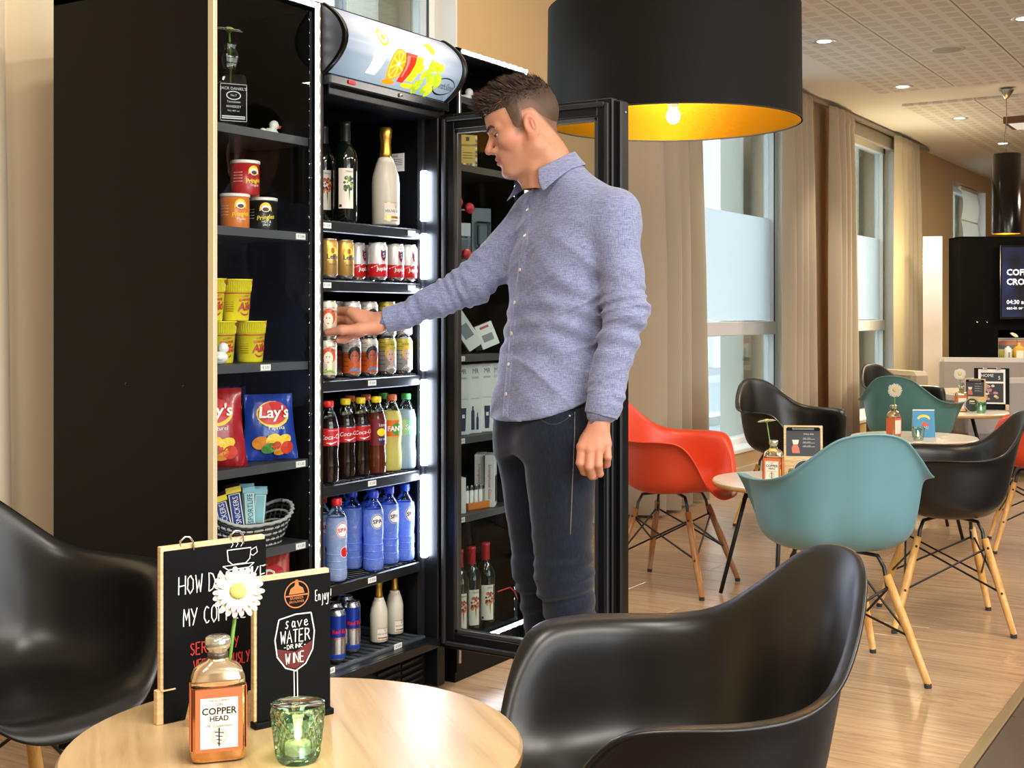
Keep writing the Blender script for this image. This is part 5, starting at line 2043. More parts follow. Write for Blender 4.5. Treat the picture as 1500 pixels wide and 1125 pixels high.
# ---- slim cylinder pendant
Pc = cw(3.914, 10.0)
pn = thing('cylinder_pendant_lamp', 'slim black cylinder pendant hanging in front of the black wall unit', 'lamp', (Pc.x, Pc.y, 0))
m = MB(); m.lathe([(.111, 1.845), (.111, 2.476), (.105, 2.478)], 40); m.f = [f for f in m.f if len(f) == 4]; m.mi = [0] * len(m.f); m.sm = [True] * len(m.f)
m.build('lamp_shade', M('gloss_black_shade', '#0d0b09', rough=.18), pn)
m = MB(); m.lathe([(.107, 1.847), (.107, 2.47)], 40); m.f = [f for f in m.f if len(f) == 4]; m.mi = [0] * len(m.f); m.sm = [True] * len(m.f)
m.build('gold_lining', M('gold_lining'), pn)
m = MB(); m.ell((0, 0, 2.1), (.04, .04, .05), 12); m.build('bulb', M('bulb_glow_small', '#ffe9b0', emit=18, emitcol='#ffdf9c'), pn)
m = MB(); m.lathe([(.012, 2.915), (.058, 2.978), (.058, 2.985)], 24); m.build('ceiling_rose', alu, pn)
m = MB(); m.tube([(0, 0, 2.92), (0.01, 0, 2.74), (.05, .02, 2.64), (.03, .02, 2.56), (0, 0, 2.48)], .003, 6); m.tube([(0, 0, 2.70), (0.002, 0, 2.48)], .0015, 5); m.build('cord', M('cord_grey', '#8f877a', rough=.5), pn)
d_ = bpy.data.lights.new('pendant_light', 'POINT'); d_.energy = 12; d_.color = (1, .78, .48); d_.shadow_soft_size = .04
o_ = bpy.data.objects.new('pendant_light', d_); COL.objects.link(o_); o_.location = (Pc.x, Pc.y, 1.95)

# ---- flush fittings in the ceiling
spot_glow = M('spot_glow', '#fff4dd', emit=9, emitcol='#fff0d2')
for i, (r_, dd, lb) in enumerate(((2.027, 8.2, 'round recessed ceiling spot next to the drum lampshade'), (3.04, 9.83, 'round recessed ceiling spot at the end of the first perforated boards'), (4.04, 11.4, 'round recessed ceiling spot beside the cord of the slim pendant'), (5.08, 13.07, 'round recessed ceiling spot just above the slim pendant shade'), (3.07, 7.57, 'round recessed ceiling spot close to the top corner of the picture frame edge'))):
    p = cw(r_, dd, HC)
    t = thing('ceiling_spot', lb, 'ceiling light', p, 0, 'recessed ceiling spots')
    m = MB(); m.lathe([(.045, -.001), (.075, -.004), (.078, 0), (.078, .01)], 24); m.build('ring', M('spot_ring', '#c9c4ba', rough=.4, metal=.3), t)
    m = MB(); m.lathe([(0, -.001), (.046, -.002)], 20); m.build('lens', spot_glow, t)
    d_ = bpy.data.lights.new('spot_light', 'SPOT'); d_.energy = 55; d_.color = (1, .86, .66); d_.spot_size = radians(95); d_.spot_blend = .6; d_.shadow_soft_size = .05
    o_ = bpy.data.objects.new('spot_light', d_); COL.objects.link(o_); o_.location = p + Vector((0, 0, -.02))
p = cw(2.906, 8.44, HC)
t = thing('ceiling_speaker', 'round white ceiling loudspeaker between the perforated boards', 'speaker', p)
m = MB(); m.lathe([(.0, -.012), (.09, -.010), (.095, -.004)], 32); m.build('grille', M('speaker_grille', '#c2b9a8', rough=.8, bump=(900, 1)), t)
m = MB(); m.lathe([(.092, -.006), (.118, -.004), (.120, 0.004)], 32); m.build('ring', M('speaker_ring', '#d8d2c6', rough=.5), t)
p = cw(4.72, 11.4, HC)
t = thing('square_ceiling_light', 'square brown framed ceiling light behind the pendant cord', 'ceiling light', p, 0)
m = MB(); m.box((0, 0, -.03), (.46, .46, .06), bev=.004); m.build('frame', M('light_frame_brown', '#6a4a32', rough=.4), t)
m = MB(); m.box((0, 0, -.058), (.38, .38, .02), bev=.006); m.build('diffuser', M('diffuser_white', '#e6e6e2', rough=.4, emit=.35, emitcol='#f2efe6'), t)

# ---- glowing column floor lamp
p = cw(3.83, 11.5)
t = thing('column_floor_lamp', 'glowing white square column floor lamp in front of the beige wall', 'lamp', p, atan2(p.y, p.x))


def paper():
    m, nt, N, L, b = nodes('lamp_paper')
    tc = N.new('ShaderNodeTexCoord'); sp = N.new('ShaderNodeSeparateXYZ'); L.new(tc.outputs['Object'], sp.inputs[0])
    r = N.new('ShaderNodeValToRGB'); e = r.color_ramp.elements
    mr = N.new('ShaderNodeMapRange'); mr.inputs[1].default_value = .0; mr.inputs[2].default_value = 1.95
    L.new(sp.outputs[2], mr.inputs[0]); L.new(mr.outputs[0], r.inputs[0])
    e[0].position = .0; e[0].color = lin('#5c4a36'); e[1].position = .95; e[1].color = lin('#ffffff')
    e.new(.55).color = lin('#8a7a66'); e.new(.82).color = lin('#e8dccb')
    L.new(r.outputs[0], b.inputs['Emission Color']); b.inputs['Emission Strength'].default_value = .9
    b.inputs['Base Color'].default_value = lin('#d9ccb8'); b.inputs['Roughness'].default_value = .7
    return m


m = MB(); m.box((0, 0, .98), (.165, .165, 1.87), bev=.004)
m.build('lamp_shade', paper(), t)
m = MB(); m.box((0, 0, .02), (.19, .19, .04), bev=.004); m.build('base', alu, t)
d_ = bpy.data.lights.new('column_lamp_light', 'POINT'); d_.energy = 45; d_.color = (1, .80, .42); d_.shadow_soft_size = .12
o_ = bpy.data.objects.new('column_lamp_light', d_); COL.objects.link(o_); o_.location = p + Vector((0.0, .16, 1.7))

# ---- roman blind at the far window
rb = thing('roman_blind', 'cream roman blind in folds at the far window', 'blind', (16.55, YW + .06, 0))
for k in range(4):
    m = MB(); zt_ = 2.75 - .36 * k
    m.grid([[(x, -.01 - .03 * sin(pi * i / 6), zt_ - .38 * i / 6) for x in (-.46, -.15, .15, .46)] for i in range(7)], 0, True)
    m.build('fold', frosted('blind_cloth', '#e8dcc4', w=.5), rb, fix=False)
m = MB(); m.box((0, 0, 2.77), (.95, .04, .04)); m.build('head_rail', white_paint, rb)

# ---- black wall unit with a screen (seen square on)
U = cw(4.26, 12.0)
un = thing('media_wall_unit', 'large black wall unit holding a screen, at the far end of the room', 'wall unit', (U.x, U.y, 0), radians(31.9) - pi / 2)
m = MB()
unit_black = M('unit_matt_black', '#050606', rough=.7, spec=.06)
m.box((.03, .16, .975), (.06, .32, 1.95), bev=.002); m.build('side_panel', unit_black, un)
m = MB(); m.box((1.2, .30, .975), (2.34, .03, 1.93)); m.build('back_panel', unit_black, un)
m = MB(); m.box((.21, .012, .975), (.30, .024, 1.93), bev=.002); m.build('front_panel', unit_black, un)
m = MB(); m.box((1.38, .012, 1.50), (2.04, .024, .88), bev=.002); m.build('front_panel', unit_black, un)
m = MB(); m.box((1.2, .16, 1.94), (2.4, .32, .02), bev=.002); m.build('top_panel', unit_black, un)
m = MB(); m.box((1.38, .10, .742), (2.08, .36, .03), bev=.003); m.build('shelf', M('shelf_satin', '#25262a', rough=.25), un)
m = MB(); m.box((1.38, .10, .30), (2.04, .30, .60), bev=.003); m.build('lower_cabinet', unit_black, un)
for x in (.16, .255):
    m = MB(); m.lathe([(.008, 0), (.010, .006), (0, .01)], 10)
    m.build('lock', chrome, un, loc=(x, -.001, 1.135), rot=(pi / 2, 0, 0))
sc = thing('wall_screen', 'screen with white lettering about coffee on the black wall unit', 'screen', cw(4.62, 11.96), radians(31.9) - pi / 2)
m = MB(); m.box((.55, .005, 1.515), (1.10, .03, .70), bev=.003); m.build('bezel', M('bezel_black', '#08090b', rough=.2), sc)


def screen_mat():
    m, nt, N, L, b = nodes('screen_picture')
    tc = N.new('ShaderNodeTexCoord'); n = N.new('ShaderNodeTexNoise'); n.inputs['Scale'].default_value = 3.0
    L.new(tc.outputs['Object'], n.inputs[0])
    r = N.new('ShaderNodeValToRGB'); e = r.color_ramp.elements
    e[0].position = .4; e[0].color = lin('#070b16'); e[1].position = .75; e[1].color = lin('#2a3a6a')
    L.new(n.outputs[0], r.inputs[0]); L.new(r.outputs[0], b.inputs['Emission Color']); b.inputs['Emission Strength'].default_value = .9
    b.inputs['Base Color'].default_value = (.01, .01, .012, 1); b.inputs['Roughness'].default_value = .15
    return m


m = MB(); m.box((.55, -.0115, 1.515), (1.07, .002, .66)); sp_ = m.build('picture', screen_mat(), sc)
glow_w = M('screen_lettering', '#ffffff', emit=.95, emitcol='#eef6ff')
for s_, sz, z in (('COFFEE &', .080, 1.605), ('CROISSANT', .080, 1.515), ('04:30 am - 11:00 am', .055, 1.325), ('eat-in or takeaway', .044, 1.270)):
    m = MB(); put_flat(m, text(s_, sz, align='LEFT', bold=.02 if sz > .06 else 0), (.058, z), 0, -.014); m.build('lettering', glow_w, sc)
m = MB(); put_flat(m, text('Daily', .13, align='LEFT', shear=.3), (.235, 1.745), 0, -.014); m.build('lettering', glow_w, sc)


def uloc(x, y, z):
    a = radians(31.9) - pi / 2
    return Vector((U.x + x * cos(a) - y * sin(a), U.y + x * sin(a) + y * cos(a), z))


ua = radians(31.9) - pi / 2
pf = thing('framed_photo', 'small framed landscape photo in the niche under the screen', 'picture', uloc(.52, .05, .757), ua)
m = MB()
for c_, d2 in (((0, 0, .008), (.30, .02, .016)), ((0, 0, .222), (.30, .02, .016)), ((-.142, 0, .115), (.016, .02, .215)), ((.142, 0, .115), (.016, .02, .215))):
    m.box(c_, d2, bev=.002)
m.build('frame', M('frame_pewter', '#a9a59c', rough=.4, metal=.5), pf, rot=(-.12, 0, 0))
m = MB(); m.box((0, .002, .115), (.27, .004, .20), 0); m.box((0, -.001, .17), (.27, .003, .07), 1); m.box((-.03, -.0015, .14), (.20, .003, .04), 2); m.box((0, -.001, .065), (.27, .003, .09), 3)
m.build('landscape', [cream_m, M('brick_print', '#b5735a', rough=.6), M('shrub_print', '#5b6a72', rough=.6), M('meadow_print', '#a9a23c', rough=.6, bump=(200, 1))], pf, rot=(-.12, 0, 0))
sw = thing('white_pump_bottle', 'white bottle on the black shelf, before the framed photo', 'bottle', uloc(.445, -.02, .757), ua)
m = MB(); m.lathe([(.03, 0), (.032, .004), (.032, .12), (.026, .135), (.012, .14), (.012, .15)], 20); m.build('bottle_body', M('pump_bottle_white', '#dcdad6', rough=.3), sw)
m = MB(); m.box((0, -.032, .07), (.02, .002, .05)); m.build('label', M('print_grey'), sw)
ob = thing('amber_bottle', 'amber glass bottle on the black shelf beside the white one', 'bottle', uloc(.545, -.02, .757), ua)
m = MB(); m.lathe([(.042, .03, 0), (.045, .033, .004), (.045, .033, .13), (.03, .024, .148), (.013, .013, .156), (.014, .014, .185)], 24, e=5); m.build('glass_body', M('amber_glass', '#c49a3a', rough=.1, spec=.7), ob)
m = MB(); m.box((0, -.0335, .07), (.066, .002, .08)); m.build('label', cream_m, ob)
q_ = uloc(.50, -.02, .90)
sx_ = uloc(.50, -.02, .90)
gerbera('white gerbera standing before the framed photo', uloc(.545, -.02, .93), uloc(.505, -.02, 1.015), (-.35, -.6), 1.0)
bks = random.Random(5)
for k in range(6):
    x = .42 + .035 * k
    b_ = thing('paperback', ['pale', 'tan', 'white', 'pale', 'tan', 'white'][k] + ' paperback under the black shelf, ' + ['first from its open end', 'second from its open end', 'third from its open end', 'fourth from its open end', 'fifth from its open end', 'last from its open end'][k], 'book', uloc(x, .0, .603), ua, 'paperbacks under the black shelf')
    hh = bks.uniform(.09, .115)
    m = MB(); m.box((0, 0, hh / 2), (.028, .09, hh), bev=.002); m.build('cover', M('book_%d' % (k % 3), ['#d8d3c6', '#b9a98a', '#efece2'][k % 3], rough=.6), b_)
    m = MB(); m.box((0, -.0455, hh / 2), (.016, .002, hh * .6)); m.build('spine_title', M('print_grey'), b_)

# ---- grey lounge seats
grey_f = M('grey_upholstery', '#aaa6a3', rough=.85, bump=(500, .3))
beige_f = M('beige_leather', '#b5a890', rough=.5)


def lounge(label, pos, rz, w_=1.0, h=.72, mat=grey_f, d2=.80, arm=True):
    root = thing('lounge_sofa', label, 'sofa', pos, rz)
    m = MB(); m.box((0, 0, .22), (w_, d2, .28), bev=.03); m.build('seat_base', mat, root)
    m = MB(); m.box((0, -.02, .40), (w_ - .3, d2 - .2, .10), bev=.035); m.build('seat_cushion', mat, root)
    m = MB(); m.box((0, d2 / 2 - .09, (h + .08) / 2), (w_, .18, h - .08), bev=.035); m.build('backrest', mat, root)
    if arm:
        for sx in (-1, 1):
            m = MB(); m.box((sx * (w_ / 2 - .08), -.02, .34), (.16, d2 - .06, .50), bev=.035); m.build('armrest', mat, root)
    for sx in (-1, 1):
        for sy in (-1, 1):
            m = MB(); m.tube([(sx * (w_ / 2 - .08), sy * (d2 / 2 - .08), 0), (sx * (w_ / 2 - .08), sy * (d2 / 2 - .08), .09)], .018, 8); m.build('leg', black_paint, root)
    return root


A0 = radians(31.9) - pi / 2
lounge('grey lounge sofa with its back to the tables, behind the white sheet menu board', cw(4.05, 9.75), A0 + pi + .10, w_=1.45, h=.735)
lounge('grey lounge chair with a square back, directly before the black wall unit', cw(4.25, 11.3), A0 + pi - .25, w_=.85, h=.83, d2=.7)
lounge('low beige lounge chair next to the glowing floor lamp', cw(3.45, 10.75), A0 + pi / 2 + .35, w_=.66, h=.74, mat=beige_f, d2=.6)

# ================================================================== TABLE GOODS
copper = M('copper_mirror', '#d9a06a', rough=.14, metal=.95)
copper_glass = glassy('bottle_glass_amber', '#f0cda0', gloss=2.2)
lab_or = M('label_copper_orange', '#d2693f', rough=.45)
GB = [(.033, .021, 0), (.0395, .0255, .004), (.0400, .026, .010), (.0400, .026, .112)]
GT = [(.0400, .026, .112), (.0390, .0255, .122), (.035, .0235, .133), (.027, .020, .141), (.0165, .0155, .146), (.0145, .0145, .150)]
GN = [(.0145, .0145, .150), (.0145, .0145, .162), (.0185, .0185, .166), (.0195, .0195, .173), (.0180, .0180, .180), (.0145, .0145, .182)]


def gin(label, pos, rz, detail=True):
    root = thing('copper_bottle', label, 'bottle', pos, rz, 'copper coloured bottles used as vases')
    m = MB(); m.lathe(GB, 36, e=5.5); m.f.pop(); m.mi.pop(); m.sm.pop(); m.build('bottle_body', copper, root)
    m = MB(); m.lathe(GT, 36, e=4.0); m.build('shoulder', M('copper_pale', '#e6c9a0', rough=.12, metal=.85), root)
    m = MB(); m.lathe(GN, 28); m.build('neck', M('neck_silver_glass', '#c9c2ae', rough=.1, metal=.7), root)
    m = MB(); m.lathe([(.0150, .151), (.0152, .158)], 24); m.build('neck_ring', M('neck_dark', '#5a5044', rough=.3, metal=.4), root)
    m = MB(); m.box((0, -.0262, .064), (.068, .001, .092), 0); m.box((0, -.0268, .060), (.054, .001, .074), 1)
    if detail:
        y = -.0275
        put_flat(m, text('THE ALCHEMIST', .0042), (0, .093), 2, y); put_flat(m, text('GIN', .0058), (0, .0875), 2, y)
        put_flat(m, text('COPPER', .0140, sx=.98, bold=.025), (0, .0775), 2, y); put_flat(m, text('HEAD', .0105, bold=.025), (0, .0665), 2, y)
        put_flat(m, text('Mr. Copperhead', .0056, shear=.4), (0, .056), 2, y)
        n = 22
        for r0, r1 in ((.0115, .0107), (.0090, .0084)):
            a_ = [(r0 * cos(2 * pi * i / n), r0 * sin(2 * pi * i / n)) for i in range(n)]
            b2 = [(r1 * cos(2 * pi * i / n), r1 * sin(2 * pi * i / n)) for i in range(n)]
            put_flat(m, (a_ + b2, [(i, (i + 1) % n, n + (i + 1) % n, n + i) for i in range(n)]), (0, .040), 3, y)
        m.prism([(-.0008, .026), (.0008, .026), (.001, .053), (-.001, .053)], y - .0003, y, 2)
        for k in range(4):
            zz = .048 - .0055 * k; q = .0065 - .0014 * k
            m.prism([(-q, zz), (q, zz - .002), (q, zz - .0032), (-q, zz - .0012)], y - .0002, y + .0001, 2)
    m.build('label', [lab_or, cream_m, ink, M('print_taupe', '#9a8a74', rough=.5)], root)
    for sx in (-1, 1):
        m = MB(); m.box((sx * .0402, 0, .064), (.001, .040, .092), 0)
        m.build('side_label', lab_or, root)
    return root


def facecam(p, off=0.0):
    """z rotation that turns the -Y side of a thing at p towards the camera"""
    return atan2(p.y, p.x) - pi / 2 + off


b1 = cw(-.439, 1.885, TZ)
gin('copper gin bottle with cream label on the oak table, before the coffee chalkboard', b1, facecam(b1, radians(4)))
fdir = (b1 - Vector((0, 0, 0))).normalized()
hd = cw(-.411, 1.895, .785)
gerbera('white gerbera in the copper bottle on the oak table', b1 + Vector((0, 0, .05)), hd, (-fdir.x * 1.7, -fdir.y * 1.7), 1.0)

# tealight glass
tg_m = glassy('tealight_green', '#dcf5e8', gloss=.8)


def tealight(label, pos, s=1.0, mat=tg_m, fine=True):
    root = thing('tealight_glass', label, 'candle holder', pos, 0, 'glass tealight holders')
    m = MB()
    n, rw = 14, 5
    R = lambda t: (.0285 + .0105 * t ** .8) * s
    H = .083 * s
    vs, fs = [], []
    for i in range(rw * 2 + 1):
        t = i / (rw * 2)
        for k in range(n * 2):
            a = 2 * pi * k / (n * 2)
            bump_ = .0028 * s if (k + i) % 2 == 0 else -.0006 * s
            if i in (0, rw * 2): bump_ = 0
            q = R(t) + bump_
            vs.append((q * cos(a), q * sin(a), t * H))
    w_ = n * 2
    for i in range(rw * 2):
        for k in range(w_):
            fs.append((i * w_ + k, i * w_ + (k + 1) % w_, (i + 1) * w_ + (k + 1) % w_, (i + 1) * w_ + k))
    tri = []
    for f in fs:
        i, k = divmod(f[0], w_)
        if (i + k) % 2 == 0:
            tri += [(f[0], f[1], f[2]), (f[0], f[2], f[3])]
        else:
            tri += [(f[0], f[1], f[3]), (f[1], f[2], f[3])]
    m.add(vs, tri, 0, False)
    m.lathe([(0, .001), (R(0), .0)], w_)
    m.build('glass_cup', mat, root, fix=False)
    m = MB(); m.lathe([(R(1), H), (R(1) + .0012, H + .001), (R(1) - .003, H + .001), (R(.9) - .003, H * .9), (R(.1) - .004, H * .12), (0, H * .1)], 28); m.build('inner_wall', mat, root)
    m = MB(); m.lathe([(.019 * s, .011 * s), (.019 * s, .026 * s), (0, .026 * s)], 18); m.build('candle', M('wax', '#f5e6bd', rough=.5, emit=1.6, emitcol='#ffe6a8'), root)
    m = MB(); m.lathe([(0, .026 * s), (.005 * s, .036 * s), (.0035 * s, .046 * s), (0, .060 * s)], 8); m.build('flame', M('flame', '#fff3c4', emit=30, emitcol='#ffdc80'), root)
    return root


tp = cw(-.318, 1.875, TZ)
tealight('pale green cut glass tealight holder on the oak table', tp)
d_ = bpy.data.lights.new('tealight_light', 'POINT'); d_.energy = .25; d_.color = (1, .75, .35); d_.shadow_soft_size = .01
o_ = bpy.data.objects.new('tealight_light', d_); COL.objects.link(o_); o_.location = tp + Vector((0, 0, .07))

# ---- chalk lettering from single strokes
ST = {
    'A': [[(0, 0), (.5, 1), (1, 0)], [(.2, .38), (.8, .38)]], 'B': [[(0, 0), (0, 1), (.7, .95), (.8, .75), (.6, .55), (0, .52)], [(.6, .55), (.95, .3), (.7, .03), (0, 0)]],
    'C': [[(.9, .85), (.55, 1), (.12, .7), (.1, .3), (.5, 0), (.92, .15)]], 'D': [[(0, 0), (0, 1), (.6, .9), (.95, .5), (.6, .08), (0, 0)]],
    'E': [[(.85, 1), (0, 1), (0, 0), (.85, 0)], [(0, .52), (.7, .52)]], 'F': [[(.85, 1), (0, 1), (0, 0)], [(0, .52), (.7, .52)]],
    'H': [[(0, 0), (0, 1)], [(1, 0), (1, 1)], [(0, .5), (1, .5)]], 'I': [[(.5, 0), (.5, 1)]], 'K': [[(0, 0), (0, 1)], [(.9, 1), (0, .45), (.95, 0)]],
    'L': [[(0, 1), (0, 0), (.85, 0)]], 'M': [[(0, 0), (.1, 1), (.5, .35), (.9, 1), (1, 0)]], 'N': [[(0, 0), (0, 1), (1, 0), (1, 1)]],
    'O': [[(.5, 1), (.12, .8), (.05, .3), (.45, 0), (.9, .25), (.92, .75), (.5, 1)]], 'R': [[(0, 0), (0, 1), (.7, .95), (.8, .72), (.6, .52), (0, .48)], [(.45, .5), (.95, 0)]],
    'S': [[(.88, .88), (.45, 1), (.1, .8), (.3, .56), (.75, .42), (.88, .2), (.5, 0), (.08, .12)]], 'T': [[(.5, 0), (.5, 1)], [(0, 1), (1, 1)]],
    'U': [[(0, 1), (.05, .25), (.45, 0), (.92, .25), (.95, 1)]], 'V': [[(0, 1), (.5, 0), (1, 1)]], 'W': [[(0, 1), (.25, 0), (.5, .7), (.75, 0), (1, 1)]],
    'Y': [[(0, 1), (.5, .5)], [(1, 1), (.3, 0)]], '?': [[(.05, .8), (.4, 1), (.85, .8), (.7, .5), (.45, .4), (.42, .25)], [(.4, .05), (.44, .03)]], '.': [[(.3, .02), (.36, .04)]], '-': [[(.2, .5), (.8, .5)]],
    's': [[(.8, .6), (.45, .65), (.3, .45), (.7, .25), (.5, 0), (.1, .08)]], 'a': [[(.8, .55), (.4, .6), (.15, .25), (.4, 0), (.75, .2), (.8, .6), (.82, .05), (1, .02)]],
    'v': [[(0, .6), (.4, 0), (.9, .65)]], 'e': [[(.1, .3), (.8, .35), (.6, .62), (.2, .5), (.15, .15), (.5, 0), (.95, .12)]], 'n': [[(.05, 0), (.1, .6), (.15, .4), (.5, .62), (.75, .5), (.8, 0)]],
    'j': [[(.7, .6), (.6, -.4), (.2, -.5)]], 'o': [[(.5, .6), (.15, .4), (.2, .05), (.6, 0), (.85, .3), (.5, .6)]], 'y': [[(.05, .6), (.35, .1), (.8, .6)], [(.8, .6), (.5, -.35), (.1, -.5), (-.3, -.4)]], '!': [[(.6, 1), (.5, .3)], [(.46, .05), (.48, .02)]], ' ': []}


def stroke(mb, pts, w_, m=0, y=0.0):
    """a chalk line of even width through pts (x, z)"""
    vs, fs = [], []
    for i, p in enumerate(pts):
        a = pts[max(i - 1, 0)]; b_ = pts[min(i + 1, len(pts) - 1)]
        tx_, tz = b_[0] - a[0], b_[1] - a[1]
        l = sqrt(tx_ * tx_ + tz * tz) or 1
        nx, nz = -tz / l * w_ / 2, tx_ / l * w_ / 2
        vs += [(p[0] + nx, y, p[1] + nz), (p[0] - nx, y, p[1] - nz)]
    for i in range(len(pts) - 1):
        fs.append((2 * i, 2 * i + 1, 2 * i + 3, 2 * i + 2))
    mb.add(vs, fs, m)


def chalk(mb, s, x, z, cw_, ch, w_, m=0, y=0.0, gap=.35, slope=0.0, jit=.03, seed=1):
    r_ = random.Random(seed)
    for c_ in s:
        if c_ == ' ':
            x += cw_ * .8
            continue
        if c_ == 'I':
            pass
        for ln in ST.get(c_, []):
            P = []
            q = ln
            if len(ln) > 3:
                q = [ln[0]]
                for k in range(1, len(ln)):
                    q.append(((ln[k - 1][0] + ln[k][0]) / 2, (ln[k - 1][1] + ln[k][1]) / 2)); q.append(ln[k])
            for u, v in q:
                P.append((x + (u + r_.uniform(-jit, jit)) * cw_, z + (v + r_.uniform(-jit, jit)) * ch + slope * x))
            stroke(mb, P, w_, m, y)
        x += cw_ * (1 + gap) if c_ not in 'I.' else cw_ * .75


board_m = M('chalkboard_black', '#070709', rough=.8, spec=.15, bump=(300, .1))
ply_m = wood('pale_plywood', ['#c09a66', '#d8b988', '#e6cda2'], scale=(6, 6, 60), rough=.5, rand=.02)
chalk_m = M('chalk_white', '#eceae4', rough=.9)
chalk_r = M('chalk_red', '#c8332e', rough=.9)
chalk_o = M('chalk_copper', '#b5703c', rough=.9)


def easel(label, pa, pb, h, name='chalkboard', lean=0.0):
    """upright board from pa to pb (its two lower corners)"""
    v = pb - pa
    L_ = v.length
    root = thing(name, label, 'chalkboard', pa, atan2(v.y, v.x))
    m = MB(); m.box((L_ / 2, .006, h / 2), (L_, .012, h), bev=.001); m.build('plywood_back', ply_m, root)
    m = MB(); m.box((L_ / 2 + .003, -.0015, h / 2 - .003), (L_ - .004, .003, h - .008), bev=.0008); m.build('writing_face', board_m, root)
    return root, L_


pa, pb = cw(-.5665, 2.035, TZ), cw(-.4217, 2.155, TZ)
e1, L1 = easel('tall chalkboard asking about coffee, with a drawn steaming cup, on the oak table', pa, pb, .286)
m = MB()
for x in (.045, .135):
    m = MB(); m.tube([(x - .010, .002, .280), (x - .011, 0, .292), (x - .004, -.003, .299), (x + .004, -.003, .298), (x + .010, -.003, .290), (x + .011, -.004, .276)], .0016, 6)
    m.build('hanging_ring', chrome, e1)
m = MB()
m.prism([(-.006, 0), (.010, 0), (.010, .010), (-.001, .038), (-.012, .038), (-.014, .030)], 0, .014)
me_ = m.mesh('plywood_foot', ply_m)
link('plywood_foot', me_, e1, (.045, -.036, 0), (0, 0, pi / 2 + .1))
link('plywood_foot', me_, e1, (.150, -.036, 0), (0, 0, pi / 2 + .1))
m = MB(); m.box((.012, -.0005, .055), (.024, .009, .002)); m.box((0.0, .006, .0275), (.012, .013, .055), bev=.001); m.build('slot_step', ply_m, e1)
m = MB(); y = -.0034
yl = y
for s_, x, z, c_, hh, mm, sd in (('HOW DO I LIKE', .030, .205, .0125, .030, 0, 1), ('MY COFFEE?', .038, .152, .0115, .029, 0, 2), ('SERIOUSLY', .050, .104, .0088, .019, 1, 3), ('VERY SERIOUSLY.', .056, .076, .0066, .019, 1, 4)):
    ml_ = MB(); chalk(ml_, s_, x, z, c_ * .92, hh, .0019, mm, y, slope=.0, seed=sd, gap=.28); ml_.build('chalk_writing', [chalk_m, chalk_r], e1, fix=False)
cx, cz = .138, .258
stroke(m, [(cx - .022, cz + .010), (cx - .020, cz - .008), (cx - .012, cz - .015), (cx + .012, cz - .015), (cx + .020, cz - .008), (cx + .022, cz + .010), (cx - .022, cz + .010)], .0017, 0, y)
stroke(m, [(cx + .022, cz + .006), (cx + .032, cz + .010), (cx + .034, cz + .001), (cx + .026, cz - .004), (cx + .021, cz - .001)], .0015, 0, y)
stroke(m, [(cx - .030, cz - .016), (cx - .020, cz - .023), (cx + .018, cz - .023), (cx + .028, cz - .016)], .0017, 0, y)
stroke(m, [(cx - .030, cz - .016), (cx + .028, cz - .016)], .0012, 0, y)
for k in (-1, 0, 1):
    x = cx - .004 + k * .009
    stroke(m, [(x - .002, cz + .014), (x + .002, cz + .019), (x - .001, cz + .023), (x + .003, cz + .029)], .0013, 0, y)
m.build('chalk_cup', [chalk_m, chalk_r], e1, fix=False)

pa, pb = cw(-.4123, 2.018, TZ), cw(-.304, 2.099, TZ)
e2, L2_ = easel('small chalkboard with a drawn wine glass, standing before the tall one', pa, pb, .240)
m = MB(); m.box((L2_ / 2, -.002, .005), (L2_ + .006, .020, .010), bev=.001); m.build('foot_rail', black_paint, e2)
m = MB()
gx, gz = .072, .116
y = -.0034
bowl = [(gx - .030, gz + .052), (gx - .037, gz + .020), (gx - .033, gz - .008), (gx - .018, gz - .028), (gx, gz - .035), (gx + .018, gz - .026), (gx + .031, gz - .004), (gx + .034, gz + .025), (gx + .028, gz + .056)]
m.prism([(gx - .034, gz + .005), (gx - .031, gz - .008), (gx - .016, gz - .026), (gx, gz - .032), (gx + .016, gz - .024), (gx + .029, gz - .004), (gx + .030, gz + .010), (gx, gz - .004)], y + .0001, y + .0004, 2)
stroke(m, bowl, .0022, 0, y - .0002); stroke(m, [bowl[0], (gx, gz + .057), bowl[-1]], .0020, 0, y - .0002)
stroke(m, [(gx - .003, gz - .035), (gx - .002, gz - .095)], .0016, 0, y); stroke(m, [(gx + .003, gz - .035), (gx + .004, gz - .095)], .0016, 0, y)
stroke(m, [(gx - .020, gz - .096), (gx, gz - .090), (gx + .022, gz - .094), (gx + .012, gz - .102), (gx - .010, gz - .103), (gx - .020, gz - .096)], .0016, 0, y)
chalk(m, 'save', gx - .020, gz + .036, .0085, .017, .0016, 0, y - .0006, seed=5, slope=.0)
chalk(m, 'WATER', gx - .027, gz + .012, .0085, .020, .0018, 0, y - .0006, gap=.3, seed=6)
chalk(m, '-DRINK-', gx - .022, gz + .002, .0048, .007, .0011, 0, y - .0006, seed=7)
chalk(m, 'WINE', gx - .018, gz - .022, .0075, .017, .0018, 0, y - .0006, seed=8)
chalk(m, 'Enjoy!', .108, .190, .0042, .017, .0012, 0, y - .0002, gap=.25, seed=9, slope=.0)
n = 26
lx, lz = .074, .205
a_ = [(.0225 * cos(2 * pi * i / n), .0225 * sin(2 * pi * i / n)) for i in range(n)]
b2 = [(.0205 * cos(2 * pi * i / n), .0205 * sin(2 * pi * i / n)) for i in range(n)]
put_flat(m, (a_ + b2, [(i, (i + 1) % n, n + (i + 1) % n, n + i) for i in range(n)]), (lx, lz), 1, y)
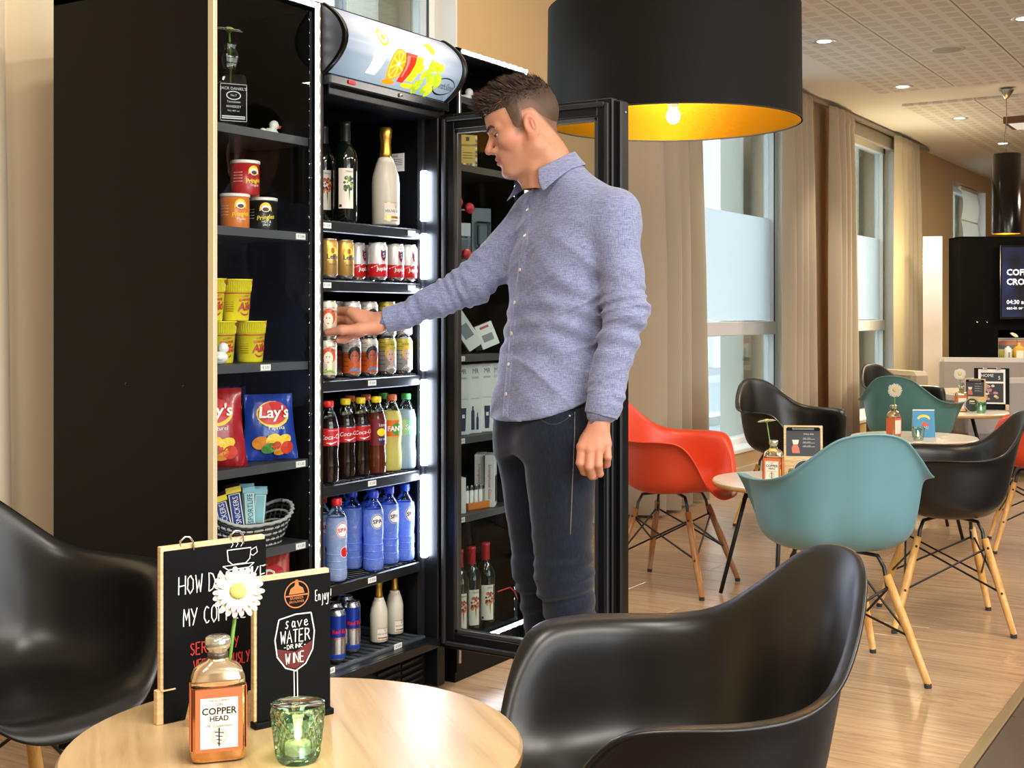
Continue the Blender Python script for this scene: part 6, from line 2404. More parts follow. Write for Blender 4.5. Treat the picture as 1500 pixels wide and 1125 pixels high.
m.prism([(lx - .014, lz + .001), (lx + .014, lz + .001), (lx + .011, lz + .010), (lx + .004, lz + .014), (lx + .002, lz + .024), (lx - .002, lz + .024), (lx - .004, lz + .014), (lx - .011, lz + .010)], y, y + .0003, 1)
m.box((lx, y, lz - .0015), (.040, .0004, .0022), 1)
put_flat(m, text('BRABEER', .0062), (lx, lz - .006), 1, y); put_flat(m, text('BROUWER', .0056), (lx, lz - .012), 1, y)
m.build('chalk_drawing', [chalk_m, chalk_o, M('chalk_wine', '#5e1f22', rough=.9)], e2, fix=False)

# ---- second table: clipboard menu, bottle, tealight
def clipboard(label, pos, rz, w_=.125, h=.212, photo=0, name='menu_clipboard'):
    root = thing(name, label, 'menu', pos, rz)
    m = MB(); m.box((0, .005, h / 2), (w_, .010, h), bev=.001); m.build('wooden_board', ply_m, root, rot=(-.06, 0, 0))
    m = MB(); m.box((0, -.001, h * .70), (w_ * .88, .0015, h * .50), 0)
    put_flat(m, text('SMALL BAR', .0085), (.022, h * .845), 1, -.0022)
    for k in range(3):
        put_flat(m, text('tapas  salads', .006, align='LEFT'), (0.0, h * .775 - .016 * k), 1, -.0022)
        m.box((.022, -.002, h * .755 - .016 * k), (.05, .0004, .0012), 1)
    m.prism([(-.046, h * .50), (-.014, h * .50), (-.018, h * .60), (-.026, h * .66), (-.024, h * .74), (-.044, h * .74), (-.040, h * .66), (-.048, h * .6)], -.0024, -.002, 2)
    m.prism([(-.042, h * .66), (-.022, h * .66), (-.018, h * .74), (-.046, h * .74)], -.0028, -.0024, 3)
    m.build('menu_sheet', [M('menu_slate', '#3b3d42', rough=.6), M('menu_print', '#d5d3cd', rough=.6), M('menu_photo_coral', '#c9735a', rough=.6), cream_m], root, rot=(-.06, 0, 0))
    m = MB(); m.box((0, -.004, h - .014), (w_ * .84, .008, .014), bev=.003); m.build('clip', black_paint, root, rot=(-.06, 0, 0))
    m = MB(); m.box((0, -.009, h - .014), (w_ * .56, .003, .007), bev=.001); m.build('clip_bar', chrome, root, rot=(-.06, 0, 0))
    return root


def coaster_card(label, pos, rz, words_, r_=.048):
    root = thing('round_menu_card', label, 'menu', pos, rz)
    m = MB(); m.prism(disc_pts(30, r_), 0, .003, 0); m.build('card', M('card_charcoal', '#2b2d31', rough=.6), root, loc=(0, 0, r_), rot=(-.12, 0, 0))
    m = MB()
    n = 30
    a_ = disc_pts(n, r_ * .97); b2 = disc_pts(n, r_ * .92)
    put_flat(m, (a_ + b2, [(i, (i + 1) % n, n + (i + 1) % n, n + i) for i in range(n)]), (0, 0), 0, -.0004)
    for k, w_ in enumerate(words_):
        put_flat(m, text(w_, .016, shear=.2), (0, .012 - .017 * k), 0, -.0006)
    m.prism([(-.018, .024), (.016, .022), (.018, .028), (-.016, .030)], -.0006, -.0003, 1)
    m.build('print', [cream_m, gold_m], root, loc=(0, 0, r_), rot=(-.12, 0, 0))
    return root


def T(px, d, z=.53):
    r_ = (px - 750) / FPX * d
    return cw(r_, d, z)


q = T(1177, 5.30, TZ2)
clipboard('wooden clipboard menu with slate sheet on the pale table by the teal chair', q, facecam(q, .1), w_=.160, h=.232)
q = T(1180, 5.18, TZ2)
coaster_card('round charcoal card in front of the wooden clipboard menu', q, facecam(q, .05), ['Studentino', 'Treats'], .052)
q = T(1133, 5.20, TZ2)
gin('copper bottle with cream label beside the wooden clipboard menu', q, facecam(q, -.25))
g_ = T(1123, 5.18, TZ2 + .262)
gerbera('white gerbera seen from the side, in the bottle beside the clipboard menu', q + Vector((0, 0, .06)), g_, (-.05, .10), .95)
q = T(1168, 5.08, TZ2)
tealight('green tealight glass half hidden behind the teal armchair', q, .9)

# ---- third table: blue card, bottle, tealight
q = T(1309, 6.92)
gin('copper bottle with dark side next to the blue card', q, facecam(q, 1.0), detail=False)
g_ = T(1311, 6.88, .53 + .262)
fd = q.normalized()
gerbera('white gerbera facing forward in the bottle next to the blue card', q + Vector((0, 0, .06)), g_, (-fd.x * 2.5, -fd.y * 2.5), 1.0)
q = T(1354, 6.95)
bc = thing('blue_card', 'blue folded card with a red parrot and yellow arc on the third table', 'card', q, facecam(q, .25))
m = MB(); m.box((0, 0, .073), (.118, .002, .146)); m.build('front_leaf', M('card_blue', '#3f93c0', rough=.5), bc, rot=(-.14, 0, 0))
m = MB(); m.box((0.0, .043, .073), (.118, .002, .146)); m.build('back_leaf', white_m, bc, rot=(.16, 0, 0))
m = MB()
arc_o = [(.036 * cos(a), .098 + .026 * sin(a)) for a in np.linspace(.2, pi - .2, 12)]
arc_i = [(.028 * cos(a), .092 + .018 * sin(a)) for a in np.linspace(.2, pi - .2, 12)]
m.grid([[(x, -.0014, z) for x, z in arc_o], [(x, -.0014, z) for x, z in arc_i]], 0)
m.prism([(-.018, .058), (-.004, .082), (.006, .086), (.012, .078), (.026, .070), (.028, .058), (.016, .060), (.004, .066), (-.008, .058)], -.0018, -.0012, 1)
m.prism([(.010, .044), (.012, .044), (.014, .062), (.012, .062)], -.0017, -.0012, 0); m.prism([(.020, .044), (.022, .044), (.022, .062), (.020, .062)], -.0017, -.0012, 0)
m.build('print', [yellow_m, M('print_coral', '#d9502e', rough=.5)], bc, rot=(-.14, 0, 0))
q = T(1345, 6.78)
tealight('clear tealight glass in front of the blue card', q, .85, glassy('tealight_clear', '#e2f1ea', gloss=.9))

# ---- fourth table
q = T(1408, 8.78)
gin('copper bottle on the farthest table beside the small slate menu', q, facecam(q, .3), detail=False)
g_ = T(1406, 8.72, .53 + .265)
fd = q.normalized()
gerbera('white gerbera on the farthest table', q + Vector((0, 0, .06)), g_, (-fd.x * 2.5, -fd.y * 2.5), 1.05)
q = T(1428, 8.86)
clipboard('small slate menu clipboard on the farthest table', q, facecam(q, -.1), w_=.140, h=.226)
q = T(1424, 8.74)
coaster_card('round charcoal card on the farthest table', q, facecam(q, .3), ['Treats'], .050)
q = T(1437, 8.66)
tealight('mint tealight glass on the farthest table', q, .9, glassy('tealight_mint', '#c6ece0', gloss=.9))
q = T(1453, 8.96)
wbd = thing('sheet_menu_board', 'black menu board with a white sheet and food photo on the farthest table', 'menu', q, facecam(q, .08))
m = MB(); m.box((0, .006, .148), (.235, .012, .296), bev=.002); m.build('board', black_paint, wbd, rot=(-.05, 0, 0))
m = MB(); m.box((0, -.001, .165), (.180, .0015, .245), 0); m.box((.002, -.0022, .232), (.150, .001, .062), 1); m.box((.002, -.0022, .120), (.150, .001, .135), 1)
put_flat(m, text('HOME', .030), (-.030, .242), 0, -.003); put_flat(m, text('5', .036), (.05, .226), 0, -.003)
_r2 = random.Random(8)
for k in range(34):
    cx, cz = _r2.uniform(-.06, .035), _r2.uniform(.065, .175)
    m.prism([(cx + .012 * cos(2 * pi * i / 8), cz + .009 * sin(2 * pi * i / 8)) for i in range(8)], -.0030 - .0001 * k, -.0028, 2 + k % 4)
m.build('menu_sheet', [white_m, M('menu_slate_dark', '#33343c', rough=.6), M('food_plum', '#6e2c44', rough=.6), M('food_cream', '#ddd0bb', rough=.6), M('food_lilac', '#b58aa0', rough=.6), M('food_yellow', '#cfa83a', rough=.6)], wbd, rot=(-.05, 0, 0))
for x in (-.045, .045):
    m = MB(); m.box((x, -.006, .294), (.03, .012, .018), bev=.003); m.build('clip', chrome, wbd)
m = MB(); m.box((.1, -.02, .02), (.024, .03, .04), bev=.002); m.build('foot', ply_m, wbd)

# ---- floor bits: cable with plug by the wall, rug edge
cb = thing('power_cable', 'black power cable lying at the skirting, behind the red chair', 'cable', cw(.62, 7.6))
m = MB(); m.tube([(0, 0, .004), (.08, -.1, .004), (.22, .05, .005), (.40, .22, .01), (.50, .3, .05), (.53, .34, .14)], .004, 6); m.build('cord', black_paint, cb)
m = MB(); m.box((.53, .36, .15), (.03, .05, .03), bev=.005); m.build('plug', black_paint, cb)


def rug_mat():
    m, nt, N, L, b = nodes('patterned_rug')
    tc = N.new('ShaderNodeTexCoord'); v = N.new('ShaderNodeTexVoronoi'); v.inputs['Scale'].default_value = 26
    L.new(tc.outputs['Object'], v.inputs[0])
    r = N.new('ShaderNodeValToRGB'); e = r.color_ramp.elements; r.color_ramp.interpolation = 'CONSTANT'
    e[0].color = lin('#1c1a19'); e[1].position = .45; e[1].color = lin('#c9b79a')
    L.new(v.outputs['Color'], r.inputs[0]); L.new(r.outputs[0], b.inputs['Base Color']); b.inputs['Roughness'].default_value = .95
    return m


q = fl(745, 1052)
rg = thing('patterned_rug', 'black and cream patterned rug under the oak table and nearest black chair', 'rug', (q.x - .62, q.y - .34, 0))
m = MB(); m.box((0, 0, .0021), (1.5, .62, .0042), bev=.001); m.build('pile', rug_mat(), rg)
m = MB()
for sy in (-1, 1):
    m.box((0, sy * .315, .0023), (1.52, .022, .0046), bev=.001)
for sx in (-1, 1):
    m.box((sx * .755, 0, .0023), (.022, .62, .0046), bev=.001)
m.build('border', M('rug_border', '#a88a5c', rough=.8), rg)
# ================================================================== THE MAN
F32 = np.float32


def v3(p):
    return np.array(p, dtype=F32)


def rcone(P, a, b, ra, rb):
    a, b = v3(a), v3(b)
    ba = b - a
    t = np.clip(((P - a) @ ba) / float(ba @ ba), 0, 1)
    q = P - a - t[:, None] * ba
    return np.sqrt((q * q).sum(1)) - (ra + (rb - ra) * t)


def chain(P, pts, rs, k=0.0):
    d = None
    for i in range(len(pts) - 1):
        e = rcone(P, pts[i], pts[i + 1], rs[i], rs[i + 1])
        d = e if d is None else (np.minimum(d, e) if not k else smin(d, e, k))
    return d


def ellip(P, c, r):
    q = P - v3(c)
    r = v3(r)
    k0 = np.sqrt(((q / r) ** 2).sum(1))
    k1 = np.sqrt(((q / (r * r)) ** 2).sum(1)) + 1e-9
    return k0 * (k0 - 1) / k1


def smin(a, b, k):
    h = np.clip(0.5 + 0.5 * (b - a) / k, 0, 1)
    return b + (a - b) * h - k * h * (1 - h)


def smax(a, b, k):
    return -smin(-a, -b, k)


def nets(fn, lo, hi, h):
    """polygonise fn(P)=0 inside the box lo..hi on a grid of step h"""
    lo, hi = np.array(lo, float), np.array(hi, float)
    n = np.ceil((hi - lo) / h).astype(int) + 1
    ax = [lo[i] + h * np.arange(n[i]) for i in range(3)]
    V = np.empty(tuple(n), F32)
    step = max(1, int(400000 / (n[1] * n[2])))
    yy, zz = np.meshgrid(ax[1], ax[2], indexing='ij')
    for i in range(0, n[0], step):
        xs_ = ax[0][i:i + step]
        P = np.empty((len(xs_), n[1], n[2], 3), F32)
        P[..., 0] = xs_[:, None, None]; P[..., 1] = yy; P[..., 2] = zz
        V[i:i + step] = fn(P.reshape(-1, 3)).reshape(len(xs_), n[1], n[2])
    ins = V < 0
    c = np.zeros(tuple(n - 1), np.int8)
    for dx_ in (0, 1):
        for dy_ in (0, 1):
            for dz_ in (0, 1):
                c += ins[dx_:n[0] - 1 + dx_, dy_:n[1] - 1 + dy_, dz_:n[2] - 1 + dz_]
    act = (c > 0) & (c < 8)
    idx = -np.ones(act.shape, np.int64)
    cells = np.argwhere(act)
    idx[act] = np.arange(len(cells))
    acc = np.zeros((len(cells), 3)); cnt = np.zeros(len(cells))
    I, J, K = cells.T
    for (o1, o2) in [((0, 0, 0), (1, 0, 0)), ((0, 1, 0), (1, 1, 0)), ((0, 0, 1), (1, 0, 1)), ((0, 1, 1), (1, 1, 1)),
                     ((0, 0, 0), (0, 1, 0)), ((1, 0, 0), (1, 1, 0)), ((0, 0, 1), (0, 1, 1)), ((1, 0, 1), (1, 1, 1)),
                     ((0, 0, 0), (0, 0, 1)), ((1, 0, 0), (1, 0, 1)), ((0, 1, 0), (0, 1, 1)), ((1, 1, 0), (1, 1, 1))]:
        a = V[I + o1[0], J + o1[1], K + o1[2]]; b = V[I + o2[0], J + o2[1], K + o2[2]]
        s = (a < 0) != (b < 0)
        t = np.where(s, a / np.where(s, a - b, 1), 0)
        p = np.array(o1)[None] + t[:, None] * (np.array(o2) - np.array(o1))[None]
        acc += np.where(s[:, None], p, 0); cnt += s
    vs = lo + h * (cells + acc / cnt[:, None])
    fs = []
    for axi in range(3):
        sl0 = [slice(None)] * 3; sl1 = [slice(None)] * 3
        sl0[axi] = slice(0, n[axi] - 1); sl1[axi] = slice(1, n[axi])
        a, b = ins[tuple(sl0)], ins[tuple(sl1)]
        e = np.argwhere(a != b)
        u, w = [k for k in range(3) if k != axi]
        ok = (e[:, u] > 0) & (e[:, w] > 0) & (e[:, u] < n[u] - 1) & (e[:, w] < n[w] - 1)
        e = e[ok]
        flip = a[tuple(e.T)]
        q = []
        for du, dw in ((-1, -1), (0, -1), (0, 0), (-1, 0)):
            g = e.copy(); g[:, u] += du; g[:, w] += dw
            q.append(idx[tuple(g.T)])
        q = np.stack(q, 1)
        if axi == 1:
            flip = ~flip
        q[~flip] = q[~flip][:, ::-1]
        fs.append(q)
    return vs, np.concatenate(fs)


def np_mesh(name, parts, mats, smooth=True):
    me = bpy.data.meshes.new(name)
    vs, fs, b = [], [], 0
    for v, f in parts:
        vs.append(v); fs.append(f + b); b += len(v)
    vs = np.concatenate(vs); fs = np.concatenate(fs)
    me.from_pydata(vs.tolist(), [], fs.tolist())
    me.polygons.foreach_set('use_smooth', [smooth] * len(me.polygons))
    for m in mats if isinstance(mats, (list, tuple)) else [mats]:
        me.materials.append(m)
    me.validate(); me.update()
    return me, vs


def set_cols(me, cols):
    at = me.color_attributes.new('tint', 'FLOAT_COLOR', 'POINT')
    c = np.ones((len(me.vertices), 4), F32); c[:, :3] = cols
    at.data.foreach_set('color', c.ravel())


def tinted(key, rough, sub=0.0, bump=None, spec=.4, sheen=0.0):
    m, nt, N, L, b = nodes(key)
    a = N.new('ShaderNodeVertexColor'); a.layer_name = 'tint'
    L.new(a.outputs[0], b.inputs['Base Color'])
    b.inputs['Roughness'].default_value = rough
    b.inputs['Specular IOR Level'].default_value = spec
    b.inputs['Sheen Weight'].default_value = sheen
    if sub:
        b.inputs['Subsurface Weight'].default_value = sub
        b.inputs['Subsurface Radius'].default_value = (1, .35, .2)
        b.inputs['Subsurface Scale'].default_value = .006
    if bump:
        tc = N.new('ShaderNodeTexCoord'); n = N.new('ShaderNodeTexNoise'); n.inputs['Scale'].default_value = bump[0]; n.inputs['Detail'].default_value = 4
        L.new(tc.outputs['Object'], n.inputs[0])
        bp = N.new('ShaderNodeBump'); bp.inputs['Strength'].default_value = bump[1]; bp.inputs['Distance'].default_value = .001
        L.new(n.outputs[0], bp.inputs['Height']); L.new(bp.outputs[0], b.inputs['Normal'])
    return m


MX, MY = cw(.10, 3.50)[:2]
MROT = -(pi / 2 - YAW)
man = thing('person', 'man in a blue shirt and dark jeans reaching into the open fridge for a can', 'person', (MX, MY, 0), MROT)

# ---- head frame: f forward, l to his left, u up (metres from the ear)
HO = v3((-.064, -.005, 1.708))
_p, _y = radians(20), radians(5)
Fh = v3((-cos(_p) * cos(_y), -cos(_p) * sin(_y), -sin(_p)))
Lh = v3((sin(_y), -cos(_y), 0))
Uh = np.cross(Fh, Lh).astype(F32)
if Uh[2] < 0:
    Uh = -Uh


def to_head(P):
    q = P - HO
    return np.stack([q @ Fh, q @ Lh, q @ Uh], 1)


def from_head(Q):
    return HO + np.outer(Q[:, 0], Fh) + np.outer(Q[:, 1], Lh) + np.outer(Q[:, 2], Uh)


def hd_pt(f, l, u):
    return from_head(np.array([[f, l, u]], F32))[0]


def skull(Q):
    A = Q.copy(); A[:, 1] = np.abs(A[:, 1])
    d = ellip(Q, (-.012, 0, .050), (.098, .0765, .086))
    d = smin(d, ellip(Q, (.038, 0, .050), (.053, .062, .058)), .03)
    return d, A


def face(P):
    Q = to_head(P)
    d, A = skull(Q)
    d = smin(d, ellip(Q, (.040, 0, -.022), (.052, .056, .072)), .025)
    d = smin(d, ellip(A, (.052, .046, -.010), (.030, .020, .022)), .02)
    d = smin(d, rcone(A, (-.008, .052, -.050), (.072, .020, -.090), .020, .018), .022)
    d = smin(d, rcone(A, (-.012, .056, -.005), (-.008, .053, -.052), .018, .019), .02)
    d = smin(d, ellip(Q, (.082, 0, -.091), (.018, .021, .017)), .016)
    d = smin(d, ellip(Q, (.030, 0, -.088), (.052, .038, .018)), .02)
    d = smin(d, ellip(Q, (.074, 0, -.052), (.026, .034, .030)), .018)
    # brow, sockets, lids
    d = smin(d, rcone(A, (.089, .010, .032), (.072, .046, .034), .009, .010), .012)
    d = smax(d, -ellip(A, (.104, .031, .014), (.022, .018, .012)), .012)
    lid = np.sqrt(((A - v3((.0745, .031, .0135))) ** 2).sum(1)) - .0142
    cut_u = (A[:, 2] - .0135) + .55 * (A[:, 0] - .0745)
    up = smax(lid, -(cut_u - .0078), .002)
    dn = smax(lid, (A[:, 2] - .0135) + .0052 - .1 * (A[:, 0] - .0745), .002)
    d = smin(d, up, .0035); d = smin(d, dn, .004)
    # nose
    n = rcone(Q, (.089, 0, .020), (.1115, 0, -.014), .0075, .0105)
    n = smin(n, ellip(Q, (.1125, 0, -.0185), (.0105, .0105, .0095)), .006)
    n = smin(n, ellip(A, (.0985, .0125, -.0225), (.0115, .0075, .0085)), .006)
    d = smin(d, n, .009)
    d = smax(d, -ellip(A, (.104, .0065, -.0315), (.005, .0030, .003)), .003)
    # lips
    lx = np.clip(A[:, 1] / .025, 0, 1)
    lu = rcone(A, (.0990, .0, -.0465), (.0840, .024, -.0490), .0064, .0030)
    ll = rcone(A, (.0970, .0, -.0602), (.0835, .022, -.0530), .0078, .0028)
    d = smin(d, lu, .004); d = smin(d, ll, .004)
    d = smax(d, -rcone(A, (.1035, 0, -.0532), (.0865, .026, -.0510), .0016, .0013), .0022)
    d = smax(d, -ellip(Q, (.107, 0, -.0725), (.012, .02, .006)), .008)
    # ear
    e = ellip(A, (-.012, .0775, .003), (.0205, .0068, .0335))
    e = smin(e, ellip(A, (-.002, .0725, -.024), (.010, .006, .012)), .008)
    e = smax(e, -ellip(A, (-.009, .0870, .006), (.0130, .0092, .0240)), .003)
    e = smin(e, rcone(A, (-.002, .0765, .000), (-.006, .0775, -.013), .0042, .004), .004)
    e = smin(e, rcone(A, (-.014, .0790, .014), (-.013, .0800, -.006), .0030, .0028), .004)
    d = smin(d, e, .007)
    return d


def neck(P):
    d = chain(P, [(-.040, 0, 1.712), (.000, 0, 1.630), (.030, .005, 1.545)], [.056, .057, .064], .02)
    # muscle running from behind the ear to the collar
    d = smin(d, rcone(P, (-.045, -.050, 1.668), (-.038, -.028, 1.545), .014, .015), .02)
    d = smin(d, rcone(P, (-.085, 0, 1.625), (-.050, .0, 1.555), .016, .022), .03)
    return d


def head(P):
    return smin(face(P), neck(P), .028)


# ---- limbs (also used, fatter, for the clothes)
SHL, ELL, WRL = (.178, -.120, 1.474), (.200, -.168, 1.215), (.130, -.198, .930)
SHR, ELR, WRR = (-.030, .165, 1.495), (-.217, .122, 1.286), (-.475, .163, 1.183)
HIPL, KNL, ANL = (.028, -.085, .860), (.040, -.080, .500), (.105, -.055, .095)
HIPR, KNR, ANR = (-.052, .085, .860), (-.022, .070, .490), (.035, .100, .095)
Ft = v3((-.88, -.475, 0)); Lt = v3((.475, -.88, 0))
SEC = np.array([  # z, cx, cy, a, b
    (.86, -.008, 0, .180, .134), (.95, -.004, 0, .181, .135), (1.03, .004, .004, .176, .132), (1.12, .020, .010, .170, .127), (1.22, .036, .015, .176, .127),
    (1.32, .046, .020, .187, .131), (1.40, .055, .023, .193, .128), (1.46, .060, .024, .186, .114), (1.50, .060, .020, .160, .096),
    (1.54, .054, .014, .118, .078), (1.58, .040, .008, .082, .067), (1.62, .022, .004, .066, .060)])


def torso(P, inset=0.0):
    z = np.clip(P[:, 2], SEC[0, 0], SEC[-1, 0])
    cx = np.interp(z, SEC[:, 0], SEC[:, 1]).astype(F32); cy = np.interp(z, SEC[:, 0], SEC[:, 2]).astype(F32)
    a = np.interp(z, SEC[:, 0], SEC[:, 3]).astype(F32) - inset; b = np.interp(z, SEC[:, 0], SEC[:, 4]).astype(F32) - inset
    qx, qy = P[:, 0] - cx, P[:, 1] - cy
    u = qx * Lt[0] + qy * Lt[1]; w = qx * Ft[0] + qy * Ft[1]
    k = (np.abs(u / a) ** 2.35 + np.abs(w / b) ** 2.35) ** (1 / 2.35)
    d = (k - 1) * np.minimum(a, b) * .85
    return np.maximum(d, np.maximum(P[:, 2] - SEC[-1, 0], SEC[0, 0] - P[:, 2]))


def rhand(P):
    W = WRR
    K = [(-.568, .186, 1.210), (-.573, .202, 1.189), (-.570, .210, 1.166), (-.560, .210, 1.144)]
    d = rcone(P, (-.42, .158, 1.196), W, .030, .0265)
    for k, r in zip(K, (.0155, .016, .0155, .014)):
        d = smin(d, rcone(P, W, k, .019, r), .014)
    d = smin(d, rcone(P, (-.50, .168, 1.172), (-.548, .190, 1.176), .022, .022), .012)
    f = [[K[0], (-.603, .221, 1.214), (-.640, .2245, 1.211), (-.664, .214, 1.206)], [K[1], (-.606, .229, 1.189), (-.646, .2255, 1.186), (-.671, .212, 1.182)],
         [K[2], (-.602, .230, 1.162), (-.642, .2265, 1.157), (-.667, .213, 1.154)], [K[3], (-.590, .224, 1.134), (-.622, .2245, 1.126), (-.645, .2205, 1.124)]]
    fd = None
    for pts, r in zip(f, (.0118, .0122, .0115, .0102)):
        e = chain(P, pts, [r * 1.12, r, r * .9, r * .78], .003)
        d = smin(d, e, .006)
    t = chain(P, [(-.488, .152, 1.166), (-.535, .142, 1.160), (-.588, .1405, 1.158), (-.634, .1450, 1.151)], [.021, .0175, .0128, .0098], .010)
    d = smin(d, t, .011)
    # lower fingers' curled tips seen under the thumb
    d = smin(d, chain(P, [K[3], (-.590, .180, 1.128), (-.606, .162, 1.128)], [.013, .011, .0085], .004), .006)
    # web between thumb and forefinger
    d = smin(d, rcone(P, (-.532, .160, 1.178), (-.556, .176, 1.198), .013, .012), .012)
    return d


def lhand(P):
    W = WRL
    K = [(.082, -.214, .858), (.103, -.219, .852), (.125, -.218, .855), (.147, -.211, .866)]
    d = rcone(P, (.142, -.196, .985), W, .030, .027)
    for k, r in zip(K, (.0148, .0150, .0145, .0132)):
        d = smin(d, rcone(P, W, k, .020, r), .012)
    d = smin(d, rcone(P, (.125, -.200, .905), (.112, -.196, .872), .024, .022), .012)
    f = [[K[0], (.077, -.220, .817), (.088, -.203, .792), (.102, -.182, .786)], [K[1], (.100, -.228, .808), (.108, -.210, .782), (.117, -.187, .778)],
         [K[2], (.124, -.228, .813), (.128, -.210, .788), (.132, -.188, .784)], [K[3], (.149, -.219, .832), (.148, -.203, .811), (.145, -.186, .806)]]
    for pts, r in zip(f, (.0112, .0116, .0110, .0098)):
        d = smin(d, chain(P, pts, [r * 1.15, r, r * .92, r * .82], .003), .0035)
    d = smin(d, chain(P, [(.110, -.185, .900), (.088, -.172, .868), (.085, -.168, .838), (.093, -.170, .815)], [.017, .0145, .0115, .0095], .006), .008)
    return d


def core(P):
    d = torso(P, .042)
    for a, b, c, r in ((SHL, ELL, WRL, (.048, .042, .027)), (SHR, ELR, WRR, (.046, .040, .027))):
        d = smin(d, chain(P, [a, b, c], r), .03)
    d = smin(d, rcone(P, (.03, 0, 1.53), SHL, .05, .045), .03)
    for a, b, c, r in ((HIPL, KNL, ANL, (.085, .058, .040)), (HIPR, KNR, ANR, (.082, .056, .040))):
        d = smin(d, chain(P, [a, b, c], r), .03)
    return d


hv, hf = nets(head, (-.215, -.115, 1.548), (.065, .115, 1.86), .0021)
rv_, rf_ = nets(rhand, (-.695, .110, 1.095), (-.43, .260, 1.245), .0023)
lv_, lf_ = nets(lhand, (.05, -.25, .755), (.185, -.14, .975), .0023)
cv_, cf_ = nets(core, (-.50, -.26, .06), (.30, .26, 1.56), .013)
skin_m = tinted('skin', .48, sub=.12, bump=(420, .12), spec=.38)
bme, bvs = np_mesh('body', [(hv, hf), (rv_, rf_), (lv_, lf_), (cv_, cf_)], skin_m)
cols = np.tile(np.array(lin('#bd8565')[:3], F32), (len(bvs), 1))
Q = to_head(bvs.astype(F32))
ishead = np.arange(len(bvs)) < len(hv)


def mixc(mask, h):
    mask = np.clip(mask, 0, 1)[:, None]
    cols[:] = cols * (1 - mask) + np.array(lin(h)[:3], F32) * mask


aQ = np.abs(Q[:, 1])
g = lambda x, s: np.exp(-(x / s) ** 2)
mixc(ishead * g(Q[:, 1] - .066 * np.sign(Q[:, 1]), .02) * g(Q[:, 0] - .048, .03) * g(Q[:, 2] + .012, .03) * .45, '#cc7a62')
mixc(ishead * (np.clip((aQ - .070) / .006, 0, 1)) * g(Q[:, 0] + .01, .022) * g(Q[:, 2], .035) * .55, '#c4705a')
mixc(ishead * np.clip((Q[:, 0] - .02) / .03, 0, 1) * np.clip((-.030 - Q[:, 2]) / .02, 0, 1) * np.clip((Q[:, 2] + .115) / .02, 0, 1) * .30, '#9c7462')
mixc(ishead * np.clip((Q[:, 0] - .06) / .02, 0, 1) * (g(Q[:, 2] + .0535 - .06 * np.maximum(0, aQ - .012), .0085)) * (aQ < .026) * .75, '#9c5248')
mixc(ishead * np.clip((Q[:, 0] - .098) / .01, 0, 1) * g(Q[:, 2] + .016, .014) * .35, '#cb7660')
# cropped hair at temples and nape shows as a darker scalp
low_ = np.interp(Q[:, 0], [-.2, -.088, -.034, -.026, .002, .010, .2], [-.062, -.062, .036, .044, .044, -.010, -.010])
reg_ = np.minimum(.071 + .10 * (Q[:, 0] - .04) - Q[:, 2], np.maximum(low_ - Q[:, 2], Q[:, 0] - .036 - .10 * Q[:, 2]))
mixc(ishead * np.clip(.25 - reg_ / .016, 0, 1) * .8 * (1 - np.clip((aQ - .0745) / .003, 0, 1) * (Q[:, 2] < .036)), '#5b4030')
mixc((~ishead) * (np.arange(len(bvs)) < len(hv) + len(rv_) + len(lv_)) * .25, '#c8806a')
set_cols(bme, cols)
body = link('body', bme, man)

# ---- hair: a cap of its own over the crown, longer on top
def hair_sdf(P):
    Q = to_head(P)
    d, A = skull(Q)
    f, l, u = Q.T
    top = np.clip((u - .075) / .04, 0, 1)
    th = .0035 + .010 * top * (1 + .25 * np.clip(f / .08, -1, 1)) + .010 * np.clip((f - .055) / .04, 0, 1) * np.clip((u - .06) / .02, 0, 1)
    th = th + top * .0035 * (np.sin(150 * f + 60 * l) * np.sin(120 * l + 40 * u))
    low = np.interp(f, [-.2, -.088, -.034, -.026, .002, .010, .2], [-.055, -.055, .040, .046, .046, -.004, -.004])
    A_ = .071 + .10 * (f - .04) - u
    B_ = np.maximum((low - u) * .55, f - .034 - .10 * u)
    reg = np.minimum(A_, B_)
    d = d - th * np.clip(-reg / .020, -.6, 1)
    d = smax(d, reg, .004)
    return d


pv, pf_ = nets(hair_sdf, (-.225, -.105, 1.60), (.075, .105, 1.905), .0027)
hair_m = tinted('hair', .5, bump=(700, .8), spec=.35)
hme, hvs = np_mesh('hair', [(pv, pf_)], hair_m)
HQ = to_head(hvs.astype(F32))
dark, light = np.array(lin('#2c1d14')[:3], F32), np.array(lin('#4f3a2b')[:3], F32)
tt = np.clip((HQ[:, 2] - .055) / .04, 0, 1)[:, None]
edge = np.array(lin('#7a5a44')[:3], F32)
lo_ = np.interp(HQ[:, 0], [-.2, -.088, -.034, -.026, .002, .010, .2], [-.055, -.055, .040, .046, .046, -.004, -.004])
t2 = np.clip((HQ[:, 2] - lo_) / .045, 0, 1)[:, None]
set_cols(hme, (light * (1 - tt) + dark * tt) * t2 + edge * (1 - t2))
hair = link('hair', hme, man)
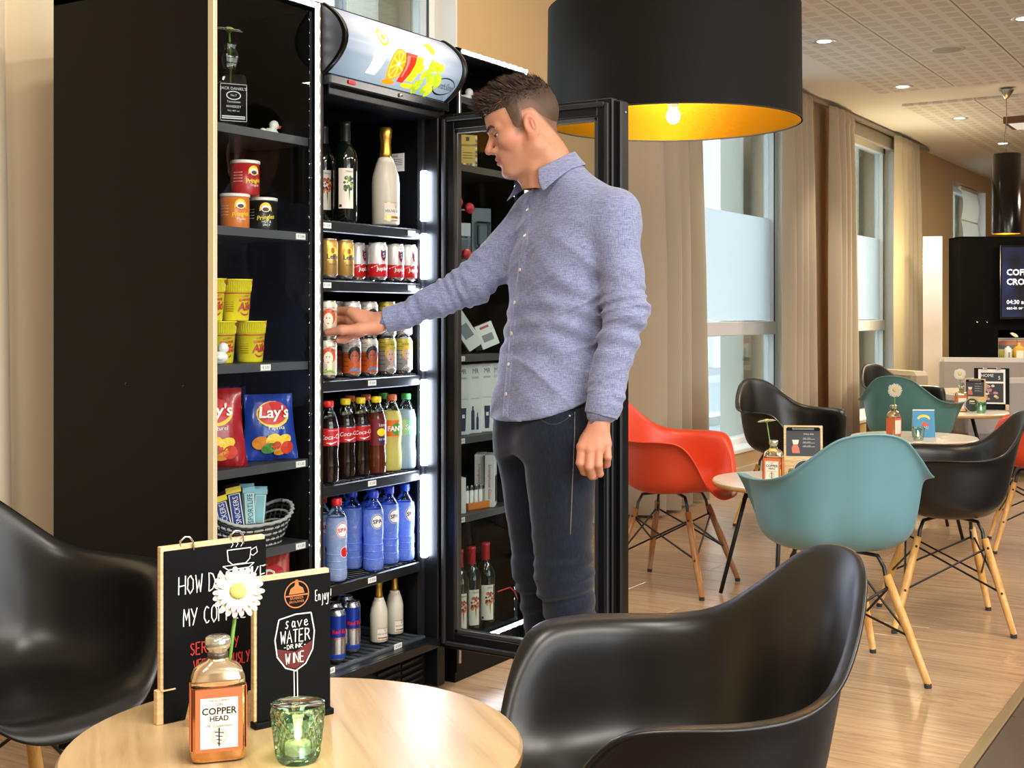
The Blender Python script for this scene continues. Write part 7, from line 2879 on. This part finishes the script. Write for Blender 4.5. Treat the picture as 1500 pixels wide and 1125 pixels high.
# single tufts
n_ = np.zeros_like(hvs)
tri = pf_
e1_ = hvs[tri[:, 1]] - hvs[tri[:, 0]]; e2_ = hvs[tri[:, 3]] - hvs[tri[:, 0]]
fn_ = np.cross(e1_, e2_)
for k in range(4):
    np.add.at(n_, tri[:, k], fn_)
n_ /= np.linalg.norm(n_, axis=1)[:, None] + 1e-9
if ((hvs - hvs.mean(0)) * n_).sum() < 0:
    n_ = -n_
cand = np.where(HQ[:, 2] > .052)[0]
pick = rng.choice(cand, 5600)
tv, tf, tc_ = [], [], []
for i in pick:
    p = hvs[i] - n_[i] * .003
    q = HQ[i]
    topn = float(np.clip((q[2] - .075) / .035, 0, 1))
    L_ = (.007 + .016 * topn * (1 + .35 * max(0, min(1, q[0] / .08)))) * rng.uniform(.7, 1.25)
    fwd = Fh * (.75 * topn + .25 * (q[0] > .04)) - Uh * (.7 * (1 - topn))
    dr = n_[i] * (.42 if topn > .5 else .16) + fwd + Uh * .50 * topn + rng.normal(0, .15, 3)
    dr /= np.linalg.norm(dr)
    sd = np.cross(dr, n_[i] + rng.normal(0, .3, 3)); sd /= np.linalg.norm(sd) + 1e-9
    w_ = rng.uniform(.0009, .0016)
    b_ = len(tv)
    mid = p + dr * L_ * .55 + n_[i] * .001
    tip = p + dr * L_ - n_[i] * .0012 * (1 - topn) + Uh * .001 * topn
    tv += [p - sd * w_, p + sd * w_, mid + sd * w_ * .8, mid - sd * w_ * .8, tip]
    tf += [(b_, b_ + 1, b_ + 2, b_ + 3), (b_ + 3, b_ + 2, b_ + 4)]
    c_ = np.array(lin(random.choice(['#2c1d14', '#37261a', '#22160f', '#4a3322']))[:3]) * (1 + .5 * (1 - topn))
    tc_ += [c_] * 5
tme = bpy.data.meshes.new('hair_tufts')
tme.from_pydata([tuple(x) for x in tv], [], tf)
tme.materials.append(hair_m)
tme.update()
set_cols(tme, np.array(tc_, F32))
to = link('hair_tufts', tme, hair); to['kind'] = 'stuff'

# brows, eyes
brow_m = M('brow_hair', '#2a1c14', rough=.7)
for sx in (1, -1):
    m = MB()
    P_ = []
    for l_, u_ in ((.010, .0325), (.018, .0365), (.028, .0395), (.038, .0405), (.046, .0375), (.052, .0330)):
        fs_ = np.arange(.125, .03, -.001)
        Pq = from_head(np.stack([fs_, np.full_like(fs_, l_ * sx), np.full_like(fs_, u_)], 1).astype(F32))
        k = int(np.argmax(face(Pq) < .0012))
        P_.append(Pq[k])
    m.tube(P_, [.0018, .0036, .0040, .0036, .0026, .0010], 8)
    m.build('eyebrow', brow_m, man)
    m = MB()
    c0 = hd_pt(.0752, .031 * sx, .0135)
    m.ell((0, 0, 0), (.0126,) * 3, 20)
    ey = m.build('eye', M('eye_white', '#b3a79c', rough=.2), man, loc=c0)
    gz = (Fh * .93 - Uh * .30 + Lh * (.30 if sx > 0 else .0)).astype(float); gz /= np.linalg.norm(gz)
    q_ = Vector(gz).to_track_quat('Z', 'Y').to_euler()
    m = MB(); m.lathe([(.0, .01278), (.0026, .01272)], 14, m=1); m.lathe([(.0026, .01272), (.0072, .0107)], 16, m=0)
    lash = MB()
    pl_ = []
    for t in np.linspace(-1.15, 1.25, 9):
        ff, ll = .0145 * cos(t), .0145 * sin(t)
        pl_.append(hd_pt(.0748 + ff, (.031 + ll) * sx, .0135 + min(.0105, .0080 - .55 * ff)))
    lash.tube(pl_, .0009, 5)
    lash.build('eyelash', brow_m, ey, loc=-Vector(c0))
    m.build('iris', [M('iris_brown', '#4a3526', rough=.1), black_m], ey, rot=q_)

# ---- shirt
def wob(P, amp):
    x, y, z = P.T
    return amp * (np.sin(34 * x + 21 * z + 9 * np.sin(11 * z + 4 * y)) * .5 + np.sin(-27 * x + 38 * z + 17 * y + 1.3) * .35 + np.sin(63 * z + 30 * x - 20 * y + 2.0 * np.sin(15 * x)) * .22)


def along(P, a, b):
    a, b = v3(a), v3(b)
    ba = b - a
    return ((P - a) @ ba) / float(ba @ ba)


def ridges(P, a, b, t0, wid, freq, amp, ph=0.0):
    t = along(P, a, b)
    x, y, z = P.T
    return amp * np.exp(-((t - t0) / wid) ** 2) * np.sin(freq * t + 14 * x + 11 * z - 9 * y + ph)


CUFL, CUFR = (.1385, -.195, .962), (-.418, .1565, 1.196)


def shirt(P):
    d = torso(P)
    d = smin(d, rcone(P, (.045, .000, 1.545), SHL, .048, .058), .06)
    d = smin(d, rcone(P, (.030, .015, 1.545), SHR, .050, .058), .04)
    d = smin(d, rcone(P, (.09, -.02, 1.42), (.16, -.10, 1.43), .08, .06), .04)
    sl = chain(P, [SHL, ELL, CUFL], [.063, .0565, .047], .02)
    sl = sl + ridges(P, SHL, ELL, .95, .20, 62, .0024) + ridges(P, SHL, ELL, .98, .3, 27, .0022, .4) + ridges(P, ELL, CUFL, .25, .4, 38, .0026, 1.0) + ridges(P, ELL, CUFL, .9, .12, 60, .0024)
    tl = along(P, SHL, ELL)
    sl = sl - .0034 * np.exp(-((tl - .97) / .22) ** 2) * np.exp(-(np.sin(34 * tl + 10 * P[:, 0] + 8 * P[:, 1]) / .25) ** 2)
    sr = chain(P, [SHR, ELR, CUFR], [.060, .055, .0385], .02)
    sr = sr + ridges(P, SHR, ELR, .95, .25, 50, .0032) + ridges(P, ELR, CUFR, .22, .25, 58, .0028, .6) + ridges(P, ELR, CUFR, .8, .25, 44, .0026)
    d = smin(d, sl, .022)
    d = smin(d, sr, .035)
    tz = np.clip((1.50 - P[:, 2]) / .08, 0, 1)
    d = d + wob(P, .0050) * tz
    px_, py_, pz_ = P.T
    for fz, fx, fy, wz, ph in ((17, 15, 6, 5, .4), (23, -19, 8, 4, 1.7)):
        s_ = np.sin(fz * pz_ + fx * px_ + fy * py_ + 1.4 * np.sin(wz * pz_ + 7 * px_ + ph) + ph)
        d = d - .0036 * np.exp(-(s_ / .20) ** 2) * tz * (.5 + .5 * np.sin(8 * pz_ + 11 * px_ + 2 * ph))
    x = P[:, 0]
    hem = .915 + .9 * (x + .091) ** 2 + .12 * (x + .091)
    arm = np.minimum(sl, sr)
    keep = np.where(arm < .012, -1.0, hem - P[:, 2])
    d = np.maximum(d, keep)
    # neck opening
    d = smax(d, -rcone(P, (-.035, -.008, 1.600), (.02, .004, 1.66), .050, .07), .006)
    d = smax(d, -rcone(P, (-.068, -.030, 1.545), (-.046, -.016, 1.600), .020, .034), .008)
    return d


def shirt_mat():
    m, nt, N, L, b = nodes('chambray_shirt')
    tc = N.new('ShaderNodeTexCoord')
    out = []
    for sc in ((700, 700, 60), (60, 60, 700)):
        mp = N.new('ShaderNodeMapping'); mp.inputs['Scale'].default_value = sc
        n = N.new('ShaderNodeTexNoise'); n.inputs['Scale'].default_value = 1.0; n.inputs['Detail'].default_value = 2
        L.new(tc.outputs['Object'], mp.inputs[0]); L.new(mp.outputs[0], n.inputs[0]); out.append(n.outputs[0])
    mu = N.new('ShaderNodeMath'); mu.operation = 'ADD'; L.new(out[0], mu.inputs[0]); L.new(out[1], mu.inputs[1])
    r = N.new('ShaderNodeValToRGB'); e = r.color_ramp.elements
    e[0].position = .35; e[0].color = lin('#5f6484'); e[1].position = .65; e[1].color = lin('#949ab5')
    ml = N.new('ShaderNodeMath'); ml.operation = 'MULTIPLY'; ml.inputs[1].default_value = .5
    L.new(mu.outputs[0], ml.inputs[0]); L.new(ml.outputs[0], r.inputs[0]); L.new(r.outputs[0], b.inputs['Base Color'])
    b.inputs['Roughness'].default_value = .85; b.inputs['Sheen Weight'].default_value = .25; b.inputs['Specular IOR Level'].default_value = .2
    bp = N.new('ShaderNodeBump'); bp.inputs['Strength'].default_value = .3; bp.inputs['Distance'].default_value = .0006
    L.new(mu.outputs[0], bp.inputs['Height']); L.new(bp.outputs[0], b.inputs['Normal'])
    return m


shirt_m = shirt_mat()
sv, sf = nets(shirt, (-.46, -.27, .89), (.29, .25, 1.64), .0045)
sme, _ = np_mesh('shirt', [(sv, sf)], shirt_m)
shirt_o = link('shirt', sme, man)


def hit(x, z, fn=None, y0=-.35):
    """first point of the cloth met going away from the camera side at x, z"""
    fn = fn or shirt
    ys = np.arange(y0, .3, .002)
    P = np.stack([np.full_like(ys, x), ys, np.full_like(ys, z)], 1).astype(F32)
    d = fn(P)
    k = np.argmax(d < 0)
    return None if not (d < 0).any() else np.array((x, ys[k], z))


def grad(p, fn, h=.004):
    P = np.array([p + np.eye(3)[i] * s * h for i in range(3) for s in (1, -1)], F32)
    d = fn(P)
    g_ = np.array([d[0] - d[1], d[2] - d[3], d[4] - d[5]], float)
    return g_ / (np.linalg.norm(g_) + 1e-9)


# button band and buttons down the front
path = [(-.052, 1.505), (-.060, 1.43), (-.068, 1.37), (-.080, 1.30), (-.090, 1.235), (-.097, 1.17), (-.104, 1.10), (-.110, 1.03), (-.115, .97), (-.118, .93)]
zz_ = np.linspace(1.51, .925, 60)
xx_ = np.interp(-zz_, [-p[1] for p in path], [p[0] for p in path])
rows = []
for x, z in zip(xx_, zz_):
    h_ = hit(x, z)
    if h_ is None:
        continue
    g_ = grad(h_, shirt, .012)
    s_ = np.cross(g_, (0, 0, 1)); s_ /= np.linalg.norm(s_) + 1e-9
    row = []
    for w_, lift in ((-.015, -.001), (-.0145, .0016), (0, .0018), (.0145, .0016), (.015, -.001)):
        p = h_ + s_ * w_
        for _ in range(3):
            p = p - g_ * float(shirt(np.array([p], F32))[0]) * .8
        row.append(tuple(p + g_ * lift))
    rows.append(row)
m = MB(); m.grid(rows, 0, True); m.build('placket', shirt_m, shirt_o, fix=False)
but_m = M('button_pearl', '#d9cdb4', rough=.25)
for z in (1.495, 1.418, 1.325, 1.235, 1.150, 1.065, .985):
    x = float(np.interp(-z, [-p[1] for p in path], [p[0] for p in path]))
    h_ = hit(x, z)
    if h_ is None:
        continue
    g_ = grad(h_, shirt, .012)
    m = MB(); m.lathe([(0, -.001), (.0055, -.001), (.006, .001), (.0045, .0018), (0, .0014)], 12)
    m.build('button', but_m, shirt_o, loc=tuple(h_ + g_ * .0035), rot=Vector(g_).to_track_quat('Z', 'Y').to_euler())
# collar: a stand round the neck and a leaf folded down over it
Cn = np.array((.006, .000, 1.0))
rows_s, rows_l = [], []
n = 44
for i in range(n + 1):
    a = radians(66 + (328 - 66) * i / n)          # from the front round the back
    c_, s_ = cos(a), sin(a)
    dirv = (-.93 * c_ * np.array((1, .18, 0)) + s_ * np.array((.18, -.98, 0)))
    dirv /= np.linalg.norm(dirv)
    back = .5 - .5 * c_
    zb = 1.541 + .078 * back
    cx = -.010 + .030 * back
    base = np.array((cx, .0, 0)) + dirv * (.073 - .004 * back) + np.array((0, 0, zb))
    topp = np.array((cx - .012, .0, 0)) + dirv * (.066 - .003 * back) + np.array((0, 0, zb + .034))
    rows_s.append([tuple(base), tuple((base + topp) / 2 + dirv * .001), tuple(topp)])
    front = max(0, 1 - min(i, n - i) / (n * .20)) ** 1.2
    drop = .036 + .030 * front
    out = .030 - .006 * front
    low = topp + dirv * (out + .005) + np.array(((.016 if i < n / 2 else -.012) * front, -.004 * front * np.sign(-dirv[1]) * -1, -drop))
    midp = topp + dirv * (.0075 + .3 * out) + np.array((0, 0, -drop * .45))
    fold = topp + dirv * .004 + np.array((0, 0, .003))
    rows_l.append([tuple(topp), tuple(fold), tuple(midp), tuple(low)])
m = MB(); m.grid(rows_s, 0, True); m.grid(rows_l, 0, True)
co = m.build('collar', shirt_m, shirt_o, fix=False)
sd = co.modifiers.new('thick', 'SOLIDIFY'); sd.thickness = .0022; sd.offset = 0
sb_ = co.modifiers.new('round', 'SUBSURF'); sb_.levels = 1; sb_.render_levels = 2


def cuff(a, b, ra, rb, flat=(1, 1)):
    a, b = Vector(a), Vector(b)
    m = MB()
    m.tube([a.lerp(b, t) for t in (0, .06, .5, .95, 1.0, 1.0001, .9)], [ra * .97, ra, (ra + rb) / 2, rb, rb * .985, rb * .93, rb * .90], 28, cap=False)
    return m.build('cuff', shirt_m, shirt_o, fix=False)


cuff((.1475, -.1935, .995), (.1325, -.1975, .938), .0485, .0445)
cuff((-.405, .1555, 1.2015), (-.466, .162, 1.1855), .0405, .0375)
for p in ((.168, -.214, .952),):
    m = MB(); m.lathe([(0, -.001), (.0055, -.001), (.006, .001), (.0045, .0018), (0, .0014)], 12); m.build('button', but_m, shirt_o, loc=p, rot=(0, pi / 2.3, -.6))

# ---- jeans
def jeans(P):
    z = P[:, 2]
    q = P.copy()
    u = (P[:, 0] + .004) * Lt[0] + P[:, 1] * Lt[1]; w = (P[:, 0] + .004) * Ft[0] + P[:, 1] * Ft[1]
    a = np.interp(z, [.74, .82, .90, 1.0], [.150, .170, .172, .165]).astype(F32); b = np.interp(z, [.74, .82, .9, 1.0], [.09, .108, .112, .108]).astype(F32)
    k = (np.abs(u / a) ** 2.4 + np.abs(w / b) ** 2.4) ** (1 / 2.4)
    d = np.maximum((k - 1) * .11, np.maximum(z - 1.0, .82 - z))
    l1 = chain(P, [HIPL, KNL, ANL], [.101, .074, .060], .03)
    l2 = chain(P, [HIPR, KNR, ANR], [.098, .072, .058], .03)
    for l_, hp, kn, an in ((0, HIPL, KNL, ANL), (1, HIPR, KNR, ANR)):
        rd = ridges(P, hp, kn, 1.0, .16, 60, .0030, l_) + ridges(P, kn, an, .22, .30, 48, .0034, 1 + l_) + ridges(P, kn, an, .1, .2, 90, .0018, 2 + l_) + ridges(P, kn, an, .92, .12, 60, .006) + ridges(P, hp, kn, .08, .16, 22, .003, 2)
        if l_ == 0: l1 = l1 + rd
        else: l2 = l2 + rd
    d = smin(d, smin(l1, l2, .010), .045)
    d = d + wob(P, .0018)
    return np.maximum(d, .085 - z)


jv, jf = nets(jeans, (-.20, -.215, .07), (.20, .215, 1.01), .0055)


def denim():
    m, nt, N, L, b = nodes('dark_denim')
    tc = N.new('ShaderNodeTexCoord')
    mp = N.new('ShaderNodeMapping'); mp.inputs['Scale'].default_value = (260, 260, 40)
    n = N.new('ShaderNodeTexNoise'); n.inputs['Scale'].default_value = 1; n.inputs['Detail'].default_value = 3
    L.new(tc.outputs['Object'], mp.inputs[0]); L.new(mp.outputs[0], n.inputs[0])
    n2 = N.new('ShaderNodeTexNoise'); n2.inputs['Scale'].default_value = 7; L.new(tc.outputs['Object'], n2.inputs[0])
    ad = N.new('ShaderNodeMath'); ad.operation = 'MULTIPLY_ADD'; ad.inputs[1].default_value = .5; L.new(n.outputs[0], ad.inputs[0])
    m2 = N.new('ShaderNodeMath'); m2.operation = 'MULTIPLY'; m2.inputs[1].default_value = .5; L.new(n2.outputs[0], m2.inputs[0]); L.new(m2.outputs[0], ad.inputs[2])
    r = N.new('ShaderNodeValToRGB'); e = r.color_ramp.elements
    e[0].position = .38; e[0].color = lin('#090d15'); e[1].position = .68; e[1].color = lin('#182030')
    L.new(ad.outputs[0], r.inputs[0]); L.new(r.outputs[0], b.inputs['Base Color'])
    b.inputs['Roughness'].default_value = .85; b.inputs['Sheen Weight'].default_value = .15; b.inputs['Specular IOR Level'].default_value = .2
    bp = N.new('ShaderNodeBump'); bp.inputs['Strength'].default_value = .4; bp.inputs['Distance'].default_value = .0008
    L.new(n.outputs[0], bp.inputs['Height']); L.new(bp.outputs[0], b.inputs['Normal'])
    return m


den = denim()
jme, _ = np_mesh('jeans', [(jv, jf)], den)
jo = link('jeans', jme, man)
# side seam with its stitching, a rivet and the pocket edge
m = MB()
pts = []
for z in np.linspace(.945, .62, 40):
    x = .062 - .012 * (z - .945) / -.325 * 1.0 + .004
    h_ = hit(float(x), float(z), jeans)
    if h_ is not None:
        pts.append(tuple(h_ + np.array((0, -.0008, 0))))
m.tube(pts, .0014, 5)
m.build('side_seam', M('seam_thread', '#6a6252', rough=.8), jo)
m = MB(); pts = []
for t in np.linspace(0, 1, 16):
    x = .060 - .095 * t; z = .940 - .055 * sin(pi * .5 * t) * 1.0 + .05 * t * t
    h_ = hit(float(x), float(z), jeans)
    if h_ is not None:
        pts.append(tuple(h_ + np.array((0, -.0008, 0))))
m.tube(pts, .0013, 5); m.build('pocket_edge', M('seam_dark', '#2c3340', rough=.8), jo)
h_ = hit(.052, .935, jeans)
m = MB(); m.ell((0, 0, 0), (.004, .003, .004), 8); m.build('rivet', chrome, jo, loc=tuple(h_ + np.array((0, -.002, 0))))
# shoes
for an, lb in ((ANL, 0), (ANR, 1)):
    def shoe(P, an=an):
        c = v3((an[0], an[1], 0))
        tip = c + Ft * .20 - v3((0, 0, 0))
        d = chain(P, [tuple(c + v3((.03, .012, .055))), tuple(c + Ft * .06 + v3((0, 0, .055))), tuple(c + Ft * .17 + v3((0, 0, .038)))], [.042, .046, .036], .03)
        d = smin(d, rcone(P, tuple(c + v3((0, 0, .06))), tuple(c + v3((0, 0, .11))), .045, .047), .03)
        return np.maximum(d, .0055 - P[:, 2])
    a_, b_ = nets(shoe, (an[0] - .30, an[1] - .20, 0), (an[0] + .12, an[1] + .10, .17), .006)
    s_, _ = np_mesh('shoe', [(a_, b_)], M('shoe_leather', '#2a1c14', rough=.45))
    link('shoe', s_, man)
